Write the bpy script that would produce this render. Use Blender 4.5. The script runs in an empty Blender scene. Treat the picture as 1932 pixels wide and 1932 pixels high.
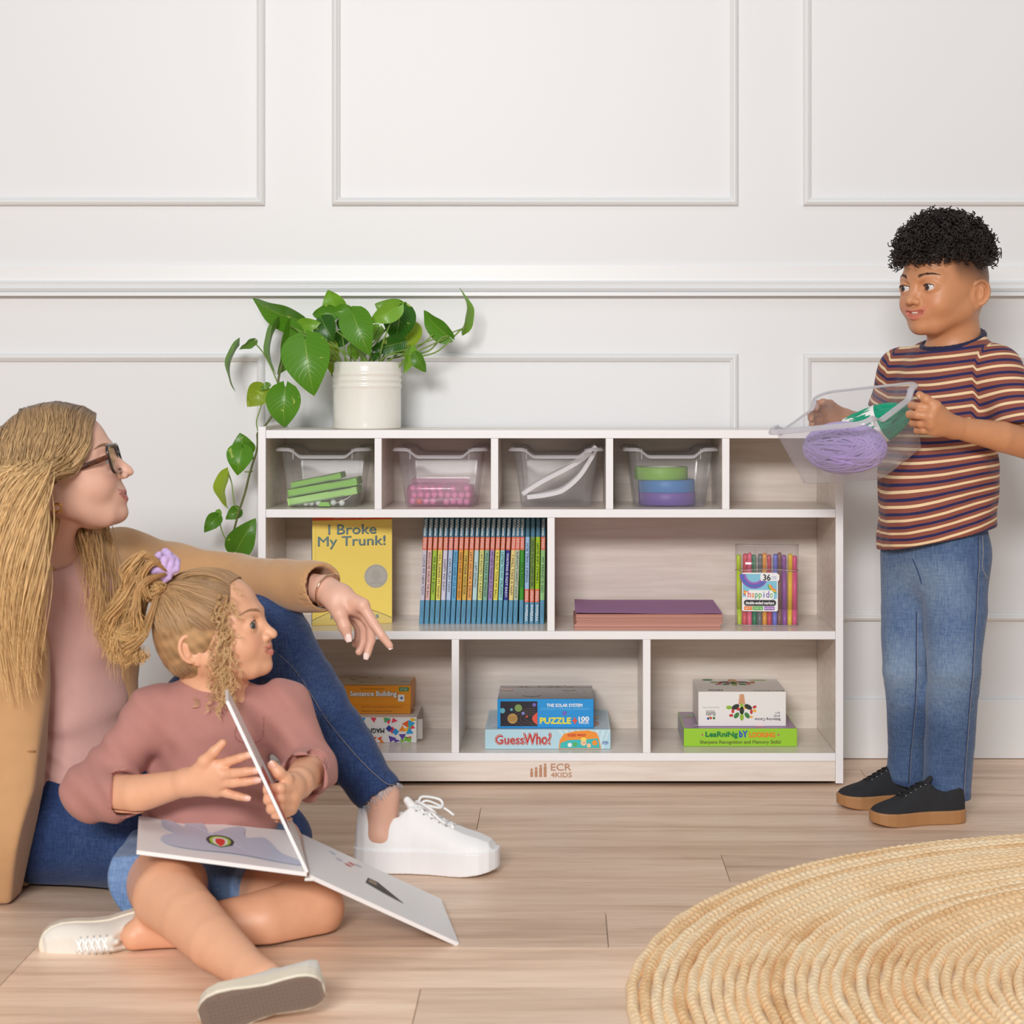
import bpy, bmesh, math, random
import numpy as np
from mathutils import Vector, Matrix, Euler
random.seed(7)
rng = np.random.default_rng(11)
S = bpy.context.scene
COL = S.collection

# ------------------------------------------------------------------ camera
F0, VX, VY, CH = 3514.0, 1060.0, 732.0, 0.83
cam = bpy.data.objects.new('camera', bpy.data.cameras.new('camera'))
COL.objects.link(cam)
cam.location = (0, 0, CH); cam.rotation_euler = (math.pi/2, 0, 0)
cam.data.sensor_width = 36; cam.data.lens = F0/1932*36
cam.data.shift_x = -(VX-966)/1932; cam.data.shift_y = -(966-VY)/1932
cam.data.dof.use_dof = True; cam.data.dof.focus_distance = 3.85; cam.data.dof.aperture_fstop = 8
cam.data.clip_start = 0.05
S.camera = cam
# ------------------------------------------------------------------ light
w = bpy.data.worlds.new('world'); S.world = w; w.use_nodes = True
w.node_tree.nodes['Background'].inputs[0].default_value = (0.985, 0.99, 1.0, 1)
w.node_tree.nodes['Background'].inputs[1].default_value = 0.30
def area(name, loc, target, size, sy, power, col):
    l = bpy.data.lights.new(name, 'AREA'); l.shape = 'RECTANGLE'; l.size = size; l.size_y = sy
    l.energy = power; l.color = col
    o = bpy.data.objects.new(name, l); COL.objects.link(o); o.location = loc
    o.rotation_euler = (Vector(target)-Vector(loc)).to_track_quat('-Z', 'Y').to_euler()
    return o
area('key_softbox', (-0.9, -2.6, 2.45), (0, 3.9, 0.6), 1.7, 0.75, 268, (1, 0.982, 0.965))
area('top_softbox', (0.4, 1.2, 3.9), (0.0, 3.8, 0.6), 3.4, 2.0, 20, (1, 0.98, 0.95))
S.view_settings.view_transform = 'Standard'; S.view_settings.look = 'None'
S.view_settings.exposure = 0.0; S.view_settings.gamma = 1
S.view_settings.use_curve_mapping = False
S.cycles.transparent_max_bounces = 32

# ------------------------------------------------------------------ helpers
def P(px, py, Y): return np.array([(px-VX)*Y/F0, Y, CH-(py-VY)*Y/F0])
def sr(r, g, b):
    f = lambda c: (c/255/12.92 if c/255 <= 0.04045 else ((c/255+0.055)/1.055)**2.4)
    return (f(r), f(g), f(b), 1)
MATS = {}
def mat(name, col=(200,200,200), rough=0.5, metal=0.0, noise=0.0, nscale=40, bump=0.0, bscale=200, sss=0.0,
        attr=None, spec=0.5, stretch=(1,1,1), coat=0.0, sheen=0.0):
    if name in MATS: return MATS[name]
    m = bpy.data.materials.new(name); m.use_nodes = True; MATS[name] = m
    nt = m.node_tree; b = nt.nodes['Principled BSDF']; L = nt.links.new
    b.inputs['Base Color'].default_value = sr(*col); b.inputs['Roughness'].default_value = rough
    b.inputs['Metallic'].default_value = metal; b.inputs['Specular IOR Level'].default_value = spec
    b.inputs['Coat Weight'].default_value = coat; b.inputs['Sheen Weight'].default_value = sheen
    if sss:
        b.inputs['Subsurface Weight'].default_value = sss; b.inputs['Subsurface Scale'].default_value = 0.008
        b.inputs['Subsurface Radius'].default_value = (1.0, 0.35, 0.2)
    src = None
    if attr:
        a = nt.nodes.new('ShaderNodeAttribute'); a.attribute_name = attr; src = a.outputs['Color']
        L(src, b.inputs['Base Color'])
    if noise or bump:
        tc = nt.nodes.new('ShaderNodeTexCoord'); mp = nt.nodes.new('ShaderNodeMapping')
        mp.inputs['Scale'].default_value = stretch; L(tc.outputs['Object'], mp.inputs[0])
    if noise:
        n = nt.nodes.new('ShaderNodeTexNoise'); n.inputs['Scale'].default_value = nscale
        n.inputs['Detail'].default_value = 5; L(mp.outputs[0], n.inputs[0])
        mr = nt.nodes.new('ShaderNodeMapRange'); mr.inputs[1].default_value = 0.25; mr.inputs[2].default_value = 0.75
        mr.inputs[3].default_value = 1-noise; mr.inputs[4].default_value = 1+noise
        L(n.outputs[0], mr.inputs[0])
        mx = nt.nodes.new('ShaderNodeMix'); mx.data_type = 'RGBA'; mx.blend_type = 'MULTIPLY'
        mx.inputs[0].default_value = 1.0; mx.clamp_result = False
        if src: L(src, mx.inputs[6])
        else: mx.inputs[6].default_value = sr(*col)
        L(mr.outputs[0], mx.inputs[7]); L(mx.outputs[2], b.inputs['Base Color'])
    if bump:
        n2 = nt.nodes.new('ShaderNodeTexNoise'); n2.inputs['Scale'].default_value = bscale
        n2.inputs['Detail'].default_value = 3; L(mp.outputs[0], n2.inputs[0])
        bp = nt.nodes.new('ShaderNodeBump'); bp.inputs['Strength'].default_value = bump
        bp.inputs['Distance'].default_value = 0.002
        L(n2.outputs[0], bp.inputs['Height']); L(bp.outputs[0], b.inputs['Normal'])
    return m
def plain(col, rough=0.5): return mat('paint_%d_%d_%d_%d' % (*col, int(rough*100)), col, rough)
def plastic(name, col, opacity, rough=0.12):
    """thin clear plastic sheet: mostly see-through, a little milky, glossy"""
    if name in MATS: return MATS[name]
    m = bpy.data.materials.new(name); m.use_nodes = True; MATS[name] = m
    nt = m.node_tree; L = nt.links.new; out = nt.nodes['Material Output']
    nt.nodes.remove(nt.nodes['Principled BSDF'])
    t = nt.nodes.new('ShaderNodeBsdfTransparent'); t.inputs[0].default_value = (0.97, 0.97, 0.98, 1)
    d = nt.nodes.new('ShaderNodeBsdfDiffuse'); d.inputs[0].default_value = sr(*col)
    tl = nt.nodes.new('ShaderNodeBsdfTranslucent'); tl.inputs[0].default_value = sr(*col)
    m0 = nt.nodes.new('ShaderNodeMixShader'); m0.inputs[0].default_value = 0.5
    L(d.outputs[0], m0.inputs[1]); L(tl.outputs[0], m0.inputs[2])
    m1 = nt.nodes.new('ShaderNodeMixShader'); m1.inputs[0].default_value = opacity
    L(t.outputs[0], m1.inputs[1]); L(m0.outputs[0], m1.inputs[2])
    g = nt.nodes.new('ShaderNodeBsdfGlossy'); g.inputs['Roughness'].default_value = rough
    lw = nt.nodes.new('ShaderNodeLayerWeight'); lw.inputs[0].default_value = 0.5
    pw = nt.nodes.new('ShaderNodeMath'); pw.operation = 'POWER'; pw.inputs[1].default_value = 4.0; L(lw.outputs['Facing'], pw.inputs[0])
    fr = nt.nodes.new('ShaderNodeMath'); fr.operation = 'MULTIPLY_ADD'; fr.inputs[1].default_value = 0.5; fr.inputs[2].default_value = 0.045; L(pw.outputs[0], fr.inputs[0])
    m2 = nt.nodes.new('ShaderNodeMixShader'); L(fr.outputs[0], m2.inputs[0])
    L(m1.outputs[0], m2.inputs[1]); L(g.outputs[0], m2.inputs[2]); L(m2.outputs[0], out.inputs[0])
    return m

_txt = {}
def text_mesh(body, bold):
    k = (body, bold)
    if k in _txt: return _txt[k]
    cu = bpy.data.curves.new('t', 'FONT'); cu.body = body; cu.size = 1; cu.offset = bold; cu.resolution_u = 3
    o = bpy.data.objects.new('t', cu); COL.objects.link(o)
    dg = bpy.context.evaluated_depsgraph_get()
    me = bpy.data.meshes.new_from_object(o.evaluated_get(dg))
    vs = np.array([v.co[:] for v in me.vertices])
    fs = [tuple(p.vertices) for p in me.polygons]
    bpy.data.objects.remove(o); bpy.data.curves.remove(cu); bpy.data.meshes.remove(me)
    _txt[k] = (vs, fs); return vs, fs

class MB:
    def __init__(s): s.v = []; s.f = []; s.mi = []; s.sm = []; s.uv = None; s.n = 0; s.cols = []
    def add(s, vs, fs, mi=0, smooth=False, col=None):
        vs = np.asarray(vs, float)
        s.v.append(vs); b = s.n
        for f in fs: s.f.append(tuple(int(i)+b for i in f))
        s.mi += [mi]*len(fs); s.sm += [smooth]*len(fs); s.n += len(vs)
        if col is not None:
            c = np.asarray(col, float)
            if c.ndim == 1: c = np.tile(c[:3], (len(vs), 1))
            s.cols.append(c)
        elif s.cols: s.cols.append(np.ones((len(vs), 3)))
        return s
    def box(s, lo, hi, mi=0, bev=0.0, R=None, c=None, seg=2, col=None):
        bm = bmesh.new(); bmesh.ops.create_cube(bm, size=1)
        lo = np.array(lo, float); hi = np.array(hi, float)
        for v in bm.verts: v.co = Vector((lo+hi)/2+np.array(v.co[:])*(hi-lo))
        if bev: bmesh.ops.bevel(bm, geom=bm.edges[:], offset=bev, segments=seg, affect='EDGES', profile=0.5)
        bm.verts.index_update()
        vs = np.array([v.co[:] for v in bm.verts]); fs = [[v.index for v in f.verts] for f in bm.faces]
        bm.free()
        if R is not None: vs = vs@np.array(R).T
        if c is not None: vs = vs+np.array(c)
        return s.add(vs, fs, mi, False, col)
    def tube(s, pts, r, n=8, mi=0, caps=True, closed=False, col=None, flat=None):
        pts = np.asarray(pts, float); m = len(pts)
        r = np.broadcast_to(np.asarray(r, float), (m,))
        if closed: t = np.roll(pts, -1, 0)-np.roll(pts, 1, 0)
        else: t = np.gradient(pts, axis=0)
        t /= np.linalg.norm(t, axis=1)[:, None]+1e-12
        u = np.cross(t[0], [0, 0, 1.0])
        if np.linalg.norm(u) < 1e-3: u = np.cross(t[0], [0, 1.0, 0])
        u /= np.linalg.norm(u); vs = []
        a = np.arange(n)*2*math.pi/n
        for i in range(m):
            u = u-t[i]*(u@t[i]); u /= np.linalg.norm(u)+1e-12; q = np.cross(t[i], u)
            vs.append(pts[i]+r[i]*(np.cos(a)[:, None]*u+np.sin(a)[:, None]*q*(flat if flat else 1)))
        vs = np.concatenate(vs); fs = []
        for i in range(m if closed else m-1):
            j = (i+1) % m
            for k in range(n):
                l = (k+1) % n; fs.append((i*n+k, i*n+l, j*n+l, j*n+k))
        if caps and not closed:
            fs.append(tuple(range(n-1, -1, -1))); fs.append(tuple((m-1)*n+k for k in range(n)))
        return s.add(vs, fs, mi, True, col)
    def lathe(s, prof, n=48, mi=0, c=(0, 0, 0), smooth=True, col=None):
        a = np.arange(n)*2*math.pi/n; vs = []
        for r, z in prof: vs.append(np.stack([r*np.cos(a), r*np.sin(a), np.full(n, z)], 1))
        vs = np.concatenate(vs)+np.array(c); fs = []
        for i in range(len(prof)-1):
            for k in range(n):
                l = (k+1) % n; fs.append((i*n+k, i*n+l, (i+1)*n+l, (i+1)*n+k))
        return s.add(vs, fs, mi, smooth, col)
    def sphere(s, c, r, n=16, mi=0, sc=(1, 1, 1), R=None, col=None):
        th = np.linspace(0, math.pi, n//2+1); vs = [[0, 0, 1]]
        a = np.arange(n)*2*math.pi/n
        for t in th[1:-1]: vs += [[math.sin(t)*math.cos(x), math.sin(t)*math.sin(x), math.cos(t)] for x in a]
        vs.append([0, 0, -1]); vs = np.array(vs)*np.array(sc)*r
        if R is not None: vs = vs@np.array(R).T
        fs = []; m = n//2-1
        for k in range(n):
            l = (k+1) % n; fs.append((0, 1+k, 1+l)); fs.append((len(vs)-1, 1+(m-1)*n+l, 1+(m-1)*n+k))
            for i in range(m-1): fs.append((1+i*n+k, 1+(i+1)*n+k, 1+(i+1)*n+l, 1+i*n+l))
        return s.add(vs+np.array(c), fs, mi, True, col)
    def prism(s, pts, o, ax, ay, az, depth, mi=0, col=None):
        """2-D outline (ax, ay) from origin o, extruded by depth along az"""
        pts = np.asarray(pts, float); o, ax, ay, az = [np.asarray(q, float) for q in (o, ax, ay, az)]
        a = o+pts[:, :1]*ax+pts[:, 1:2]*ay; b = a+az*depth; n = len(pts)
        fs = [tuple(range(n)), tuple(range(2*n-1, n-1, -1))]+[(i, i+n, (i+1) % n+n, (i+1) % n) for i in range(n)]
        s.add(np.concatenate([a, b]), fs, mi, False, col); return s
    def quad(s, pts, mi=0, col=None): return s.add(pts, [tuple(range(len(pts)))], mi, False, col)
    def text(s, body, c, right, up, w, h, mi=0, bold=0.0, off=0.0004):
        vs, fs = text_mesh(body, 0.0)
        if not len(vs): return s
        lo = vs.min(0); hi = vs.max(0); q = (vs-(lo+hi)/2)/np.maximum(hi-lo, 1e-6)
        right = np.array(right, float); up = np.array(up, float); n = np.cross(right, up)
        out = np.array(c)+q[:, :1]*w*right+q[:, 1:2]*h*up+n*off
        if bold > 0:                    # heavier strokes: the same letters laid down again slightly shifted
            k = min(bold, .05)*h*1.3
            for i_, (a_, b_) in enumerate(((-k, 0), (k, 0), (0, -k), (0, k))): s.add(out+a_*right+b_*up+n*i_*.00005, fs, mi)
            return s
        return s.add(out, fs, mi)
    def disc(s, c, r, right, up, mi=0, off=0.0004, n=24, a0=0, a1=2*math.pi, ry=None, ri=None):
        right = np.array(right, float); up = np.array(up, float); nn = np.cross(right, up); ry = ry or r
        a = np.linspace(a0, a1, n+1)
        if ri is None:
            pts = np.array(c)+np.cos(a)[:, None]*r*right+np.sin(a)[:, None]*ry*up+nn*off
            if abs(a1-a0-2*math.pi) < 1e-6: pts = pts[:-1]
            return s.quad(pts, mi)
        o = np.array(c)+np.cos(a)[:, None]*r*right+np.sin(a)[:, None]*ry*up+nn*off
        i = np.array(c)+np.cos(a)[:, None]*ri*right+np.sin(a)[:, None]*ri*ry/r*up+nn*off
        return s.add(np.concatenate([o, i]), [(k, k+1, n+2+k, n+1+k) for k in range(n)], mi)
    def rect(s, c, w, h, right, up, mi=0, off=0.0003):
        right = np.array(right, float); up = np.array(up, float); n = np.cross(right, up)
        return s.quad([np.array(c)+n*off+a*w/2*right+b*h/2*up for a, b in ((-1,-1),(1,-1),(1,1),(-1,1))], mi)
    def build(s, name, mats, parent=None, world=False, attrs=None, matrix=None):
        me = bpy.data.meshes.new(name)
        vs = np.concatenate(s.v) if s.v else np.zeros((0, 3))
        if world and parent is not None:
            loc = np.zeros(3); q = parent
            while q is not None: loc += np.array(q.location[:]); q = q.parent
            vs = vs-loc
        me.from_pydata(vs.tolist(), [], s.f)
        if not isinstance(mats, (list, tuple)): mats = [mats]
        for m in mats: me.materials.append(m)
        me.polygons.foreach_set('material_index', s.mi); me.polygons.foreach_set('use_smooth', s.sm)
        if s.cols:
            c = np.concatenate(s.cols); a = me.color_attributes.new('Col', 'FLOAT_COLOR', 'POINT')
            a.data.foreach_set('color', np.concatenate([c, np.ones((len(c), 1))], 1).ravel())
        if attrs:
            for k, val in attrs.items():
                a = me.attributes.new(k, 'FLOAT', 'POINT'); a.data.foreach_set('value', np.asarray(val, float).ravel())
        me.update()
        o = bpy.data.objects.new(name, me); COL.objects.link(o)
        if parent is not None: o.parent = parent
        if matrix is not None: o.matrix_local = matrix
        return o

def tag(o, label=None, cat=None, group=None, kind=None):
    if label: o['label'] = label
    if cat: o['category'] = cat
    if group: o['group'] = group
    if kind: o['kind'] = kind
    return o
def thing(name, label, cat, loc=(0, 0, 0), rot=(0, 0, 0), group=None):
    o = bpy.data.objects.new(name, None); o.empty_display_size = 0.05; COL.objects.link(o)
    o.location = loc; o.rotation_euler = rot
    return tag(o, label, cat, group)
def struct(o): o['kind'] = 'structure'; return o
def smooth_curve(pts, n=8):
    """Catmull-Rom through the points"""
    p = np.asarray(pts, float); p = np.vstack([2*p[0]-p[1], p, 2*p[-1]-p[-2]]); out = []
    for i in range(1, len(p)-2):
        for t in np.arange(n)/n:
            out.append(0.5*((2*p[i])+(-p[i-1]+p[i+1])*t+(2*p[i-1]-5*p[i]+4*p[i+1]-p[i+2])*t*t+(-p[i-1]+3*p[i]-3*p[i+1]+p[i+2])*t**3))
    out.append(p[-2]); return np.array(out)
X1, Y1, Z1 = np.eye(3)

# ------------------------------------------------------------------ distance-field modelling kit
def smin(a, b, k):
    if k <= 0: return np.minimum(a, b)
    h = np.maximum(k-np.abs(a-b), 0)/k
    return np.minimum(a, b)-h*h*k*0.25
class Field:
    def __init__(s): s.p = []
    def _add(s, fn, lo, hi, op, k): s.p.append((fn, np.array(lo, float), np.array(hi, float), op, k)); return s
    def cap(s, a, b, ra, rb, k=0.01, op='u', D=None, sq=1.0):
        a = np.array(a, float); b = np.array(b, float); R = max(ra, rb)
        M = np.eye(3)
        if D is not None:
            D = np.array(D, float); D /= np.linalg.norm(D); M = np.eye(3)+(sq-1)*np.outer(D, D)
        a2, b2 = M@a, M@b; ab = b2-a2; L2 = ab@ab+1e-12
        def fn(p):
            q = p@M.T if D is not None else p
            t = np.clip(((q-a2)@ab)/L2, 0, 1)
            d = np.linalg.norm(q-a2-t[..., None]*ab, axis=-1)-(ra+(rb-ra)*t)
            return d/max(1.0, sq*0.7) if sq > 1 else d
        ext = R/min(1, sq)
        return s._add(fn, np.minimum(a, b)-ext, np.maximum(a, b)+ext, op, k)
    def chain(s, pts, k=0.01, op='u', D=None, sq=1.0):
        A = [(np.array(pts[i][0], float), np.array(pts[i+1][0], float), pts[i][1], pts[i+1][1]) for i in range(len(pts)-1)]
        M = np.eye(3)
        if D is not None: D = np.array(D, float); D /= np.linalg.norm(D); M = np.eye(3)+(sq-1)*np.outer(D, D)
        def fn(p):
            out = None; q = p@M.T if D is not None else p
            for a, b, ra, rb in A:
                a2, b2 = M@a, M@b; ab = b2-a2; t = np.clip(((q-a2)@ab)/(ab@ab+1e-12), 0, 1)
                d = np.linalg.norm(q-a2-t[..., None]*ab, axis=-1)-(ra+(rb-ra)*t); out = d if out is None else smin(out, d, .003)
            return out/max(1.0, sq*0.7) if sq > 1 else out
        R = max(q[1] for q in pts)/min(1, sq); P_ = np.array([q[0] for q in pts])
        return s._add(fn, P_.min(0)-R, P_.max(0)+R, op, k)
    def ell(s, c, r, R=None, k=0.01, op='u'):
        c = np.array(c, float); r = np.array(r, float); R = np.eye(3) if R is None else np.array(R)
        def fn(p):
            q = (p-c)@R; k0 = np.linalg.norm(q/r, axis=-1); k1 = np.linalg.norm(q/(r*r), axis=-1)+1e-9
            return k0*(k0-1)/k1
        m = r.max(); return s._add(fn, c-m, c+m, op, k)
    def rbox(s, c, h, R=None, rad=0.003, k=0.0, op='u'):
        c = np.array(c, float); h = np.array(h, float)-rad; R = np.eye(3) if R is None else np.array(R)
        def fn(p):
            q = np.abs((p-c)@R)-h
            return np.linalg.norm(np.maximum(q, 0), axis=-1)+np.minimum(q.max(-1), 0)-rad
        m = np.linalg.norm(h)+rad; return s._add(fn, c-m, c+m, op, k)
    def half(s, c, n, op='i', k=0.0):
        """keep (op i) the side of the plane that n points away from"""
        c = np.array(c, float); n = np.array(n, float); n /= np.linalg.norm(n)
        return s._add(lambda p: (p-c)@n, np.full(3, -1e3), np.full(3, 1e3), op, k)
    def func(s, fn, lo, hi, op='u', k=0.0): return s._add(fn, lo, hi, op, k)
    def eval(s, p, lo=None, h=None):
        """p: grid (nx,ny,nz,3)"""
        F = np.full(p.shape[:3], 0.06)
        for fn, a, b, op, k in s.p:
            m = k+0.02
            if lo is not None and np.abs(a).max() < 999:
                i0 = np.maximum(np.floor((a-m-lo)/h).astype(int), 0); i1 = np.minimum(np.ceil((b+m-lo)/h).astype(int)+1, p.shape[:3])
                if (i1 <= i0).any(): continue
                sl = tuple(slice(x, y) for x, y in zip(i0, i1))
            else: sl = (slice(None),)*3
            d = fn(p[sl]); cur = F[sl]
            if op == 'u': F[sl] = smin(cur, d, k)
            elif op == 's': F[sl] = -smin(-cur, d, k)
            elif op == 'i': F[sl] = -smin(-cur, -d, k)
            elif op == 'd': F[sl] = cur+d
        return F
def surface_nets(F, lo, h):
    nx, ny, nz = F.shape; s = F < 0
    c = np.zeros((nx-1, ny-1, nz-1), np.int8)
    for i in (0, 1):
        for j in (0, 1):
            for k in (0, 1): c += s[i:nx-1+i, j:ny-1+j, k:nz-1+k]
    cells = np.argwhere((c > 0) & (c < 8)); idx = -np.ones(c.shape, np.int64); idx[tuple(cells.T)] = np.arange(len(cells))
    acc = np.zeros((len(cells), 3)); cnt = np.zeros(len(cells))
    cor = [np.array((i, j, k)) for i in (0, 1) for j in (0, 1) for k in (0, 1)]
    for a in cor:
        for ax in range(3):
            if a[ax] == 0:
                b = a.copy(); b[ax] = 1
                fa = F[tuple((cells+a).T)]; fb = F[tuple((cells+b).T)]; m = (fa < 0) != (fb < 0)
                t = np.where(m, fa/np.where(m, fa-fb, 1), 0)
                acc += np.where(m[:, None], a+(b-a)*t[:, None], 0); cnt += m
    v = lo+(cells+acc/cnt[:, None])*h; quads = []
    for ax in range(3):
        u, w_ = (ax+1) % 3, (ax+2) % 3
        sl0 = [slice(None)]*3; sl1 = [slice(None)]*3; sl0[ax] = slice(0, -1); sl1[ax] = slice(1, None)
        A = s[tuple(sl0)]; B = s[tuple(sl1)]; e = np.argwhere(A != B)
        ok = (e[:, u] > 0) & (e[:, w_] > 0) & (e[:, u] < F.shape[u]-1) & (e[:, w_] < F.shape[w_]-1); e = e[ok]
        du = np.zeros(3, int); du[u] = 1; dw = np.zeros(3, int); dw[w_] = 1
        q = np.stack([idx[tuple((e-du-dw).T)], idx[tuple((e-dw).T)], idx[tuple(e.T)], idx[tuple((e-du).T)]], 1)
        flip = ~A[tuple(e.T)]; q[flip] = q[flip][:, ::-1]; quads.append(q)
    return v, np.concatenate(quads)
def solid(field, lo, hi, h, clip=True, relax=1, cut=()):
    lo = np.array(lo, float); hi = np.array(hi, float); n = np.ceil((hi-lo)/h).astype(int)+1
    g = np.stack(np.meshgrid(*[lo[i]+np.arange(n[i])*h for i in range(3)], indexing='ij'), -1)
    F = field.eval(g, lo, h)
    for (a, b) in cut:
        c = (np.array(a)+np.array(b))/2; q = np.abs(g-c)-(np.array(b)-np.array(a))/2+.0005; F = np.maximum(F, -q.max(-1))
    if clip:
        for ax in range(3):
            sl = [slice(None)]*3
            for e in (0, 1, -1, -2): sl[ax] = e; F[tuple(sl)] = np.maximum(F[tuple(sl)], h*0.5)
    v, q = surface_nets(F, lo, h)
    for _ in range(relax):
        acc = np.zeros_like(v); c = np.zeros(len(v))
        for a, b in ((0, 1), (1, 2), (2, 3), (3, 0)):
            np.add.at(acc, q[:, a], v[q[:, b]]); np.add.at(c, q[:, a], 1)
            np.add.at(acc, q[:, b], v[q[:, a]]); np.add.at(c, q[:, b], 1)
        v = v*0.5+0.5*acc/np.maximum(c, 1)[:, None]
    return v, q
def vnoise(p, scale, seed=0):
    """cheap smooth 3-D value noise for cloth folds, -1..1"""
    r = np.random.default_rng(seed); k = r.normal(size=(6, 3)); k /= np.linalg.norm(k, axis=1)[:, None]; ph = r.random(6)*6.28
    return sum(np.sin((p@k[i])*scale*(0.7+0.25*i)+ph[i]) for i in range(6))/3.2
def solid_obj(field, lo, hi, h, name, mats, parent, color=None, relax=1, attrs=None, chunks=None):
    mb = MB(); vv = []
    for ch in (chunks or [(lo, hi, h)]):
        v, q = solid(field, ch[0], ch[1], ch[2], relax=relax, cut=ch[3] if len(ch) > 3 else ()); vv.append(v)
        mb.add(v, q, 0, True, color(v) if color else None)
    allv = np.concatenate(vv)
    o = mb.build(name, mats, parent, world=True, attrs={k: f(allv) for k, f in attrs.items()} if attrs else None)
    return o
# ================================================================== ROOM
WALL = 4.18
m_wall = mat('wall_paint', (228, 229, 231), 0.45, bump=0.05, bscale=60)
m_trim = mat('trim_paint', (234, 235, 236), 0.32)
mb = MB(); mb.box((-4, WALL, 0), (4, WALL+0.12, 3.2)); struct(mb.build('wall_back', m_wall))
def moulding(mb, x0, x1, z0, z1, wd=0.0178, dp=0.016):
    """picture-frame moulding with a rounded profile, mitred corners; x0..z1 are outer edges"""
    prof = [(0, 0), (0, 0.45), (0.18, 0.8), (0.42, 1.0), (0.62, 0.92), (0.74, 0.6), (0.86, 0.52), (1, 0.3), (1, 0)]
    vs = []
    for (cx, cz, sx, sz) in ((x0, z0, 1, 1), (x1, z0, -1, 1), (x1, z1, -1, -1), (x0, z1, 1, -1)):
        for u, d in prof: vs.append((cx+sx*u*wd, WALL-d*dp, cz+sz*u*wd))
    n = len(prof); fs = []
    for c in range(4):
        for k in range(n-1):
            e = (c+1) % 4; fs.append((c*n+k, e*n+k, e*n+k+1, c*n+k+1))
    mb.add(vs, fs)
wx = lambda px: (px-VX)*WALL/F0
wz = lambda py: CH-(py-VY)*WALL/F0
ti = 0
for (a, b) in ((-300, 500), (627, 1392), (1515, 2300)):
    for (t, bt) in ((-320, 388), (667, 1171)):
        mb = MB(); moulding(mb, wx(a), wx(b), wz(bt), wz(t)); ti += 1
        struct(mb.build('trim_%d' % ti, m_trim))
def rail(name, prof, mt):
    mb = MB(); n = len(prof)
    vs = [(x, WALL-d, z) for x in (-4, 4) for d, z in prof]
    mb.add(vs, [(k, k+1, n+k+1, n+k) for k in range(n-1)]+[tuple(range(n)), tuple(range(2*n-1, n-1, -1))])
    return struct(mb.build(name, mt))
zt, zb = wz(501), wz(559)
rail('trim_%d' % (ti+1), [(-.01, zt), (0.010, zt), (0.010, wz(530)), (0.017, wz(531)), (0.021, wz(534)), (0.017, wz(539)), (0.021, wz(541)), (0.024, wz(545)), (0.019, wz(549)), (0.014, wz(551)), (0.026, wz(552.5)), (0.026, zb), (-.01, zb)], m_trim)
rail('baseboard_back', [(-.01, wz(1318)), (0.012, wz(1318)), (0.016, wz(1322)), (0.016, 0.002), (-.01, 0.002)], m_trim)

# floor: real planks with thin gaps over a dark underlay
def wood_floor():
    m = bpy.data.materials.new('oak_planks'); m.use_nodes = True; nt = m.node_tree; L = nt.links.new
    b = nt.nodes['Principled BSDF']; b.inputs['Roughness'].default_value = 0.42
    at = nt.nodes.new('ShaderNodeAttribute'); at.attribute_name = 'Col'
    tc = nt.nodes.new('ShaderNodeTexCoord')
    sep = nt.nodes.new('ShaderNodeSeparateColor'); L(at.outputs['Color'], sep.inputs[0])
    add = nt.nodes.new('ShaderNodeVectorMath'); add.operation = 'MULTIPLY_ADD'
    L(at.outputs['Color'], add.inputs[0]); add.inputs[1].default_value = (17, 9, 5); L(tc.outputs['Object'], add.inputs[2])
    def nz(sc, stretch, det=6, rough=0.6, dist=0.0):
        mp = nt.nodes.new('ShaderNodeMapping'); mp.inputs['Scale'].default_value = stretch
        n = nt.nodes.new('ShaderNodeTexNoise'); n.inputs['Scale'].default_value = sc; n.inputs['Detail'].default_value = det
        n.inputs['Roughness'].default_value = rough; n.inputs['Distortion'].default_value = dist
        L(add.outputs[0], mp.inputs[0]); L(mp.outputs[0], n.inputs[0]); return n.outputs[0]
    a1 = nz(4, (0.35, 3.6, 1), 5, 0.55, 0.6); a2 = nz(14, (0.5, 9, 1), 6, 0.65); a3 = nz(60, (0.35, 7, 1), 3)
    r = nt.nodes.new('ShaderNodeValToRGB'); L(a1, r.inputs[0])
    e = r.color_ramp.elements; e[0].position = 0.30; e[0].color = sr(206, 173, 147); e[1].position = 0.68; e[1].color = sr(251, 224, 200)
    q = e.new(0.5); q.color = sr(238, 207, 181)
    r2 = nt.nodes.new('ShaderNodeValToRGB'); L(a2, r2.inputs[0]); e = r2.color_ramp.elements
    e[0].position = 0.33; e[0].color = (0.85, 0.81, 0.77, 1); e[1].position = 0.5; e[1].color = (1, 1, 1, 1)
    r3 = nt.nodes.new('ShaderNodeMapRange'); r3.inputs[1].default_value = 0.3; r3.inputs[2].default_value = 0.7; r3.inputs[3].default_value = 0.96; r3.inputs[4].default_value = 1.03; L(a3, r3.inputs[0])
    def mul(x, y):
        k = nt.nodes.new('ShaderNodeMix'); k.data_type = 'RGBA'; k.blend_type = 'MULTIPLY'; k.inputs[0].default_value = 1; k.clamp_result = False
        L(x, k.inputs[6]); L(y, k.inputs[7]); return k.outputs[2]
    v = nt.nodes.new('ShaderNodeMapRange'); v.inputs[3].default_value = 0.86; v.inputs[4].default_value = 1.1; L(sep.outputs[1], v.inputs[0])
    L(mul(mul(mul(r.outputs[0], r2.outputs[0]), r3.outputs[0]), v.outputs[0]), b.inputs['Base Color'])
    bp = nt.nodes.new('ShaderNodeBump'); bp.inputs['Strength'].default_value = 0.12; bp.inputs['Distance'].default_value = 0.001
    L(a3, bp.inputs['Height']); L(bp.outputs[0], b.inputs['Normal'])
    return m
mb = MB(); PW = 0.1845; y0 = 2.579-PW*18
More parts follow.
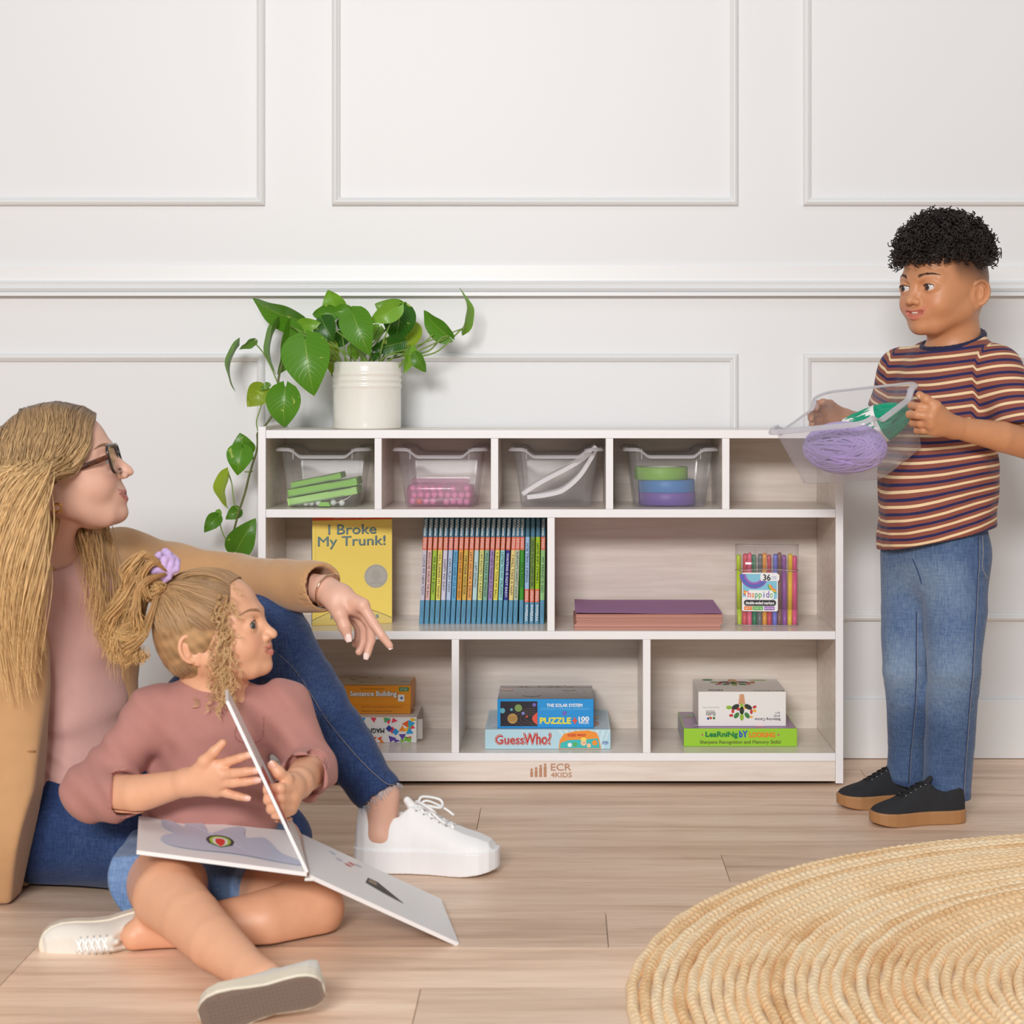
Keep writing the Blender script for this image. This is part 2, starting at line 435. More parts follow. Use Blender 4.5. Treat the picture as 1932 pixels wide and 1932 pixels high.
joints = {1: -.195, 3: 0.0692, 5: 0.283, 7: -0.16, 2: 0.92, 4: -1.02, 6: -.55, 0: .6}
k = 0; y = y0
while y < WALL:
    row = round((y-(2.579-PW))/PW)+1; j = joints.get(row, random.uniform(-1.5, 1.5)); y1 = min(y+PW, WALL)
    xs = sorted({-4.0, 4.0}|{x for x in (j-3.4, j-1.7, j, j+1.7, j+3.4) if -4 < x < 4})
    for a, b_ in zip(xs, xs[1:]):
        mb.box((a+.0006, y+.00045, -0.012), (b_-.0006, y1-.00045, 0), col=(random.random(), random.random(), random.random()))
    y += PW
mb.box((-4, y0, -0.05), (4, WALL, -0.0125), 1, col=(0, 0, 0))
struct(mb.build('floor', [wood_floor(), mat('underlay', (95, 70, 52), 0.9)]))

# ================================================================== CABINET
def laminate(name, c1, c2, rough):
    m = mat(name, c1, rough); nt = m.node_tree; L = nt.links.new; b = nt.nodes['Principled BSDF']
    tc = nt.nodes.new('ShaderNodeTexCoord'); mp = nt.nodes.new('ShaderNodeMapping'); mp.inputs['Scale'].default_value = (1.6, 6, 22)
    n = nt.nodes.new('ShaderNodeTexNoise'); n.inputs['Scale'].default_value = 4; n.inputs['Detail'].default_value = 6; n.inputs['Distortion'].default_value = 0.5
    L(tc.outputs['Object'], mp.inputs[0]); L(mp.outputs[0], n.inputs[0])
    r = nt.nodes.new('ShaderNodeValToRGB'); L(n.outputs[0], r.inputs[0]); r.color_ramp.elements[0].position = 0.32; r.color_ramp.elements[1].position = 0.68
    r.color_ramp.elements[0].color = sr(*c2); r.color_ramp.elements[1].color = sr(*c1); L(r.outputs[0], b.inputs['Base Color'])
    return m
m_lam = laminate('whitewashed_laminate', (236, 226, 217), (223, 210, 199), 0.26)
m_edge = mat('white_edge_band', (243, 242, 244), 0.35, noise=0.01, nscale=30)
CF, CB = 3.88, 4.168
cx = lambda px: (px-VX)*CF/F0
cz = lambda py: CH-(py-VY)*CF/F0
cab = thing('storage_cabinet', 'wide low white-washed open shelving cabinet with ten compartments against the panelled wall', 'cabinet', ((cx(487)+cx(1591))/2, (CF+CB)/2, 0))
def board(name, lo, hi, parent=cab):
    """laminated panel with a white edge band along its front"""
    mb = MB(); lo = np.array(lo); hi = np.array(hi)
    mb.box((lo[0], lo[1]+0.0018, lo[2]), hi, 0, 0.0003, seg=1)
    mb.box(lo, (hi[0], lo[1]+0.002, hi[2]), 1, 0.0008)
    return mb.build(name, [m_lam, m_edge], parent, world=True)
zT1, zT0, zA1, zA0, zB1, zB0, zC1, zC0 = cz(811.5), cz(827), cz(961), cz(976.5), cz(1191), cz(1206.5), cz(1421), cz(1436)
for a, b in ((487, 501.5), (1576.5, 1591)): board('side_panel', (cx(a), CF-.001, cz(1478)), (cx(b), CB, cz(805)))
xa, xb = cx(501.5)+.0003, cx(1576.5)-.0003
board('top_board', (xa, CF, zT0), (xb, CB, zT1)); board('shelf', (xa, CF, zA0), (xb, CB-.006, zA1))
board('shelf', (xa, CF, zB0), (xb, CB-.006, zB1)); board('bottom_board', (xa, CF, zC0), (xb, CB, zC1))
for a, b in ((706.5, 720), (926, 940), (1143, 1157), (1362.5, 1376.5)): board('divider', (cx(a), CF+.001, zA1+.0002), (cx(b), CB-.006, zT0-.0002))
board('divider', (cx(1032.5), CF+.001, zB1+.0002), (cx(1046.5), CB-.006, zA0-.0002))
for a, b in ((852, 866), (1213, 1227.5)): board('divider', (cx(a), CF+.001, zC1+.0002), (cx(b), CB-.006, zB0-.0002))
mb = MB(); mb.box((xa, CB-.0055, zC1+.0002), (xb, CB-.0002, zT0-.0002)); mb.build('back_panel', m_lam, cab, world=True)
mb = MB(); mb.box((xa, CF+.003, cz(1474.5)), (xb, CF+.018, zC0-.0002), bev=.0005); kick = mb.build('kick_board', m_lam, cab, world=True)
m_cop = mat('copper_print', (190, 142, 112), 0.4)
mb = MB(); yk = CF+.003; C = lambda px, py: (cx(px), yk, cz(py)); s1 = CF/F0
mb.text('ECR', C(1058.5, 1448), X1, Z1, 38*s1, 13*s1, 0, 0.02); mb.text('4KIDS', C(1059, 1462.5), X1, Z1, 39.5*s1, 9*s1, 0, 0.025)
for i, (x, t) in enumerate(((1003, 1458), (1011.5, 1455.5), (1020, 1451), (1028.5, 1448.5))):
    mb.rect(C(x, (t+1466.5)/2), 5.6*s1, (1466.5-t)*s1, X1, Z1, 0, .0004); mb.disc(C(x, t), 2.8*s1, X1, Z1, 0, .00055); mb.disc(C(x, t-5.2), 2.5*s1, X1, Z1, 0, .0007)
mb.build('printed_logo', m_cop, kick, world=True)
m_blk = mat('black_plastic', (22, 22, 24), 0.5)
for x in (-.55, -.35, .50, .02):
    for y in (CF+.06, CB-.05):
        mb = MB(); R = Matrix.Rotation(math.pi/2, 3, 'Y')
        mb.tube([(x-.009, y, .010), (x+.009, y, .010)], .0098, 16); mb.box((x-.012, y-.008, .012), (x+.012, y+.008, .0188), 0, .001)
        mb.build('caster', m_blk, cab, world=True)
mb = MB(); mb.box((xa+.02, CF+.03, .0190), (xb-.02, CB-.01, zC0-.0002)); mb.build('base_frame', mat('dark_base', (60, 54, 50), .8), cab, world=True)

# ================================================================== BINS
m_bin = plastic('clear_plastic', (240, 240, 246), 0.17)
m_rimp = plastic('clear_plastic_thick', (240, 240, 246), 0.55, 0.2)
def rrect(w, l, r, n=6):
    pts = []
    for (sx, sy, a0) in ((1, 1, 0), (-1, 1, 90), (-1, -1, 180), (1, -1, 270)):
        for i in range(n+1):
            a = math.radians(a0+90*i/n); pts.append((sx*(w/2-r)+r*math.cos(a), sy*(l/2-r)+r*math.sin(a)))
    return np.array(pts)
def densify(p, m):
    out = []
    for i in range(len(p)):
        q = p[(i+1) % len(p)]; d = np.linalg.norm(q-p[i]); k = max(1, int(d/m))
        for j in range(k): out.append(p[i]+(q-p[i])*j/k)
    return np.array(out)
BW, BL, BH = 0.178, 0.222, 0.124        # at the rim, without the flange
def bin_parts(parent):
    base = densify(rrect(1, 1, 0.09), 0.03)
    def dip(p):                          # handle scoops on the two short ends
        x = abs(p[:, 0])*2; s = np.clip((0.80-x)/0.28, 0, 1); s = s*s*(3-2*s)
        return np.where(np.abs(p[:, 1]) > 0.44, 0.0155*s, 0)
    dp = dip(base); n = len(base)
    def ring(f, off, dz):                # f: 0 bottom..1 top
        w = (BW-0.030)*(1-f)+BW*f; l = (BL-0.028)*(1-f)+BL*f
        u = base/np.abs(base).max(1)[:, None]*0
        x = base[:, 0]*(w+2*off); y = base[:, 1]*(l+2*off)
        return np.stack([x, y, np.full(n, 0.0)+dz], 1)
    H = BH-dp
    mb = MB(); rows = []
    rows.append(np.stack([base[:, 0]*(BW-.050), base[:, 1]*(BL-.048), np.full(n, .0006)], 1))
    rows.append(np.stack([base[:, 0]*(BW-.036), base[:, 1]*(BL-.034), np.full(n, .0012)], 1))
    for z in (0.005, 0.02, 0.05, 0.08):
        f = z/BH; q = ring(f, 0, z); rows.append(q)
    q = ring(1, 0, 0); f = (H/BH)[:, None]; q = ring(0, 0, 0)*(1-f)+ring(1, 0, 0)*f; q[:, 2] = H; rows.append(q)
    vs = np.concatenate(rows); fs = [tuple(range(n-1, -1, -1))]
    for i in range(len(rows)-1):
        for k in range(n): l = (k+1) % n; fs.append((i*n+k, i*n+l, (i+1)*n+l, (i+1)*n+k))
    mb.add(vs, fs, 0, True); mb.build('body', m_bin, parent)
    mb = MB(); rows = []
    tq = np.roll(q, -1, 0)-np.roll(q, 1, 0); nq = np.stack([tq[:, 1], -tq[:, 0]], 1); nq /= np.linalg.norm(nq, axis=1)[:, None]
    def rim(off, dz): a = q.copy(); a[:, :2] += nq*off; a[:, 2] += dz; return a
    for off, dz in ((-.0008, 0), (.0005, .0022), (.004, .003), (.009, .0015), (.0125, -.003), (.0125, -.0045), (.011, -.0045), (.008, -.0005), (.0035, .001), (.0, 0), (-.0008, 0)): rows.append(rim(off, dz))
    vs = np.concatenate(rows); fs = []
    for i in range(len(rows)-1):
        for k in range(n): l = (k+1) % n; fs.append((i*n+k, i*n+l, (i+1)*n+l, (i+1)*n+k))
    mb.add(vs, fs, 0, True); rm = mb.build('rim', m_rimp, parent)
    for sy in (-1, 1):
        for sx in (-1, 1):
            mb = MB(); x = sx*0.062; mb.box((x-.0012, sy*(BL/2+.003)-.0035, BH-.022), (x+.0012, sy*(BL/2+.003)+.0035, BH+.0005), 0, .0008); mb.build('rib', m_rimp, rm)
def bin_at(label, px, Y, rz=0.0, rot=None, loc=None, group=None):
    t = thing('storage_bin', label, 'storage bin', loc if loc is not None else ((px-VX)*(Y)/F0, Y+BL/2, zA1+.0002), rot if rot is not None else (0, 0, rz), group)
    bin_parts(t); return t
b1 = bin_at('clear plastic bin holding green boxes in the leftmost top compartment', 606, 3.925, 0.03)
b2 = bin_at('clear plastic bin holding a pink box of round beads, second top compartment', 829.5, 3.925)
b3 = bin_at('clear plastic bin with folded white felt sticking out, middle top compartment', 1049, 3.925)
b4 = bin_at('clear plastic bin holding stacked rolls of coloured tape, fourth top compartment', 1266, 3.925)
zf = zA1+.0022
# green slim boxes in bin 1
m_gr = mat('green_card', (140, 205, 78), 0.4); m_gr2 = mat('green_card_light', (170, 222, 120), 0.4); m_gy = mat('grey_card', (120, 128, 122), .5)
def slab(px, py, Y, w, h, d, ang, mats, label, lidmat=True):
    c = P(px, py, Y); t = thing('green_box', label, 'box', c, (0, -ang, 0), 'slim green boxes in the leftmost bin')
    mb = MB(); mb.box((-w/2, 0, -h/2), (w/2, d, h/2), 0, .0008); mb.build('carton', mats[0], t)
    mb = MB(); mb.box((-w/2+.002, -.0012, -h/2+.0012), (w*0.32, -.0001, -h/2+.0022), 0); mb.box((w*.1, -.0012, h/2-.0012), (w*0.42, -.0001, h/2-.0004), 0); mb.build('flap_edge', m_gy, t)
slab(596, 907, 3.955, .108, .0125, .09, math.radians(11.5), [m_gr], 'small slim green box with grey end on top of the others in a clear bin')
mb = MB()
c = P(625, 902, 3.985); gt = tag(mb.box((-.02, 0, -.006), (.018, .06, .006), 0, .001, R=Matrix.Rotation(-.2, 3, 'Y')).build('grey_box', m_gy), 'small dark grey box end behind the top green box', 'box'); gt.location = c
slab(608, 920, 3.948, .149, .0155, .10, math.radians(10), [m_gr], 'slim green box in the middle of the green stack')
slab(608, 936.5, 3.944, .149, .0155, .10, math.radians(10), [m_gr2], 'paler slim green box lowest of the green stack in a clear bin')
m_wh = mat('white_gloss', (238, 238, 236), .3)
for i, (x, y) in enumerate(((577, 950), (588, 949), (601, 948), (629, 945), (645, 940))):
    mb = MB(); mb.sphere((0, 0, 0), .0068, 16); o = mb.build('white_ball', m_wh); o.location = P(x, 952 if i < 4 else 949, 3.955+.004*(i % 2)); o.location.z = max(o.location.z, zf+.0068)
    tag(o, 'small white ball on the floor of the leftmost bin under the green boxes', 'ball', 'small white balls under the green boxes')
mb = MB(); mb.prism([(-.0125, 0), (-.0095, .009), (.008, .009), (.0125, 0)], (0, 0, 0), X1, Z1, Y1, .02); o = mb.build('green_wedge', m_gr); o.location = P(612, 953, 3.942); o.location.z = zf
tag(o, 'little bright green wedge at the bottom front of the leftmost bin', 'toy')
mb = MB(); mb.tube(smooth_curve([P(628, 951, 3.95), P(648, 944, 3.95), P(664, 934, 3.95), P(674, 925, 3.95)]), .0008, 6); tag(mb.build('wire_loop', m_wh), 'thin pale curved wire beside the green boxes', 'wire')
# pink bead box in bin 2
m_pk = plastic('pink_plastic', (240, 150, 205), 0.22); MATS['pink_plastic'].node_tree.nodes['Transparent BSDF'].inputs[0].default_value = (1.0, 0.86, 0.94, 1)
t = thing('bead_box', 'pink see-through box filled with round pink beads inside a clear bin', 'box', (P(829, 955, 3.955)[0], 3.957, zf))
mb = MB(); mb.box((-.070, 0, 0), (.070, .10, .046), 0, .010, seg=4); [mb.sm.__setitem__(i, True) for i in range(len(mb.sm))]; mb.build('container', m_pk, t)
mb = MB(); mb.box((-.062, .008, .046), (.062, .092, .0575), 0, .005, seg=3); mb.build('lid', m_pk, t)
m_bead = mat('pink_bead', (248, 186, 214), .35); m_beado = mat('orange_bead', (235, 120, 60), .35)
proto = None; bx = P(829, 955, 3.955)[0]
for r, (z, ys) in enumerate(((.0085, .012), (.0225, .014), (.0365, .016))):
    for i in range(9):
        if (r, i) in ((0, 4), (2, 5), (2, 7)): continue
        me = 'orange_bead' if (r, i) == (0, 1) else 'pink_bead'
        mb = MB(); mb.sphere((0, 0, 0), .0069, 14)
        o = mb.build('bead', MATS[me]); o.location = (bx-.058+i*.0144+(.003 if r == 1 else 0), 3.957+ys, zf+z+random.uniform(-.0008, .0008))
        if me == 'orange_bead': tag(o, 'single orange bead at the bottom of the pink box', 'bead')
        else: tag(o, 'round pale pink bead inside the pink see-through box', 'bead', 'pink beads in the pink box')
# folded white felt in bin 3
felt = thing('felt_sheet', 'folded white felt sheets leaning diagonally inside the middle clear bin', 'felt', tuple(P(1055, 940, 3.952)))
def ribbon(pts, th, y0, y1, name, label):
    p = smooth_curve(pts, 10); t = np.gradient(p, axis=0); t /= np.linalg.norm(t, axis=1)[:, None]; nn = np.stack([-t[:, 2], 0*t[:, 0], t[:, 0]], 1)
    a = p+nn*th/2; b = p-nn*th/2; out = np.concatenate([a, b[::-1]]); mb = MB()
    n = len(out); A = out.copy(); A[:, 1] = y0; B = out.copy(); B[:, 1] = y1; m = len(p)
    fs = [(i, i+1, n-2-i, n-1-i) for i in range(m-1)]; fs2 = [tuple(x+n for x in f[::-1]) for f in fs]
    mb.add(np.concatenate([A, B]), fs+fs2+[(i+n, (i+1) % n+n, (i+1) % n, i) for i in range(n)])
    mb.build('fold', mat('white_felt', (242, 240, 242), .9, sheen=.3), felt, world=True)
Yf = 3.96
ribbon([P(x, y, Yf) for x, y in ((986, 932), (1020, 910), (1075, 881), (1104, 862), (1125, 842))], .0085, 3.952, 4.07, 'felt_sheet', 'straight band of folded white felt leaning across the middle clear bin')
ribbon([P(x, y, Yf) for x, y in ((995, 938), (1030, 934), (1062, 925), (1092, 900), (1112, 870), (1124, 848))], .0085, 3.952, 4.05, 'felt_sheet', 'curved lower band of folded white felt in the middle clear bin')
# tape rolls in bin 4
def roll(cxp, y0, z, col, r, label):
    t = thing('tape_roll', label, 'tape', (P(cxp, 900, 4.03)[0], 4.022, z), (0, 0, 0), 'coloured tape rolls stacked in the fourth bin')
    h = .0268; mb = MB(); prof = [(r*.72, 0), (r-.001, 0), (r, .001), (r, h-.001), (r-.001, h), (r*.72, h), (r*.72, 0)]
    mb.lathe(prof, 64); mb.build('tape', mat('tape_%d' % col[0], col, .45, noise=.04, nscale=60), t)
    mb = MB(); mb.lathe([(r*.66, .0003), (r*.718, .0003), (r*.718, h-.0003), (r*.66, h-.0003), (r*.66, .0003)], 64); mb.build('core', mat('card_core', (225, 222, 215), .8), t)
roll(1258, 0, zf, (112, 78, 170), .0615, 'purple tape roll at the bottom of the stack in a clear bin')
roll(1257, 0, zf+.0270, (52, 130, 200), .061, 'blue tape roll in the middle of the stack in a clear bin')
roll(1247, 0, zf+.0540, (130, 190, 60), .0575, 'lime green tape roll on top of the stack in a clear bin')

# ================================================================== BOOKS
m_page = mat('page_edges', (238, 234, 222), .8)
def picture_book(w, h, th, cover, spine_bands):
    """book mesh pieces in local space: spine at x=-w/2 side? built per use"""
# yellow book facing out
zs = zB1+.0003
fl = P(590, 1180, 3.975); ang = math.radians(16)
t = thing('picture_book', 'yellow picture book standing with its front cover facing out on the middle shelf', 'book', (fl[0], 3.968, zs), (0, 0, ang))
W, H, T = .1725, .2345, .0105
my = mat('cover_yellow', (246, 220, 110), .35); mr = mat('cover_red', (222, 84, 48), .4); mk = plain((70, 85, 90)); mg = plain((150, 165, 160)); mt = plain((110, 140, 150), .4); msil = mat('silver_seal', (190, 188, 182), .35, .3)
msky = plain((90, 150, 185), .35)
mb = MB(); mb.box((0, 0, 0), (W, .0018, H), 0, .0006); mb.box((0, T-.0018, 0), (W, T, H), 0, .0006); mb.box((0, .0005, 0), (.0016, T-.0005, H), 1, .0003)
cover = mb.build('cover', [my, msky], t)
mb = MB(); mb.box((.0017, .0019, .002), (W-.003, T-.0019, H-.002)); mb.build('pages', m_page, t)
mb = MB(); f = -Y1
sc = W/147.0
Q = lambda px, py: ((px-590)*sc, 0, H-(py-976)*H/205)
mb.rect(Q(663.5, 980), W-.001, .0125, X1, Z1, 1, .0002); mb.text('ELEPHANT & PIGGIE', Q(664, 980), X1, Z1, 68*sc, .005, 2, .02)
mb.text('I Broke', Q(663.5, 1003), X1, Z1, 88*sc, 18*sc, 3, .014, .0003); mb.text('I Broke', Q(663, 1002.5), X1, Z1, 87*sc, 16.8*sc, 4, .0, .0006)
mb.text('My Trunk!', Q(662.5, 1027.5), X1, Z1, 124*sc, 23*sc, 3, .014, .0003); mb.text('My Trunk!', Q(662, 1027), X1, Z1, 123*sc, 21.8*sc, 4, .0, .0006)
ar = [Q(590, 1172)]+[Q(590+i*147/20, 1172-21*math.sin(math.pi*(i/20))) for i in range(21)]
pts = [Q(590.5, 1179.5)]+[Q(590.5+i*146/20, 1171-22*math.sin(math.pi*i/20)) for i in range(21)]+[Q(736.5, 1179.5)]
mb.quad([(p[0], -.0003, p[2]) for p in pts][::-1], 5)
mb.tube([(p[0], -.0004, p[2]) for p in pts[1:-1]], .0005, 4, 3)
mb.text('Mo Willems', Q(668, 1166), X1, Z1, 88*sc, 9*sc, 4, .03, .0006)
mb.disc(Q(707, 1092), 21.5*sc, X1, Z1, 6, .0005, 40); mb.disc(Q(707, 1092), 20*sc, X1, Z1, 7, .0008, 40, ri=18.6*sc)
mb.disc(Q(707, 1090), 8*sc, X1, Z1, 7, .0008, 24, ry=10*sc); mb.disc(Q(707, 1107), 12*sc, X1, Z1, 7, .0008, 24, a0=0, a1=math.pi, ry=6*sc)
mb.rect(Q(596, 1080), .0006, H-.002, X1, Z1, 8, .0002)
mb.build('cover_print', [my, mr, plain((245, 220, 205)), mk, mt, plain((228, 205, 120)), msil, plain((172, 170, 165), .4), plain((225, 195, 85))], cover)

books = [((205, 199, 216), 'I LOVE MY NEW TOY!', 'lilac-grey'), ((236, 194, 190), 'WATCH ME THROW THE BALL!', 'pale pink'), ((163, 200, 66), 'WE ARE IN A BOOK!', 'lime green'),
 ((240, 226, 112), 'I WILL SURPRISE MY FRIEND!', 'lemon yellow'), ((214, 210, 230), 'HAPPY PIG DAY!', 'lavender'), ((184, 206, 236), 'CAN I PLAY TOO?', 'pale blue'),
 ((104, 182, 230), 'SHOULD I SHARE MY ICE CREAM?', 'sky blue'), ((236, 170, 70), 'THERE IS A BIRD ON YOUR HEAD!', 'orange'), ((214, 180, 82), 'THE THANK YOU BOOK', 'old gold'),
 ((246, 178, 100), "LET'S GO FOR A DRIVE!", 'light orange'), ((188, 220, 226), 'I AM GOING!', 'icy blue'), ((226, 226, 140), 'I AM INVITED TO A PARTY!', 'pale yellow-green'),
 ((134, 186, 160), 'PIGS MAKE ME SNEEZE!', 'sea green'), ((168, 142, 200), 'MY NEW FRIEND IS SO FUN!', 'purple'), ((240, 231, 98), 'A BIG GUY TOOK MY BALL!', 'bright yellow'),
 ((148, 214, 220), 'LISTEN TO MY TRUMPET!', 'aqua'), ((42, 48, 140), 'WAITING IS NOT EASY!', 'navy blue'), ((236, 214, 140), 'I WILL TAKE A NAP!', 'cream yellow'),
 ((190, 206, 180), 'ELEPHANTS CANNOT DANCE!', 'grey sage'), ((56, 150, 38), "I'M A FROG!", 'strong green'), ((160, 196, 236), 'TODAY I WILL FLY!', 'light blue upside-down'),
 ((118, 150, 70), 'ARE YOU READY TO PLAY OUTSIDE?', 'olive green upside-down'), ((162, 202, 24), 'I REALLY LIKE SLOP!', 'vivid lime upside-down'), ((148, 200, 132), 'MY FRIEND IS SAD', 'soft green')]
m_red = plain((228, 112, 84), .4); m_white = plain((245, 245, 245), .5); m_navy = plain((25, 30, 40), .5); m_steel = plain((70, 122, 150), .35)
Yb = 3.998; sb = Yb/F0; bt = .0092
xbots = [790.5+9.85*i for i in range(19)]+[1028-9.8*(24-i) for i in range(19, 24)]
for i, (c, title, nm) in enumerate(books):
    lean = math.radians(2.6 if i < 18 else 1.9 if i == 18 else 0.9)
    x0 = (xbots[i]-VX)*sb
    where = 'at the left end of the shelved row' if i == 0 else 'at the right end of the shelved row' if i == 23 else 'between the %s and %s spines' % (books[i-1][2].replace(' upside-down', ''), books[i+1][2].replace(' upside-down', ''))
    t = thing('picture_book', 'book with %s spine, %s' % (nm.replace(' upside-down', ' upside-down lettered'), where), 'book', (x0, Yb+(.001 if i % 3 else .0), zs), (0, lean, 0), 'thin picture books with blue banded spines')
    H2 = .2335; w = bt; D = .165
    mb = MB(); mb.box((0, .0009, 0), (.0013, D, H2), 0, .0003, seg=1); mb.box((w-.0013, .0009, 0), (w, D, H2), 0, .0003, seg=1)
    bands = [(0, .22, 1), (.22, .68, 0), (.68, .80, 2), (.80, 1.0, 3)] if i not in (20, 21, 22) else [(0, .20, 1), (.20, .32, 2), (.32, .80, 0), (.80, 1.0, 3)]
    for a, b, m_ in bands:
        z0, z1 = a*H2, b*H2; n = 6; vs = []
        for z in (z0, z1):
            for k in range(n+1): al = math.pi*k/n; vs.append((w/2-w/2*math.cos(al), .0012-.0016*math.sin(al), z))
        mb.add(vs, [(k, k+1, n+2+k, n+1+k) for k in range(n)], m_, False)
    mc = plain(c, .35)
    cv = mb.build('cover', [mc, msky, m_red, m_steel], t)
    mb = MB(); mb.box((.0014, .001, .0015), (w-.0014, D-.002, H2-.0015)); mb.build('pages', m_page, t)
    mb = MB(); ctr = lambda f, dx=0: (w/2+dx, -.0004, f*H2); dn = -Z1
    if i in (20, 21, 22):
        mb.text('Willems', ctr(.10), Z1, -X1, .036, .0058, 0, .015); mb.text('ELEPHANT', ctr(.26, -.0016), Z1, -X1, .022, .0024, 0, .01); mb.text('& PIGGIE', ctr(.26, .0016), Z1, -X1, .020, .0024, 0, .01)
        mb.text(title, ctr(.56), Z1, -X1, .085 if len(title) < 25 else .10, .0045, 1, .02); mb.text('HYPERION', ctr(.90), Z1, -X1, .018, .002, 2)
    else:
        mb.text('Willems', ctr(.89), dn, X1, .036, .0058, 0, .015); mb.text('ELEPHANT', ctr(.74, .0016), dn, X1, .022, .0024, 0, .01); mb.text('& PIGGIE', ctr(.74, -.0016), dn, X1, .020, .0024, 0, .01)
        L_ = min(.100, .0045*len(title)+.004); mb.text(title, ctr(.45), dn, X1, L_, .0046, 0 if c == (42, 48, 140) else 1, .008)
        mb.text('HYPERION', ctr(.11), dn, X1, .022, .0022, 3)
    mb.build('spine_print', [m_white, m_navy, plain((150, 180, 200)), plain((60, 110, 145))], cv)

# ================================================================== PAPER STACK
m_pp = mat('purple_paper', (172, 126, 176), .7); m_pe = mat('paper_edges', (196, 142, 128), .8, noise=.12, nscale=90, stretch=(.1, 1, 12))
t = thing('paper_stack', 'stack of construction paper with a purple sheet on top, on the middle shelf', 'paper', (P(1224, 1189, 3.9)[0], 3.897, zs))
mb = MB(); z = 0; r2 = random.Random(3)
while z < .033:
    h = r2.choice([.0007, .001, .0013, .0016]); dx = r2.uniform(-.0012, .0012)+(-.003 if z < .011 else .001); dy = r2.uniform(0, .0022)
    mb.box((-.153+dx, dy, z), (.153+dx, .246, z+h*.93), r2.choice([0, 0, 1, 2])); z += h
mb.build('sheets', [m_pe, mat('paper_edges_dark', (176, 120, 108), .8), mat('paper_edges_pale', (214, 164, 150), .8)], t)
n = 24; vs = []
for j in range(2):
    for i in range(n+1):
        u = i/n; vs.append((-.154+.308*u, -.001+.247*j, z+.0022+.0008*math.sin(u*7)*(1-j)+.0016*max(0, .12-u)*8-.0012*max(0, u-.93)*14*(1-j)))
mb = MB(); mb.add(vs+[(a, b, c-.0004) for a, b, c in vs], [(i, i+1, n+2+i, n+1+i) for i in range(n)]+[(2*n+2+i, 3*n+3+i, 3*n+4+i, 2*n+3+i) for i in range(n)]+[(i, 2*n+2+i, 2*n+3+i, i+1) for i in range(n)])
mb.build('top_sheet', m_pp, t)

# ================================================================== MARKER CASE
m_case = plastic('case_plastic', (235, 232, 232), 0.10, .08); m_case2 = plastic('case_plastic_edge', (240, 238, 238), 0.5, .15)
mc0 = thing('marker_case', 'clear plastic case of coloured markers with a rainbow label, right end of middle shelf', 'marker case', (P(1447, 1183, 3.985)[0], 3.988, zs), (0, 0, math.radians(-4)))
CW, CD, CHt = .1345, .052, .171
ol = np.array([(x*1.0, y) for x, y in densify(rrect(CW, CD, .0245, 10), .012)])
def shell(z0, z1, s=1.0, cap=None):
    n = len(ol); mb = MB(); vs = np.concatenate([np.c_[ol*s, np.full(n, z)] for z in (z0, z1)]); fs = [(k, (k+1) % n, (k+1) % n+n, k+n) for k in range(n)]
    if cap == 'top': fs.append(tuple(range(n, 2*n)))
    if cap == 'bot': fs.append(tuple(range(n-1, -1, -1)))
    mb.add(vs, fs, 0, True); return mb
body = shell(.0002, CHt*.70, 1.0, 'bot').build('case_body', m_case, mc0)
lid = shell(CHt*.70+.0005, CHt, 1.0, 'top').build('lid', m_case, mc0)
mb = MB(); mb.tube(np.c_[ol*1.002, CHt-.0004+0*ol[:, 0]], .0011, 6, closed=True); mb.build('lid_edge', m_case2, lid)
mb = MB(); mb.tube(np.c_[ol*1.004, CHt*.70+.003*np.cos(ol[:, 0]*30)-.002], .0009, 6, closed=True); mb.build('seam', m_case2, lid)
mb = MB(); mb.tube(np.c_[ol*.998, .0014+0*ol[:, 0]], .0011, 6, closed=True); mb.build('base_edge', m_case2, body)
mb = MB(); yy = -CD/2-.0006
mb.tube([(-.026, yy, CHt*.97), (-.026, yy, CHt*.69), (-.02, yy, CHt*.655), (-.006, yy, CHt*.655), (-.001, yy, CHt*.69), (-.001, yy, CHt*.97)], .0007, 5); mb.build('latch', m_case2, lid)
cols = [((196, 222, 58), 'yellow-green'), ((222, 84, 100), 'coral red'), ((238, 104, 138), 'bright pink'), ((20, 128, 88), 'dark green'), ((112, 118, 124), 'grey'), ((242, 164, 58), 'orange'),
        ((206, 72, 88), 'crimson'), ((112, 122, 218), 'periwinkle blue'), ((150, 104, 98), 'brown'), ((148, 82, 168), 'purple'), ((246, 206, 48), 'yellow'), ((228, 88, 142), 'magenta')]
M = mc0.matrix_basis.copy()
for i, (c, nm) in enumerate(cols):
    x = -.0585+i*.01065; y = -.0165 if 1 < i < 10 else -.0125
    if i in (8,): x += .0; y = -.0040
    h = .150+.002*((i*7) % 3)-(.006 if i == 11 else 0)
    loc = Vector(mc0.location)+Euler(mc0.rotation_euler).to_matrix()@Vector((x, y if i not in (8,) else -.004, .0008))
    t = thing('marker', '%s double-ended marker pen standing upright inside the clear marker case' % nm, 'marker', loc, (0, math.radians(.6*((i*5) % 3-1)), 0), 'marker pens in the clear case')
    mm = plain(c, .4); mb = MB(); mb.lathe([(0, .034), (.0053, .034), (.0053, h-.034), (0, h-.034)], 14); mb.build('barrel', mm, t)
    mb = MB(); mb.lathe([(0, 0), (.0043, 0), (.0049, .002), (.0052, .0335), (0, .0335)], 14); mb.build('cap', plain(tuple(min(255, int(q*1.06+4)) for q in c), .35), t)
    mb = MB(); mb.lathe([(0, h-.0335), (.0052, h-.0335), (.0049, h-.003), (.003, h), (0, h)], 14); mb.build('cap', plain(c, .35), t)
mb = MB(); yl = -CD/2-.0012; lw = .076; lc = (-.0155, yl, .0725); lh = .082
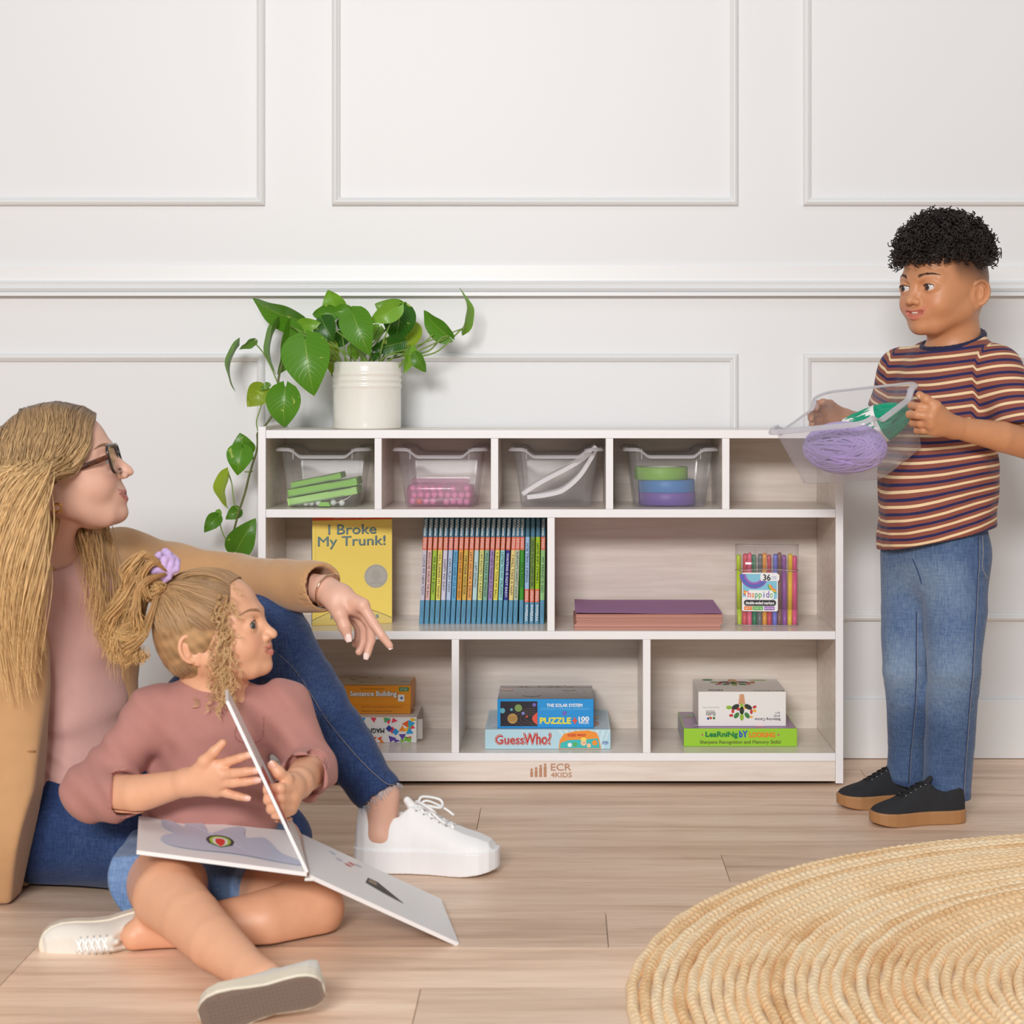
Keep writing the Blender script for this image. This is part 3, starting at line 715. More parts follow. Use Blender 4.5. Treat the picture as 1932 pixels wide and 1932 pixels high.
up = Z1; m_l = [plain((245, 245, 246), .35), plain((130, 200, 225)), plain((125, 90, 185)), plain((60, 110, 190)), plain((240, 130, 50)), plain((240, 205, 60)), plain((30, 28, 36)), plain((225, 70, 60)), plain((90, 180, 70)), plain((160, 110, 190)), plain((60, 165, 110))]
pts = rrect(lw, lh, .004); mb.prism(pts, (lc[0], yl, lc[2]), X1, Z1, Y1, .0006, 0)
LQ = lambda u, v: (lc[0]+u*lw/2, yl, lc[2]+v*lh/2)
sky = [(-.96, .93), (-.96, -.28)]+[(-.96+1.9*k/10, -.28+.10*math.sin(k*1.2)) for k in range(11)]+[(.94, .93)]
mb.quad([tuple(np.array(LQ(u, v))-Y1*.0003) for u, v in sky], 1)
for r_, m_ in ((.031, 2), (.0275, 3), (.024, 2), (.0205, 9), (.0172, 1)): mb.disc(LQ(-.32, .93), r_, X1, Z1, m_, .0004+.0001*(31-r_*1000)/3, 24, math.pi, 2*math.pi)
for r_, m_ in ((.020, 10), (.0175, 5), (.015, 4), (.012, 1)): mb.disc(LQ(.95, .42), r_, X1, Z1, m_, .0004+.0001*(20-r_*1000)/2, 16, math.pi, 1.5*math.pi)
for r_, m_ in ((.018, 4), (.015, 5), (.012, 7), (.009, 1)): mb.disc(LQ(-.96, -.35), r_, X1, Z1, m_, .0004+.0001*(18-r_*1000)/3, 16, 0, .5*math.pi)
mb.prism(rrect(.040, .015, .004), np.array(LQ(.55, .76))-Y1*.0010, X1, Z1, Y1, .0003, 0)
mb.text('36', LQ(.38, .76), X1, Z1, .015, .0125, 6, .03, .0015); mb.text('CLASSIC', LQ(.78, .80), X1, Z1, .011, .0026, 3, 0, .0015); mb.text('COLORS', LQ(.78, .70), X1, Z1, .011, .0026, 3, 0, .0015)
mb.prism(rrect(.060, .022, .010), np.array(LQ(0, -.16))-Y1*.0012, X1, Z1, Y1, .0003, 0)
for k, (ch, m_) in enumerate(zip('happido', (7, 4, 10, 8, 3, 2, 8))):
    hh = {'h': .014, 'd': .014, 'p': .0125, 'i': .0125}.get(ch, .009); dz = {'h': .0025, 'd': .0025, 'p': -.002, 'i': .0015}.get(ch, 0)
    mb.text(ch, np.array(LQ(-.60+.205*k, -.17))+Z1*dz, X1, Z1, .0062 if ch != 'i' else .0018, hh, m_, .01, .0016)
mb.prism(rrect(.068, .0125, .006), np.array(LQ(0, -.56))-Y1*.0012, X1, Z1, Y1, .0003, 6); mb.text('double-ended markers', LQ(0, -.56), X1, Z1, .060, .0062, 0, .03, .0016)
for k, (a, m_, tx) in enumerate(((-.66, 4, 'age 3+'), (-.12, 8, 'chisel tip'), (.52, 9, 'point tip'))):
    mb.rect(LQ(a, -.84), .017 if k == 0 else .022, .008, X1, Z1, m_, .0006); mb.text(tx, LQ(a, -.84), X1, Z1, .012 if k == 0 else .018, .0035, 0, .02, .001)
mb.build('label', m_l, mc0)

# ================================================================== GAME BOXES
def carton(name, label, x0, x1, Y, z0, h, d, mats, rot=0.0, bev=.001):
    t = thing(name, label, 'box', ((x0+x1)/2, Y, z0), (0, 0, rot)); w = x1-x0
    mb = MB(); mb.box((-w/2, 0, 0), (w/2, d, h), 0, bev); o = mb.build('carton', mats, t); return t, o, w
zc = zC1+.0003
pxX = lambda px, Y: (px-VX)*Y/F0
# multicoloured box, upside-down lettering
Y = 3.992; hM = .0545
t, o, w = carton('game_box', 'white box with bright triangle pattern and upside-down lettering under the orange box', pxX(786, Y)-.245, pxX(786, Y), Y, zc, hM, .155, [mat('white_card', (236, 236, 236), .35)])
mb = MB(); tri = [(235, 90, 40), (250, 190, 30), (120, 190, 50), (40, 160, 220), (90, 60, 160), (230, 60, 90), (245, 140, 40), (60, 170, 120)]
r3 = random.Random(5); ms = [plain(c, .35) for c in tri]+[plain((30, 30, 35)), plain((225, 50, 60)), plain((40, 60, 150)), plain((30, 150, 220))]
for k in range(46):
    side = k % 2; u = -w/2+.006+(w-.012)*r3.random(); v = (hM-.006 if side else .005)+r3.uniform(-.004, .004)
    if k > 34: u = w/2-.018+r3.uniform(-.013, .011); v = r3.uniform(.008, hM-.008)
    a = r3.random()*6; s_ = r3.uniform(.006, .0105); tp = []
    for q in range(3): tp.append((min(w/2-.0005, max(-w/2, u+s_*math.cos(a+q*2.1))), -.0003-.00003*(k % 9), min(hM-.0006, max(.0006, v+s_*math.sin(a+q*2.1)))))
    mb.quad(tp, k % 8)
mb.text('MAGNA-TILES', (w/2-.107, 0, hM*.48), -X1, -Z1, .075, .010, 8, .03, .001)
for (dx, dz, m_) in ((0, .0, 9), (-.007, .0035, 10), (.007, -.0035, 11)):
    c = np.array((w/2-.052+dx, -.0009-.0001*(m_-9), hM*.50+dz)); mb.quad([c+.0075*X1*a+.0075*Z1*b for a, b in ((-1, 0), (0, -1), (1, 0), (0, 1))], m_)
mb.build('print', ms, o)
mb = MB(); mb.box((w/2+.0004, .01, .004), (w/2+.0016, .14, hM-.003), 0, R=None); mb.box((w/2+.0014, .012, .006), (w/2+.012, .0135, hM-.006)); mb.build('side_flap', mat('grey_flap', (196, 192, 186), .7), o)
mb = MB(); mb.rect((w/2-.03, .07, hM), .04, .05, X1, Y1, 0, .0003); mb.build('top_print', plain((200, 170, 140)), o)
# orange box with lid
Y = 4.032; z0 = zc+hM+.0004; x1 = pxX(775, Y); hO = .0615
t, o, w = carton('game_box', 'orange lidded box lettered in white, on top of the triangle-patterned box', x1-.215, x1-.0008, Y+.001, z0, hO*.40, .118, [plain((236, 150, 20), .4)])
mo = plain((240, 156, 24), .4); mb = MB(); mb.box((-w/2-.001, -.0012, hO*.32), (w/2+.001, .120, hO), 0, .001); ld = mb.build('lid', mo, t)
mb = MB(); fy = -.0012; ctr = lambda dx, z: (w/2+dx, fy, z)
mb.text('Open-Ended Learning Games', ctr(-.082, hO*.88), X1, Z1, .052, .0035, 1); mb.text('Sentence Building', ctr(-.080, hO*.69), X1, Z1, .101, .0142, 0, .03, .001); mb.text('Sentence Building', ctr(-.0795, hO*.685), X1, Z1, .1025, .0148, 1, .05, .0006)
mb.rect(ctr(-.014, hO*.87), .021, .009, X1, Z1, 2); mb.text('GRADE LEVEL', ctr(-.014, hO*.905), X1, Z1, .016, .002, 0, 0, .0006); mb.text('K-2 / ELL', ctr(-.014, hO*.85), X1, Z1, .016, .003, 0, .01, .0006)
mb.rect(ctr(-.020, hO*.56), .014, .015, X1, Z1, 0); mb.disc(ctr(-.019, hO*.56), .003, X1, Z1, 3, .0006, 12)
mb.rect((0, .06, hO), w-.006, .105, X1, Y1, 4, .0002)
for k in range(26): mb.rect((r3.uniform(-w/2+.01, w/2-.01), r3.uniform(.015, .11), hO), r3.uniform(.006, .018), .004, X1, Y1, r3.choice([1, 3, 0, 5]), .0005)
mb.build('lid_print', [m_white, plain((120, 66, 16)), plain((36, 130, 60)), plain((70, 120, 190)), plain((240, 232, 210)), plain((240, 200, 50))], ld)
mb = MB(); mb.text('with 2 & 3 word vocabulary, interlocking cards', (w/2-.062, 0, hO*.24), X1, Z1, .088, .003, 0); mb.text('illustrations on the back of the box', (w/2-.072, 0, hO*.10), X1, Z1, .066, .003, 0)
mb.build('print', [plain((120, 60, 10))], o)
# pale blue guessing game
Y = 3.922; hG = .0413; x0, x1 = pxX(915, Y), pxX(1152, Y)
t, o, w = carton('game_box', 'pale blue flat game box with red bubble lettering, bottom middle compartment', x0, x1, Y, zc, hG, .236, [mat('pale_blue_card', (186, 222, 236), .3)])
mb = MB(); f0 = 0
G = lambda px, py: ((px-1033.5)*Y/F0, f0, (1414-py)*Y/F0)
for k in range(9):
    a = k*.2-.1; c = np.array(G(1085+k*3, 1414)); p1 = G(1052+k*12, 1377.6); p2 = G(1058+k*12, 1377.6)
    mb.quad([(G(1078+k*7, 1413.6)[0], -.0002, .0006), (G(1082+k*7, 1413.6)[0], -.0002, .0006), (p2[0] if p2[0] < w/2-.001 else w/2-.001, -.0002, hG-.0008), (min(p1[0], w/2-.001), -.0002, hG-.0008)], 5)
for b_, m_, o_, dw in ((.10, 6, .0004, 4.5), (.075, 2, .0007, 3), (.045, 0, .0010, 1.5), (.03, 1, .0013, 0)):
    mb.text('Guess', G(962, 1396), X1, Z1, (53+dw)*Y/F0, (16+dw)*Y/F0, m_, b_*.5, o_); mb.text('Who?', G(1014, 1394.5), X1, Z1, (50+dw)*Y/F0, (20+dw)*Y/F0, m_, b_*.5, o_)
bus = [(1054, 1413), (1056, 1397), (1064, 1385), (1085, 1380), (1110, 1378.5), (1126, 1383), (1131, 1396), (1134, 1413)]
mb.quad([(G(*q)[0], -.0004, G(*q)[2]) for q in bus][::-1], 3)
mb.quad([(G(*q)[0], -.0006, G(*q)[2]) for q in ((1056, 1412), (1058, 1402), (1072, 1397), (1128, 1394), (1132, 1412))][::-1], 4)
mb.text('GUESS WHO?', G(1088, 1387.5), X1, Z1, 34*Y/F0, 5*Y/F0, 1, .03, .001)
for (px, py, r_, m_) in ((1101, 1402, 5.5, 7), (1075, 1406, 4, 6), (1085, 1405, 4, 8), (1122, 1402, 5, 3), (1111, 1407, 4, 7)):
    mb.disc(G(px, py), r_*Y/F0, X1, Z1, m_, .001, 16)
mb.disc(G(1101, 1397.5), 6*Y/F0, X1, Z1, 9, .0013, 16, 0, math.pi); mb.disc(G(1100, 1402), .8*Y/F0, X1, Z1, 2, .0013, 8); mb.disc(G(1103, 1402), .8*Y/F0, X1, Z1, 2, .0013, 8)
mb.disc(G(1142, 1402), 6*Y/F0, X1, Z1, 10, .0006, 16, ry=3*Y/F0); mb.text('Hasbro', G(1142, 1402), X1, Z1, 9*Y/F0, 2.4*Y/F0, 6, .02, .001)
mb.build('print', [m_white, plain((200, 36, 40), .35), plain((60, 20, 30)), plain((245, 150, 50)), plain((60, 190, 190)), plain((208, 234, 242), .3), m_white, plain((250, 205, 165)), plain((90, 180, 90)), plain((250, 225, 90)), plain((80, 130, 190))], o)
mb = MB(); mb.rect((0, .118, hG), w-.008, .228, X1, Y1, 0, .0002); mb.disc((.075, .07, hG), .035, X1, Y1, 1, .0004, 24, ry=.05); mb.rect((-.105, .06, hG), .03, .07, X1, Y1, 2, .0004); mb.disc((.09, .14, hG), .02, X1, Y1, 3, .0006, 20)
mb.build('top_print', [plain((150, 190, 208), .25), plain((170, 80, 60), .3), plain((190, 210, 220), .3), plain((230, 150, 90), .3)], o)
# solar system puzzle
Y = 3.936; z0 = zc+hG+.0004; hS = .0615; x0, x1 = pxX(938.5, Y), pxX(1120, Y)
t, o, w = carton('puzzle_box', 'blue puzzle box with planets picture, on top of the pale blue game box', x0, x1, Y, z0, hS, .178, [mat('blue_card', (14, 148, 222), .3)])
G = lambda px, py: ((px-1029.2)*Y/F0, 0, (1375-py)*Y/F0)
mb = MB(); mb.rect(G(979, 1348), 70*Y/F0, 47*Y/F0, X1, Z1, 0, .0003)
def planet(px, py, r, m1): mb.disc(G(px, py), r*Y/F0, X1, Z1, m1, .0008, 20)
for (px, py, r, ratio) in ((1010, 1357, 46, .42), (1008, 1357, 36, .42), (1008, 1357, 27, .42), (1008, 1357, 18, .42)):
    pp = [G(px+r*math.cos(a), py-r*ratio*math.sin(a)) for a in np.linspace(0, 2*math.pi, 40)]
    pp = [(x, -.0006, z) for x, _, z in pp if G(945, 0)[0] < x < G(1013, 0)[0] and G(0, 1371)[2] < z < G(0, 1325)[2]]
    run = []
    for q in pp+[None]:
        if q is None or (run and abs(q[0]-run[-1][0])+abs(q[2]-run[-1][2]) > .012):
            if len(run) > 2: mb.tube(run, .00022, 4, 5)
            run = [] if q is None else [q]
        else: run.append(q)
for a in ((978, 1337, 7, 1), (967, 1357, 9.5, 2), (948, 1342, 5, 3), (1008, 1331, 3.5, 7), (987, 1347, 3, 4), (994, 1353, 2, 6), (965, 1340, 2.5, 3)): planet(*a)
for i in range(5): mb.rect(G(967, 1352+i*2.4), (17-abs(i-2)*1.5)*Y/F0, .0008, X1, Z1, 8, .0009)
pp = [G(1013.8, 1345)]+[G(1013.8-10*math.sin(math.pi*k/10), 1345+24*k/10) for k in range(11)]
mb.quad([(x, -.0009, z) for x, _, z in pp[1:]], 6)
mb.text('THE SOLAR SYSTEM', G(1065, 1332), X1, Z1, 67*Y/F0, 6*Y/F0, 9, .03); mb.text('LE SYSTEME SOLAIRE   EL SISTEMA SOLAR   DAS SONNENSYSTEM', G(1065.5, 1338.8), X1, Z1, 91*Y/F0, 3.4*Y/F0, 10)
mb.disc(G(1065, 1347), 4.3*Y/F0, X1, Z1, 7, .0005, 16); mb.text('PUZZLE', G(1048, 1361), X1, Z1, 58*Y/F0, 11*Y/F0, 11, .06); mb.disc(G(1084.5, 1361), 3.4*Y/F0, X1, Z1, 6, .0005, 12); mb.rect(G(1084.5, 1361), 9*Y/F0, 3*Y/F0, X1, Z1, 6, .0006); mb.rect(G(1084.5, 1361), 3*Y/F0, 12*Y/F0, X1, Z1, 6, .0007)
mb.text('100', G(1101.5, 1357.5), X1, Z1, 19*Y/F0, 8*Y/F0, 9, .05); mb.text('PIECES', G(1101.5, 1364.5), X1, Z1, 18*Y/F0, 4.4*Y/F0, 9, .03)
mb.build('print', [plain((22, 20, 38), .3), plain((120, 150, 80)), plain((190, 150, 80)), plain((90, 170, 190)), plain((120, 130, 200)), plain((170, 130, 90)), plain((226, 84, 60)), plain((110, 100, 190)), plain((110, 76, 36)), m_white, plain((120, 200, 240)), plain((236, 226, 70))], o)
mb = MB(); mb.rect((0, .089, hS), w-.001, .176, X1, Y1, 0, .0002); mb.rect((-.0, .163, hS), w-.004, .022, X1, Y1, 1, .0004); mb.text('PUZZLE 100', (0, .163, hS), -X1, -Y1, .12, .014, 2, .04, .0006)
mb.disc((-.085, .12, hS), .016, X1, Y1, 3, .0005, 20)
for q in range(4): mb.disc((.02, .09, hS), .030+.018*q, X1, Y1, 4, .0004, 40, ri=.0293+.018*q, ry=.018+.011*q)
mb.disc((.05, .12, hS), .014, X1, Y1, 4, .0006, 20); mb.disc((-.03, .05, hS), .02, X1, Y1, 5, .0006, 20)
mb.build('top_print', [plain((58, 52, 62), .18), plain((120, 74, 62), .2), plain((170, 120, 70), .2), plain((180, 80, 60), .2), plain((120, 92, 66), .2), plain((100, 96, 90), .2)], o)
# green learning game
Y = 3.951; hL = .038; x0, x1 = pxX(1290, Y), pxX(1504, Y)
t, o, w = carton('game_box', 'lime green flat game box with multicoloured title, bottom right compartment', x0, x1, Y, zc, hL, .205, [mat('lime_card', (156, 208, 52), .35)])
G = lambda px, py: ((px-1397)*Y/F0, 0, (1409-py)*Y/F0); k_ = Y/F0
mb = MB(); mb.text('LeaRniNg', G(1361.5, 1387.5), X1, Z1, 60*k_, 12*k_, 0, .06); mb.text('bY', G(1402.5, 1385.5), X1, Z1, 15*k_, 12*k_, 1, .06); mb.text('LOOKiNG', G(1438, 1387), X1, Z1, 48*k_, 9*k_, 2, .06)
mb.disc(G(1325, 1387), 1.8*k_, X1, Z1, 3, .0004, 12); mb.disc(G(1468.5, 1387), 1.8*k_, X1, Z1, 3, .0004, 12); mb.text('Sharpens Recognition and Memory Skills!', G(1397, 1401.5), X1, Z1, 153*k_, 8*k_, 4, .015)
mb.build('print', [plain((20, 130, 60)), plain((40, 90, 190)), plain((240, 130, 20)), plain((210, 60, 130)), plain((90, 90, 40))], o)
mb = MB(); mb.rect((0, .1025, hL), w-.004, .200, X1, Y1, 0, .0002)
for k in range(30): mb.rect((r3.uniform(-w/2+.012, w/2-.012), r3.uniform(.012, .19), hL), r3.uniform(.01, .02), r3.uniform(.01, .02), X1, Y1, 1+k % 5, .0004+k*.00001)
mb.build('top_print', [plain((150, 110, 160), .3), plain((200, 90, 130), .3), plain((90, 150, 200), .3), plain((230, 200, 80), .3), plain((220, 220, 225), .3), plain((90, 170, 90), .3)], o)
mb = MB(); mb.rect((-w/2, .1025, hL/2), .198, hL-.003, -Y1, Z1, 0, .0002); mb.build('side_print', plain((170, 176, 200), .35), o)
# white balancing-toy box (upside down)
Y = 3.976; z0 = zc+hL+.0004; hW = .0737; x0, x1 = pxX(1317.5, Y), pxX(1483, Y)
t, o, w = carton('toy_box', 'white toy box with upside-down cactus picture, on top of the lime green box', x0, x1, Y, z0, hW, .176, [mat('white_card2', (242, 240, 238), .4)])
G = lambda px, py: ((px-1400.2)*Y/F0, 0, (1370.5-py)*Y/F0); k_ = Y/F0
mcs = [plain((214, 158, 120)), plain((40, 46, 36)), plain((150, 190, 50)), plain((200, 50, 50)), plain((60, 130, 60)), plain((245, 180, 50)), plain((60, 60, 60)), plain((50, 80, 160)), plain((225, 225, 225)), plain((170, 170, 165))]
def cactus(mb, o0, ax, ay, s):
    o0 = np.array(o0, float); n = np.cross(ax, ay)
    pt = lambda u, v: o0+ax*u*s+ay*v*s
    def blob(u, v, r, ry, m_, ang, off): ca, sa = math.cos(ang), math.sin(ang); mb.disc(pt(u, v), r*s, ax*ca+ay*sa, -ax*sa+ay*ca, m_, off, 14, ry=ry*s)
    mb.quad([pt(u, v)+n*.0004 for u, v in ((-6.5, 0), (6.5, 0), (4, 19), (-4, 19))], 0)
    for (u, v, r, ry, m_, an) in ((-12, -5, 8, 4.5, 1, .5), (12, -5, 8, 4.5, 1, -.5), (0, -12, 4.5, 7, 1, 0), (-24, -6, 5.5, 3.5, 2, 0), (-17, -13, 2.6, 4, 3, 0), (18, -14, 2.6, 4.5, 3, 0), (24, -5, 4, 2.6, 3, .4),
        (24, -12, 3.6, 2.6, 5, -.4), (-10, -21, 6.5, 4, 4, .9), (10, -21, 6.5, 4, 4, -.9), (0, -24, 3.8, 7, 2, 0), (-20, -21, 4, 2.6, 3, .1), (18, -24, 3, 2, 5, 0), (0, -3, 3.4, 5, 2, 0), (7, -6, 3.4, 3.4, 5, 0), (-7, -9, 3.6, 3, 3, 0)):
        blob(u, v, r, ry, m_, an, .0006+.00002*abs(u))
mb = MB(); cactus(mb, G(1399.5, 1329), X1, Z1, k_)
mb.text('PLAN', G(1341, 1348), -X1, -Z1, 17*k_, 4.6*k_, 6, .02); mb.text('TOYS', G(1341, 1343), -X1, -Z1, 17*k_, 4.6*k_, 6, .02)
mb.disc(G(1347, 1355), 2.6*k_, X1, Z1, 4, .0005, 10); mb.disc(G(1341, 1355), 2.4*k_, X1, Z1, 3, .0005, 10); mb.disc(G(1336, 1356), 2.4*k_, X1, Z1, 7, .0005, 10); mb.disc(G(1338, 1352.5), 1.6*k_, X1, Z1, 5, .0006, 10)
mb.text('Sustainable Play', G(1341, 1335), -X1, -Z1, 32*k_, 4*k_, 9, .0)
mb.text('Balancing Cactus', G(1448, 1357), -X1, -Z1, 48*k_, 6*k_, 6, .015); mb.text('4101', G(1466, 1351), -X1, -Z1, 12*k_, 4.5*k_, 6, .01); mb.text('3yr+', G(1467, 1345), -X1, -Z1, 9*k_, 4.5*k_, 6, .01)
mb.build('print', mcs, o)
mb = MB(); T_ = np.array((-.008, .135, hW)); cactus(mb, T_, X1, Y1, .00175)
mb.text('Balancing Cactus', (.058, .012, hW), -X1, -Y1, .066, .009, 6, .015); mb.text('PLAN TOYS', (-.055, .02, hW), -X1, -Y1, .03, .012, 6, .02); mb.disc((-.062, .16, hW), .012, X1, Y1, 4, .0004, 16); mb.disc((.05, .155, hW), .02, X1, Y1, 2, .0004, 16, ry=.006)
mb.build('top_print', mcs, o)
# ================================================================== PLANT
def leaf_mat():
    m = bpy.data.materials.new('pothos_leaf'); m.use_nodes = True; nt = m.node_tree; L = nt.links.new; N = nt.nodes.new
    b = nt.nodes['Principled BSDF']; b.inputs['Roughness'].default_value = 0.33; b.inputs['Subsurface Weight'].default_value = 0.0
    u = N('ShaderNodeAttribute'); u.attribute_name = 'lu'; v = N('ShaderNodeAttribute'); v.attribute_name = 'lv'; c = N('ShaderNodeAttribute'); c.attribute_name = 'Col'
    def M(op, a, b_=None, c_=None):
        n = N('ShaderNodeMath'); n.operation = op
        for i, x in enumerate((a, b_, c_)):
            if x is None: continue
            if isinstance(x, (int, float)): n.inputs[i].default_value = x
            else: L(x, n.inputs[i])
        return n.outputs[0]
    av = M('ABSOLUTE', v.outputs['Fac'])
    vein = M('SINE', M('MULTIPLY', M('SUBTRACT', u.outputs['Fac'], M('MULTIPLY', av, 0.35)), 62))
    vein = M('POWER', M('MAXIMUM', vein, 0), 10)
    mid = M('LESS_THAN', av, 0.022)
    tc = N('ShaderNodeTexCoord'); n1 = N('ShaderNodeTexNoise'); n1.inputs['Scale'].default_value = 30; n1.inputs['Detail'].default_value = 5
    n1.inputs['Distortion'].default_value = 1.2; L(tc.outputs['Object'], n1.inputs[0])
    patch = N('ShaderNodeMapRange'); patch.inputs[1].default_value = 0.665; patch.inputs[2].default_value = 0.69; L(n1.outputs[0], patch.inputs[0])
    f = M('MINIMUM', M('ADD', M('MULTIPLY', mid, .5), M('ADD', M('MULTIPLY', vein, .10), M('MULTIPLY', patch.outputs[0], 0.8))), 1)
    mx = N('ShaderNodeMix'); mx.data_type = 'RGBA'; L(f, mx.inputs[0]); L(c.outputs['Color'], mx.inputs[6]); mx.inputs[7].default_value = sr(178, 200, 92)
    L(mx.outputs[2], b.inputs['Base Color'])
    bp = N('ShaderNodeBump'); bp.inputs['Strength'].default_value = .25; bp.inputs['Distance'].default_value = .001; L(M('SUBTRACT', 1, M('ADD', mid, vein)), bp.inputs['Height']); L(bp.outputs[0], b.inputs['Normal'])
    tr = N('ShaderNodeBsdfTranslucent'); L(mx.outputs[2], tr.inputs[0]); ms = N('ShaderNodeMixShader'); ms.inputs[0].default_value = 0.22
    L(b.outputs[0], ms.inputs[1]); L(tr.outputs[0], ms.inputs[2]); L(ms.outputs[0], nt.nodes['Material Output'].inputs[0])
    return m
pot_c = np.array([P(692.5, 808, 4.0)[0], 4.005, zT1+.0002])
plant = thing('potted_plant', 'trailing green pothos in a ribbed white pot on top of the cabinet', 'plant', pot_c)
pr = .0722; pz = .1435
prof = [(0, 0), (pr-.004, 0), (pr-.001, .001), (pr, .004)]+[(pr, z) for z in (.03, .06, .084)]
for zc_ in (.092, .105, .118): prof += [(pr+.0002, zc_-.005), (pr+.0018, zc_-.002), (pr+.0022, zc_), (pr+.0018, zc_+.002), (pr+.0002, zc_+.005)]
prof += [(pr, .127), (pr-.0002, pz-.002), (pr-.002, pz), (pr-.004, pz-.001), (pr-.005, pz-.02), (0, pz-.02)]
mb = MB(); mb.lathe(prof, 72); mb.build('pot', mat('white_ceramic', (240, 238, 230), .22, coat=.3), plant)
mb = MB(); mb.lathe([(pr-.0055, pz-.0195), (0, pz-.014)], 40); mb.build('soil', mat('soil', (60, 44, 32), .95, bump=.6, bscale=300), plant)
lv = lambda u, v: (340+u/3.331, 530+v/3.331)
leaves = [ # base, tip, width (in a 3.33x crop), depth, shade, curl
 ((760, 250), (448, 112), 165, 4.06, 0, .02), ((748, 292), (886, 262), 100, 4.02, 1, .01), ((985, 198), (928, 55), 150, 4.09, 1, .0), ((980, 205), (826, 210), 110, 4.05, 0, .02),
 ((890, 245), (965, 380), 150, 4.03, 2, .015), ((1085, 205), (1190, 468), 205, 3.94, 0, .03), ((985, 192), (1112, 190), 90, 4.02, 0, .01), ((1395, 215), (1222, 145), 165, 4.10, 1, .01),
 ((1368, 158), (1185, 262), 125, 3.97, 1, .02), ((1395, 165), (1350, 395), 205, 4.04, 2, .02), ((1392, 385), (1195, 430), 120, 4.01, 2, .01), ((1450, 275), (1395, 465), 170, 4.09, 3, .01),
 ((1692, 350), (1525, 186), 125, 4.03, 0, .015), ((1768, 302), (1772, 45), 50, 4.05, 1, .03), ((1445, 425), (1408, 582), 70, 3.99, 1, .01), ((1480, 460), (1545, 575), 80, 3.985, 0, .01), ((935, 488), (958, 602), 60, 4.02, 3, .01),
 ((785, 370), (838, 722), 300, 3.90, 0, .03), ((690, 285), (625, 595), 120, 4.0, 0, .03), ((618, 272), (585, 585), 55, 4.06, 4, .03), ((465, 372), (370, 430), 50, 4.05, 4, .005), ((372, 405), (328, 692), 62, 4.045, 4, .03),
 ((532, 678), (420, 790), 150, 4.02, 3, .02), ((560, 650), (505, 690), 40, 4.02, 4, .0), ((660, 672), (652, 926), 215, 3.93, 0, .03), ((390, 1050), (358, 1222), 165, 4.0, 0, .02), ((410, 1080), (375, 955), 150, 4.02, 0, .01),
 ((305, 1208), (288, 1432), 95, 4.02, 3, .03), ((372, 1440), (285, 1498), 85, 4.02, 0, .015), ((238, 1480), (150, 1580), 95, 4.03, 0, .02), ((235, 1480), (245, 1430), 48, 4.03, 1, .0), ((350, 1700), (472, 1493), 175, 3.99, 0, .02),
 ((920, 400), (1000, 498), 120, 4.06, 3, .01), ((1090, 400), (1110, 495), 90, 4.06, 1, .0), ((1240, 480), (1205, 455), 60, 3.97, 2, .0), ((1250, 290), (1200, 380), 90, 4.08, 1, .0), ((1030, 330), (985, 420), 100, 4.07, 2, 0), ((1010, 300), (1085, 250), 110, 4.09, 2, 0)]
shades = [(84, 140, 30), (118, 168, 48), (50, 104, 26), (146, 172, 42), (104, 146, 62)]
mb = MB(); LU = []; LV = []; NU, NV = 14, 10; bases = []
for i, (b_, t_, wpx, Y, sh, curl) in enumerate(leaves):
    B = P(*lv(*b_), Y); T = P(*lv(*t_), Y-.01 if i % 3 else Y+.012); ax = T-B; Ln = np.linalg.norm(ax); ax /= Ln; bases.append(B)
    lat = np.cross(ax, [0, -1, 0]); lat /= np.linalg.norm(lat); wd = wpx/3.331*Y/F0
    dy = math.sqrt(max(0, (0.62*Ln)**2-wd**2)); full = lat*wd+np.array([0, dy*(1 if i % 2 else -1), 0]); W = np.linalg.norm(full); full /= W; nrm = np.cross(ax, full)
    if nrm[1] > 0: nrm = -nrm
    vs = []; r4 = random.Random(i); tw = r4.uniform(-.25, .25)
    for a in range(NU+1):
        u = a/NU; hw = .5*W*(math.sin(math.pi*min(1, u)**.62)**.85)*(1.06-.1*u) if 0 < u < 1 else 0
        if u == 0: hw = .5*W*.10
        for c in range(NV+1):
            v = -1+2*c/NV; back = -.17*Ln*abs(v)**1.5*(1-u)**3*(1 if abs(v) > .1 else 0)
            p = B+ax*(u*Ln+back)+full*(v*hw)
            p = p+nrm*(abs(v)**1.5*hw*.28+curl*2.2*(-(u-.45)**2+.2)*1.0+.0016*math.sin(u*13+i)*abs(v))
            p = p+nrm*tw*v*u*hw; p[1] = min(p[1], WALL-.006); vs.append(p); LU.append(u); LV.append(v)
    fs = [(a*(NV+1)+c, a*(NV+1)+c+1, (a+1)*(NV+1)+c+1, (a+1)*(NV+1)+c) for a in range(NU) for c in range(NV)]
    col = np.array(sr(*shades[sh])[:3])*r4.uniform(.9, 1.12); mb.add(vs, fs, 0, True, col=col)
mb.build('foliage', leaf_mat(), plant, world=True, attrs={'lu': LU, 'lv': LV})
m_stem = mat('stem_green', (120, 150, 62), .45, noise=.15, nscale=25); m_vine = mat('vine_brown', (92, 100, 50), .5, noise=.25, nscale=40)
mb = MB(); root = pot_c+np.array([0, 0, pz-.016])
for i in list(range(0, 19))+[32, 33, 34, 35, 36, 37]:
    B = bases[i]; r4 = random.Random(i+50); s0 = root+np.array([r4.uniform(-.04, .04)+.25*np.clip(B[0]-root[0], -.12, .12), r4.uniform(-.03, .03), 0])
    up_ = root[2]+.03; m1 = np.array([s0[0]*.7+B[0]*.3, s0[1]*.6+B[1]*.4, max(up_, s0[2]+.45*(B[2]-s0[2]))]); 
    if B[2] < root[2]+.03: m1[2] = root[2]+.035
    mb.tube(smooth_curve([s0, m1, B], 8), np.linspace(.0022, .0013, 17), 7)
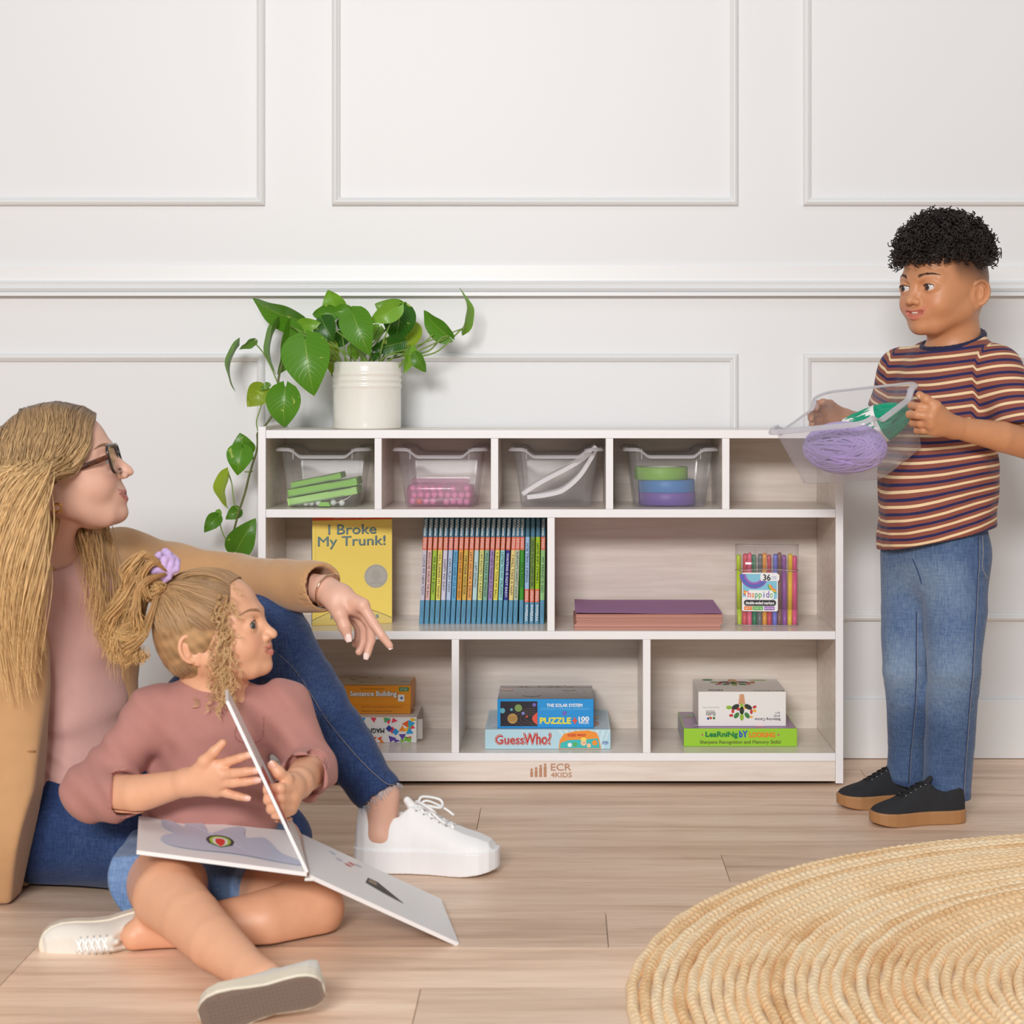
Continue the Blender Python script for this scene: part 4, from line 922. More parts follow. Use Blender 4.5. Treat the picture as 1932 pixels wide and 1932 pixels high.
for pth in (((1390, 500), (1480, 480), (1620, 440), (1770, 300)), ((1300, 490), (1420, 470), (1560, 440), (1640, 360), (1690, 345)), ((1320, 490), (1420, 460), (1530, 390), (1590, 335))):
    mb.tube(smooth_curve([P(*lv(*q), 4.03) for q in pth], 8), .0018, 7)
mb.build('stems', m_stem, plant, world=True)
mb = MB()
V = lambda l, Y0, Y1_: [P(*lv(*q), Y0+(Y1_-Y0)*k/(len(l)-1)) for k, q in enumerate(l)]
mb.tube(smooth_curve(V([(1000, 520), (900, 480), (780, 430), (690, 400), (640, 520), (615, 640), (612, 760), (575, 850), (520, 925), (484, 960)], 4.0, 3.985), 8), .0024, 8)
mb.tube(smooth_curve(V([(484, 960), (486, 1020), (478, 1080), (455, 1150), (432, 1230), (405, 1340), (372, 1440), (345, 1540), (322, 1640), (308, 1750)], 3.985, 4.0), 8), .0024, 8)
mb.build('vine', m_vine, plant, world=True)
mb = MB()
for pth, Y0, Y1_ in (([(465, 385), (520, 450), (570, 540), (612, 640)], 4.05, 3.99), ([(530, 690), (510, 780), (480, 880), (487, 940)], 4.02, 3.99), ([(612, 640), (640, 640), (662, 675)], 3.99, 3.94), ([(305, 1212), (325, 1280), (340, 1398), (372, 1445)], 4.02, 4.0),
    ([(240, 1482), (262, 1570), (295, 1640), (322, 1660)], 4.03, 4.0), ([(372, 1440), (365, 1470), (352, 1500)], 4.02, 4.0), ([(350, 1700), (335, 1640), (340, 1570)], 3.99, 4.0), ([(400, 1070), (440, 1120), (468, 1105)], 4.0, 3.99), ([(405, 1200), (440, 1200), (456, 1195)], 4.0, 3.99), ([(690, 290), (720, 300), (790, 350)], 4.0, 3.95)):
    mb.tube(smooth_curve(V(pth, Y0, Y1_), 6), .0014, 6)
mb.build('petioles', m_stem, plant, world=True)

# ================================================================== JUTE RUG
RC = np.array([1.064, 2.485]); RR = .978
def rug_mat():
    m = bpy.data.materials.new('jute_braid'); m.use_nodes = True; nt = m.node_tree; L = nt.links.new; N = nt.nodes.new
    b = nt.nodes['Principled BSDF']; b.inputs['Roughness'].default_value = .85; b.inputs['Specular IOR Level'].default_value = .2
    def A(n): q = N('ShaderNodeAttribute'); q.attribute_name = n; return q.outputs['Fac']
    def M(op, a, b_=None, c_=None):
        n = N('ShaderNodeMath'); n.operation = op
        for i, x in enumerate((a, b_, c_)):
            if x is None: continue
            if isinstance(x, (int, float)): n.inputs[i].default_value = x
            else: L(x, n.inputs[i])
        return n.outputs[0]
    s, v, ri = A('arc'), A('across'), A('ring'); tc = N('ShaderNodeTexCoord')
    def nz(sc, det): n = N('ShaderNodeTexNoise'); n.inputs['Scale'].default_value = sc; n.inputs['Detail'].default_value = det; L(tc.outputs['Object'], n.inputs[0]); return n.outputs[0]
    n1 = nz(90, 4); n2 = nz(7, 4); n3 = nz(420, 3)
    ph = M('ADD', M('MULTIPLY', s, 2*math.pi/.0155), M('MULTIPLY', M('ABSOLUTE', v), 2.4)); ph = M('ADD', ph, M('MULTIPLY', n1, 5))
    ph = M('ADD', ph, M('MULTIPLY', M('SIGN', v), 1.5))
    br = M('SINE', ph); h = M('ADD', M('MULTIPLY', br, .5), M('MULTIPLY', n3, .8)); h = M('ADD', h, M('MULTIPLY', n1, 1.2))
    bp = N('ShaderNodeBump'); bp.inputs['Strength'].default_value = .5; bp.inputs['Distance'].default_value = .0022; L(h, bp.inputs['Height']); L(bp.outputs[0], b.inputs['Normal'])
    wn = N('ShaderNodeTexWhiteNoise'); wn.noise_dimensions = '1D'; L(ri, wn.inputs['W'])
    mixv = M('ADD', M('MULTIPLY', n2, .55), M('ADD', M('MULTIPLY', wn.outputs[0], .30), M('MULTIPLY', n3, .36)))
    mixv = M('ADD', mixv, M('MULTIPLY', M('GREATER_THAN', br, .55), .05))
    r = N('ShaderNodeValToRGB'); L(mixv, r.inputs[0]); e = r.color_ramp.elements
    e[0].position = .38; e[0].color = sr(224, 176, 122); e[1].position = .80; e[1].color = sr(252, 230, 194); q = e.new(.59); q.color = sr(250, 216, 170)
    L(r.outputs[0], b.inputs['Base Color']); return m
pitch = .0165; nring = int(RR/pitch); nth = 1500; th = np.linspace(0, 2*math.pi, nth, endpoint=False)
prof = [(-.5, .0008), (-.38, .0062), (-.15, .0088), (.15, .0088), (.38, .0062), (.5, .0008)]
VS = []; AR = []; AC = []; RI = []; fs = []; n0 = 0; idx = np.arange(nth); nx_ = (idx+1) % nth
for k in range(nring):
    rc = RR-pitch*(k+.5); wob = .0012*np.sin(th*rc/.05+k*2.1)+.0010*np.sin(th*rc/.0166+k)*(1.0)
    hh = 1+.10*np.sin(th*rc*2*math.pi/.0175+k*1.7)+.12*np.sin(th*3+k)
    for u, z in prof:
        rr = rc+u*pitch+wob*(1 if k == 0 or u > -.4 else 0); VS.append(np.stack([rr*np.cos(th), rr*np.sin(th), z*hh], 1)); AR.append(th*rc); AC.append(np.full(nth, u)); RI.append(np.full(nth, k*1.0))
    for j in range(5):
        a = n0+j*nth; b = a+nth; fs.append(np.stack([a+idx, b+idx, b+nx_, a+nx_], 1))
    n0 += 6*nth
mb = MB(); mb.add(np.concatenate(VS), np.concatenate(fs).tolist(), 0, True)
rug = mb.build('round_rug', rug_mat(), attrs={'arc': np.concatenate(AR), 'across': np.concatenate(AC), 'ring': np.concatenate(RI)})
rug.location = (RC[0], RC[1], .0005); tag(rug, 'large round braided jute rug on the wooden floor at lower right', 'rug')
# ================================================================== PEOPLE KIT
def nrm(v): v = np.array(v, float); return v/np.linalg.norm(v)
def frame(F, roll_up=(0, 0, 1)):
    F = nrm(F); U = np.array(roll_up, float); U = nrm(U-F*(U@F)); Lf = np.cross(U, F); return np.stack([F, Lf, U], 1)
class Head:
    def __init__(s, O, F, H, adult=False, up=(0, 0, 1)):
        s.O = np.array(O, float); s.H = H; s.R = frame(F, up); s.adult = adult
    def pt(s, f, l, u): return s.O+s.R@np.array([f, l, u])*s.H
    def loc(s, v): return (v-s.O)@s.R/s.H
    def skin(s, fd, smile=.5, open_=0.0, earF=-.07, earU=-.07):
        H, p, R, A = s.H, s.pt, s.R, s.adult
        E = lambda c, r, k=.05, op='u': fd.ell(p(*c), np.array(r)*H, R, k*H, op)
        C = lambda a, b, ra, rb, k=.03, op='u': fd.cap(p(*a), p(*b), ra*H, rb*H, k*H, op)
        chin = -.44 if not A else -.475
        E((-.055, 0, .155), (.435, .345, .365), 0); E((-.2, 0, .02), (.28, .30, .30), .1)
        E((.13, 0, -.06), (.265, .275, .30), .10)
        for sg in (-1, 1): E((.04, .20*sg, -.06), (.25, .115, .26), .08)
        E((.16, 0, chin+.19), (.215, .215 if not A else .20, .19), .10)
        for sg in (-1, 1):
            C((-.04, .235*sg, -.20), (.23, .10*sg, chin+.085), .085, .075, .08)
            E((.225, .145*sg, -.155), (.135, .13, .12), .07)
            C((.345, .05*sg, .085), (.27, .205*sg, .085), .055, .045, .06)
        E((.305, 0, chin+.075), (.075, .085, .07), .06)
        for sg in (-1, 1):
            E((.375, .15*sg, .005), (.065, .085, .048), .06, 's')
        # muzzle and lips
        mu = -.235 if not A else -.27; s.mu = mu
        E((.315, 0, mu+.01), (.082, .13, .085), .06)
        nb = .385 if not A else .40; nt = (.468, -.125) if not A else (.490, -.125)
        C((nb-.025, 0, .01), (nt[0]-.045, 0, nt[1]+.03), .036, .042, .05); E((nt[0]-.022, 0, nt[1]), (.042, .042, .038) if not A else (.032, .028, .027), .03)
        for sg in (-1, 1):
            E((nt[0]-.065, (.056 if not A else .045)*sg, nt[1]-.012), (.038, .032, .032) if not A else (.034, .024, .026), .02); E((nt[0]-.045, .022*sg, nt[1]-.038), (.017, .012, .012), .012, 's')
        w = .108+.050*smile; n = 9; s.lip = []; s.w = w
        for i in range(n):
            a = -1+2*i/(n-1); s.lip.append(((.400 if not A else .388)-.095*a*a, a*w, mu-.010*smile+.052*smile*abs(a)**1.8))
        up_ = [(f-.002, l*.95, u+.016) for f, l, u in s.lip]; lo_ = [(f-.006, l*.84, u-.018-.016*(1-(l/w)**2)) for f, l, u in s.lip]
        s.upl, s.lol = up_, lo_
        rr = lambda i, r: r*(1-.75*abs(-1+2*i/(n-1))**2.2)
        for i in range(n-1):
            C(up_[i], up_[i+1], rr(i, .0155), rr(i+1, .0155), .016)
            C(lo_[i], lo_[i+1], rr(i, .0205), rr(i+1, .0205), .016)
        E((.43, 0, mu+.062), (.012, .012, .03), .02, 's')
        if open_ > 0:
            for i in range(2, n-3):
                q = open_*(1-(abs(-1+2*(i+.5)/(n-1)))**2.); a, b = s.lip[i], s.lip[i+1]
                C((a[0]+.01, a[1], a[2]-.004), (b[0]+.01, b[1], b[2]-.004), .005+q*.75, .005+q*.75, .006, 's')
        for i in range(n-1):
            a, b = s.lip[i], s.lip[i+1]; C((a[0]+.012, a[1], a[2]), (b[0]+.012, b[1], b[2]), max(.002, rr(i, .0068)), max(.002, rr(i+1, .0068)), .008, 's')
        # eyes
        s.er = .072; s.ec = [(.302, .152*sg, 0.0) for sg in (-1, 1)]
        for sg, c in zip((-1, 1), s.ec):
            E(c, (.080, .086, .078), .022)
            fd.ell(p(c[0]+.062, c[1], c[2]-.002), np.array([.05, .066, s.eo])*H, R, .006*H, 's')
        for sg in (-1, 1):                                            # ears
            Re = R@np.array(Euler((-.10*sg, -.14, -.42*sg)).to_matrix()); c0 = p(earF, (.338 if not A else .362)*sg, earU)
            e = lambda f, l, u: c0+Re@np.array([f, l*sg, u])*H
            fd.ell(e(0, 0, 0), np.array([.084, .020, .128])*H, Re, .020*H)
            E((earF+.03, .300*sg, earU-.02), (.06, .045, .09), .04)
            pts = []
            for t in np.linspace(-.30*math.pi, 1.25*math.pi, 15):
                pts.append(e(-.008-.082*math.sin(t+.5*math.pi-.0)*(1 if math.cos(t) > -2 else 1)*1.0, .016, .018+.108*math.sin(t)))
            pts = [e(-.006-.080*math.cos(t), .018+.006*math.cos(t), .014+.112*math.sin(t)) for t in np.linspace(-.42*math.pi, .80*math.pi, 15)]
            for a, b in zip(pts, pts[1:]): fd.cap(a, b, .0165*H, .0165*H, .010*H)
            fd.ell(e(.010, .032, .004), np.array([.034, .020, .056])*H, Re, .022*H, 's')
            fd.cap(e(-.022, .018, .050), e(-.030, .018, -.03), .014*H, .014*H, .02*H)
            fd.ell(e(.016, .004, -.112), np.array([.034, .020, .034])*H, Re, .02*H)
            s.ear = getattr(s, 'ear', {}); s.ear[sg] = e
    def eyes(s, parent, gaze, iris=(70, 45, 30), names='eye'):
        for c in s.ec:
            mb = MB(); C0 = s.pt(*c); r = s.er*s.H; mb.sphere((0, 0, 0), r, 56); v = mb.v[0]
            g = nrm(gaze); ca = (v/r)@g; an = np.degrees(np.arccos(np.clip(ca, -1, 1)))
            col = np.where((an < 11)[:, None], sr(14, 10, 10)[:3], np.where((an < 28)[:, None], sr(*iris)[:3], np.where((an < 30.5)[:, None], np.array(sr(*iris)[:3])*.45, sr(214, 206, 204)[:3])))
            mb.v[0] = v+C0; mb.cols = [col]
            mb.build('eye', mat('eye_surface', (255, 255, 255), .08, attr='Col', coat=.6), parent, world=True)
    def brows(s, parent, col, th=1.0, sides=(-1, 1), lash=True):
        m = mat('brow_%d' % col[0], col, .7); r5 = random.Random(2)
        for sg in sides:
            mb = MB()
            for i in range(95):
                t = r5.random(); l = .065+.165*t; u = .098+.026*math.sin(t*math.pi*.8)+r5.uniform(-.017, .017)*(1.15-t)*th; f = .408-.95*max(0, l-.05)**1.55
                a = s.surf(f, l*sg, u); b = s.surf(f-.012, (l+.028)*sg, u+.014-.022*t)
                mb.tube([a, (a+b)/2+s.R[:, 0]*.0006, b], [.0003, .00034, .0001], 4)
            mb.build('eyebrow', m, parent, world=True)
            if lash:
                mb = MB(); c = s.ec[0 if sg < 0 else 1]; pts = []
                for i in range(13):
                    a = math.pi*(1-i/12); l = .066*math.cos(a)*sg; u = s.eo*math.sin(a)*.98
                    f = math.sqrt(max(0, .079**2-l*l-u*u)); pts.append(s.pt(c[0]+f+.002, c[1]+l, c[2]+u))
                mb.tube(pts, [.0003]+[.00065*s.H/.2]*11+[.0003], 5); mb.build('eyelashes', mat('lash', (30, 20, 16), .6), parent, world=True)
    def surf(s, f, l, u):
        """point on the face surface near (l, u), found by marching the body field"""
        o = s.R[:, 0]; a = s.pt(.62, l, u); ts = np.linspace(0, .5, 120)*s.H
        P_ = a-ts[:, None]*o; d = s.fd.eval(P_.reshape(-1, 1, 1, 3))[:, 0, 0]; k = np.argmax(d < 0)
        return P_[max(k, 0)]+o*.0004
    def color(s, base, lips, v, col, blush=None, brow=None):
        q = s.loc(v)
        def near(path, r):
            d = np.full(len(v), 9.0)
            for a, b in zip(path, path[1:]):
                a = np.array(a); b = np.array(b); ab = b-a; t = np.clip(((q-a)@ab)/(ab@ab), 0, 1); d = np.minimum(d, np.linalg.norm(q-a-t[:, None]*ab, axis=1))
            return d
        face = (np.abs(q) < .8).all(1)
        def near2(path):
            d = np.full(len(v), 9.0)
            for a, b in zip(path, path[1:]):
                a = np.array(a)[1:]; b = np.array(b)[1:]; ab = b-a; t = np.clip(((q[:, 1:]-a)@ab)/(ab@ab), 0, 1); d = np.minimum(d, np.linalg.norm(q[:, 1:]-a-t[:, None]*ab, axis=1))
            return np.where(q[:, 0] > .22, d, 9.0)
        taper = np.clip(1.15-np.abs(q[:, 1])/s.w, 0.1, 1)
        dl = np.minimum(near2(s.upl)-.017*taper, near2(s.lol)-.024*taper); w = np.clip(.5-dl/.010, 0, 1)*face
        col = col*(1-w[:, None])+np.array(sr(*lips)[:3])*w[:, None]
        w = np.clip(1.3-near2(s.lip[1:-1])/.0060, 0, 1)*.75*face; col = col*(1-w[:, None])+np.array(sr(*lips)[:3])*.35*w[:, None]
        if blush:
            for sg in (-1, 1):
                d = np.linalg.norm((q-np.array([.30, .17*sg, -.14]))/np.array([.14, .11, .10]), axis=1); w = np.clip(1-d, 0, 1)*.5
                col = col*(1-w[:, None])+np.array(sr(*blush)[:3])*w[:, None]
        return col
Head.eo = .031
def finger(fd, pts, r0, r1, k=.002): 
    n = len(pts)
    for i in range(n-1):
        a = r0+(r1-r0)*i/(n-1); b = r0+(r1-r0)*(i+1)/(n-1); fd.cap(pts[i], pts[i+1], a, b, k if i else k*2.2)
def nails(parent, tips, col=(240, 205, 195)):
    for (p_, d, n, r) in tips:
        d = nrm(d); n = nrm(n); sdir = np.cross(d, n); mb = MB(); vs = []
        for i in range(5):
            for j in range(5):
                u = -1+i*.5; v = -1+j*.5; k = 1-.25*abs(u)**3; vs.append(np.array(p_)+d*u*r*.95+sdir*v*r*.78*k+n*(r*.30-v*v*r*.32-.05*r*(u*u)))
        mb.add(vs, [(i*5+j, i*5+j+1, (i+1)*5+j+1, (i+1)*5+j) for i in range(4) for j in range(4)], 0, True)
        mb.build('fingernail', mat('nail_%d' % col[1], col, .25), parent, world=True)
WX = [-.001, .0, .012, .04, .10, .18, .28, .42, .55, .68, .80, .89, .95, .985, 1.0, 1.001]
WY = [0, .02, .065, .108, .140, .152, .148, .135, .146, .170, .178, .158, .118, .064, .02, 0]
def shoe(parent, heel, fwd, up, L_, side, sole_h, top_c, sole_c, style, name='shoe', sole_grip=None, lace_c=None, flip=1, bow=True):
    """side +1/-1 bends the outline; built in its own frame then placed"""
    F = nrm(fwd); U = nrm(np.array(up)-F*(np.array(up)@F)); Sd = np.cross(U, F); R = np.stack([F, Sd, U], 1)
    Mx = Matrix([[*(R[0]), heel[0]], [*(R[1]), heel[1]], [*(R[2]), heel[2]], [0, 0, 0, 1]])
    pl = np.zeros(3); q = parent
    while q is not None: pl += np.array(q.location[:]); q = q.parent
    Mx.translation -= Vector(pl)
    cxf = lambda x: side*.030*np.sin(np.clip(x, 0, 1)*2.6-.3)
    wf = lambda x: np.interp(x, WX, WY)
    TX = [0, .08, .20, .32, .40, .50, .62, .75, .86, .94, 1.0]
    TZ = {'canvas': [.36, .375, .31, .315, .375, .33, .27, .215, .185, .155, .11], 'flat': [.37, .39, .32, .32, .37, .335, .27, .205, .175, .15, .11]}[style]
    TZ = [t-.10+sole_h for t in TZ]; tf = lambda x: np.interp(x, TX, TZ)
    root = bpy.data.objects.new(name, None); COL.objects.link(root); root.parent = parent; root.matrix_local = Mx
    def sole_fn(p):
        x, y, z = p[..., 0]/L_, p[..., 1]/L_, p[..., 2]/L_
        d = (np.abs(y-cxf(x))-wf(x)-.004*np.clip(z/sole_h, 0, 1)); e = np.maximum(-x, x-1)
        spring = .045*np.clip((x-.72)/.28, 0, 1)**2
        return np.maximum.reduce([d*.8, e, z-spring*.3-sole_h, spring-z])*L_
    fs_ = Field().func(sole_fn, (-.01, -.3*L_, -.01), (L_*1.02, .3*L_, sole_h*L_+.02))
    h = .0016
    v, q = solid(fs_, (-.008, -.24*L_, -.006), (L_+.008, .24*L_, (sole_h+.05)*L_+.004), h, relax=2)
    mb = MB(); mb.add(v, q, 0, True); sole = mb.build('sole', sole_c, root)
    def up_fn(p):
        x, y, z = p[..., 0]/L_, p[..., 1]/L_, p[..., 2]/L_
        t = np.clip((z-sole_h)/np.maximum(tf(x)-sole_h, .02), 0, 1.2)
        ww = wf(x*1.005)-.012; nar = np.interp(x, [0, .3, .45, .7, .9, 1], [.40, .45, .55, .55, .50, .5]); w_ = ww*(1-nar*t**2.2)
        heel_in = np.clip(.10-x, 0, 1)*0
        d = np.abs(y-cxf(x)*.9)-w_; e = np.maximum(.012+.03*t-x, x-.985+.05*t)
        return np.maximum.reduce([d*.75, e, (z-tf(x))*.8, sole_h*.5-z])*L_
    fu = Field().func(up_fn, (-.01, -.3*L_, -.01), (L_*1.02, .3*L_, .6*L_))
    fu.ell((.205*L_, 0, (sole_h+.36)*L_), (.150*L_, .078*L_, .25*L_), None, .012, 's')
    fu.cap((.40*L_, cxf(.4)*L_*.9, tf(.40)*L_-.004), (.365*L_, 0, (tf(.40)+.035)*L_), .034*L_, .026*L_, .004)
    v, q = solid(fu, (-.006, -.22*L_, .004), (L_+.006, .22*L_, (max(TZ)+.13)*L_), h, relax=2)
    mb = MB(); mb.add(v, q, 0, True); mb.build('upper', top_c, root)
    lc = lace_c; rl = .0125*L_; n = 5
    zt_ = lambda x: tf(x)*L_
    mb = MB(); wv = lambda x, y: .55*abs(y/ (.07*L_))**2*.012*L_*1.4
    P3 = lambda x, y: (x*L_, y+cxf(x)*.9*L_, zt_(x)+.0018-wv(x, y))
    ey = .056*L_
    for i in range(n):
        x0 = .44+.052*i; 
        for sg in (-1, 1):
            mb.tube([P3(x0, sg*ey), P3(x0+.012, sg*ey*.4), P3(x0+.026, -sg*ey*.3), P3(x0+.045, -sg*ey)], .0125*L_, 6, flat=.5)
    if style != 'flat' and bow:
        b0 = np.array(P3(.435, 0))
        for sg in (-1, 1):
            mb.tube(smooth_curve([b0, b0+[.01*L_, sg*.07*L_, .05*L_], b0+[.12*L_, sg*.14*L_, .02*L_], b0+[.14*L_, sg*.08*L_, -.02*L_], b0+[.04*L_, sg*.02*L_, .005*L_], b0], 6), .010*L_, 6)
            mb.tube(smooth_curve([b0, b0+[.05*L_, sg*.05*L_, .03*L_], b0+[.15*L_, sg*.12*L_, -.03*L_], b0+[.22*L_, sg*.13*L_, -.08*L_]], 6), .009*L_, 6)
    mb.build('laces', lc, root)
    m_ey = mat('eyelet', (190, 190, 188), .35, .6)
    mb = MB()
    for i in range(n):
        for sg in (-1, 1):
            c = np.array(P3(.44+.052*i, sg*ey*1.25)); mb.sphere(c, .009*L_, 8, sc=(1, 1, .5))
    mb.build('eyelets', m_ey, root)
    if sole_grip:
        mb = MB(); xs = np.linspace(.012, .985, 40); o = [(x*L_, (cxf(x)+wf(x)*.90)*L_) for x in xs]+[(x*L_, (cxf(x)-wf(x)*.90)*L_) for x in xs[::-1]]
        zz = lambda x: .045*np.clip((x/L_-.72)/.28, 0, 1)**2*L_-.0012
        n_ = len(xs); vs = [(x, y, zz(x)) for x, y in o]; mb.add(vs, [(i, i+1, 2*n_-2-i, 2*n_-1-i) for i in range(n_-1)], 0, True)
        for i in range(26):
            x = .06+.88*i/26
            for j in range(-5, 6):
                y = j*.032
                if abs(y) < wf(x)*.78-.01: mb.box(((x-.011)*L_, (y+cxf(x)-.010)*L_, zz(x*L_)-.0012), ((x+.009)*L_, (y+cxf(x)+.010)*L_, zz(x*L_)+.0002), 0, .0005, seg=1)
        mb.build('tread', sole_grip, sole)
    return root

def skin_mat(name, sss=.12, rough=.45): return mat(name, (220, 170, 140), rough, attr='Col', sss=sss, bump=.08, bscale=900, noise=.03, nscale=60)
def denim(name, c1, c2, c3):
    m = bpy.data.materials.new(name); m.use_nodes = True; nt = m.node_tree; L = nt.links.new; N = nt.nodes.new
    b = nt.nodes['Principled BSDF']; b.inputs['Roughness'].default_value = .85; b.inputs['Specular IOR Level'].default_value = .2; b.inputs['Sheen Weight'].default_value = .15
    tc = N('ShaderNodeTexCoord')
    def nz(sc, st, det): mp = N('ShaderNodeMapping'); mp.inputs['Scale'].default_value = st; L(tc.outputs['Object'], mp.inputs[0]); n = N('ShaderNodeTexNoise'); n.inputs['Scale'].default_value = sc; n.inputs['Detail'].default_value = det; L(mp.outputs[0], n.inputs[0]); return n.outputs[0]
    a = N('ShaderNodeAttribute'); a.attribute_name = 'wear'
    n1 = nz(8, (1, 1, 1), 4); n2 = nz(420, (1, 1, .12), 3); n3 = nz(420, (.12, .12, 1), 2)
    def M(op, x, y): 
        n = N('ShaderNodeMath'); n.operation = op
        for i, q in enumerate((x, y)):
            if isinstance(q, (int, float)): n.inputs[i].default_value = q
            else: L(q, n.inputs[i])
        return n.outputs[0]
    f = M('ADD', M('MULTIPLY', n1, .45), M('ADD', M('MULTIPLY', n2, .42), M('MULTIPLY', n3, .25))); f = M('ADD', f, M('MULTIPLY', a.outputs['Fac'], .35))
    r = N('ShaderNodeValToRGB'); L(f, r.inputs[0]); e = r.color_ramp.elements; e[0].position = .32; e[0].color = sr(*c1); e[1].position = .95; e[1].color = sr(*c3); q = e.new(.58); q.color = sr(*c2)
    L(r.outputs[0], b.inputs['Base Color']); bp = N('ShaderNodeBump'); bp.inputs['Strength'].default_value = .2; bp.inputs['Distance'].default_value = .0006; L(n2, bp.inputs['Height']); L(bp.outputs[0], b.inputs['Normal'])
    return m
def fabric(name, col, noise=.04, bump=.15): return mat(name, col, .85, noise=noise, nscale=35, bump=bump, bscale=700, spec=.2, sheen=.1)
class Strands:
    def __init__(s, seed=0): s.mb = MB(); s.r = np.random.default_rng(seed)
    def add(s, pts, r0, c0, c1, n=4, tip=.25, mid=None):
        m = len(pts); t = np.linspace(0, 1, m); rad = r0*np.minimum(1, np.minimum(.3+t*5, tip+(1-t)*3))
        c0 = np.array(c0); c1 = np.array(c1); cc = c0+(c1-c0)*t[:, None]; s.mb.tube(pts, rad, n, caps=False, col=np.repeat(cc, n, 0))
    def flow(s, guides, count, r0, dark, light, spread, wave, wl, off=None, npt=26, lenj=.12, push=None, jit=.18):
        G = [smooth_curve(g, 8) for g in guides]; tt = np.linspace(0, 1, npt)
        G = [np.stack([np.interp(tt, np.linspace(0, 1, len(g)), g[:, k]) for k in range(3)], 1) for g in G]
        for i in range(count):
            x = s.r.random()*(len(G)-1); k = min(int(x), len(G)-2); f = x-k; base = G[k]*(1-f)+G[k+1]*f
            le = 1-lenj*s.r.random(); base = np.stack([np.interp(tt*le, tt, base[:, q]) for q in range(3)], 1)
            o = s.r.normal(size=3)*spread; ph = s.r.random()*6.28*jit+np.array([0, 1.6, .8])+k*.5; amp = wave*(.6+.8*s.r.random())
            env = np.clip(tt*1.6, 0, 1)[:, None]
            w = np.stack([np.sin(tt*2*math.pi*wl+ph[0]), np.sin(tt*2*math.pi*wl+ph[1]), .3*np.sin(tt*2*math.pi*wl+ph[2])], 1)*amp
            pts = base+o*(.12+.88*env)+w*(np.clip(tt*1.15, 0, 1)[:, None]**2)
            sh = .72+.5*s.r.random(); c0 = np.array(sr(*dark)[:3])*sh; c1 = np.array(sr(*light)[:3])*sh
            s.add(pts, r0*(.6+.8*s.r.random()), c0, c1)
    def build(s, name, parent, matname='hair', rough=.42):
        m = mat(matname, (200, 160, 110), rough, attr='Col', spec=.35)
        return s.mb.build(name, m, parent, world=True)
# ================================================================== BOY
def smooth01(x): x = np.clip(x, 0, 1); return x*x*(3-2*x)
boy = thing('person', 'standing child in striped T-shirt and blue jeans holding a clear bin of yarn', 'person', (P(1765, 1500, 3.6)[0], 3.60, 0))
BS = (202, 142, 102); Bv = lambda px, py, Y: P(px, py, Y)
hd = Head(P(1777, 543, 3.62), (-.80, -.60, -.03), .205); hd.eo = .030
fd = Field(); hd.fd = fd
FB = nrm((-.78, -.62, 0)); LB = nrm((.62, -.78, 0))
hd.skin(fd, smile=1.0, open_=.028, earF=-.13)
nk = Bv(1802, 640, 3.64); fd.cap(hd.pt(-.14, 0, -.22), nk, .047, .043, .03); fd.cap(nk, Bv(1800, 690, 3.65), .043, .055, .03)
sl, srr = Bv(1884, 697, 3.56), Bv(1698, 697, 3.74)
fd.cap(sl, srr, .034, .034, .03); fd.cap(Bv(1790, 730, 3.64), Bv(1775, 980, 3.62), .088, .088, .03, D=FB, sq=1.3)
# left arm, held toward the bin
el, wl = Bv(1957, 842, 3.50), Bv(1800, 806, 3.435)
fd.cap(sl, el, .031, .029, .015); fd.chain([(el, .030), (Bv(1890, 824, 3.465), .0285), (wl, .0195)], .012)
kn = [Bv(1762, 772, 3.40), Bv(1757, 786, 3.395), Bv(1757, 800, 3.40), Bv(1762, 812, 3.41)]
for k_ in kn: fd.cap(wl, k_, .0165, .0115, .010)
fd.cap(Bv(1775, 795, 3.42), Bv(1762, 790, 3.41), .015, .013, .01)
finger(fd, [kn[0], Bv(1735, 768, 3.405), Bv(1720, 765, 3.43), Bv(1728, 770, 3.45)], .0084, .0066)
finger(fd, [kn[1], Bv(1731, 783, 3.40), Bv(1716, 782, 3.42), Bv(1722, 786, 3.445)], .0084, .0066)
finger(fd, [kn[2], Bv(1736, 799, 3.41), Bv(1722, 798, 3.43), Bv(1728, 800, 3.45)], .0080, .0062)
finger(fd, [kn[3], Bv(1742, 812, 3.415), Bv(1730, 812, 3.43), Bv(1734, 812, 3.445)], .0072, .0058)
finger(fd, [Bv(1788, 790, 3.43), Bv(1766, 766, 3.40), Bv(1748, 754, 3.40), Bv(1735, 745, 3.41)], .0105, .0072, .004)
# right arm behind the bin
er, wr = Bv(1662, 812, 3.78), Bv(1592, 790, 3.745)
fd.cap(srr, er, .030, .028, .015); fd.chain([(er, .028), (wr, .0195)], .012)
kr = [Bv(1568, 773, 3.715), Bv(1560, 782, 3.72), Bv(1562, 792, 3.725), Bv(1568, 800, 3.73)]
for k_ in kr: fd.cap(wr, k_, .0155, .011, .010)
finger(fd, [kr[0], Bv(1550, 764, 3.69), Bv(1541, 762, 3.67), Bv(1540, 770, 3.655)], .0082, .0065)
finger(fd, [kr[1], Bv(1544, 779, 3.69), Bv(1530, 782, 3.665), Bv(1530, 790, 3.655)], .0082, .0065)
finger(fd, [kr[2], Bv(1546, 793, 3.70), Bv(1533, 795, 3.68), Bv(1532, 800, 3.665)], .0078, .0062)
finger(fd, [kr[3], Bv(1552, 803, 3.71), Bv(1540, 806, 3.69), Bv(1538, 808, 3.68)], .0070, .0056)
finger(fd, [Bv(1582, 776, 3.735), Bv(1566, 762, 3.70), Bv(1552, 758, 3.67)], .0098, .0070, .004)
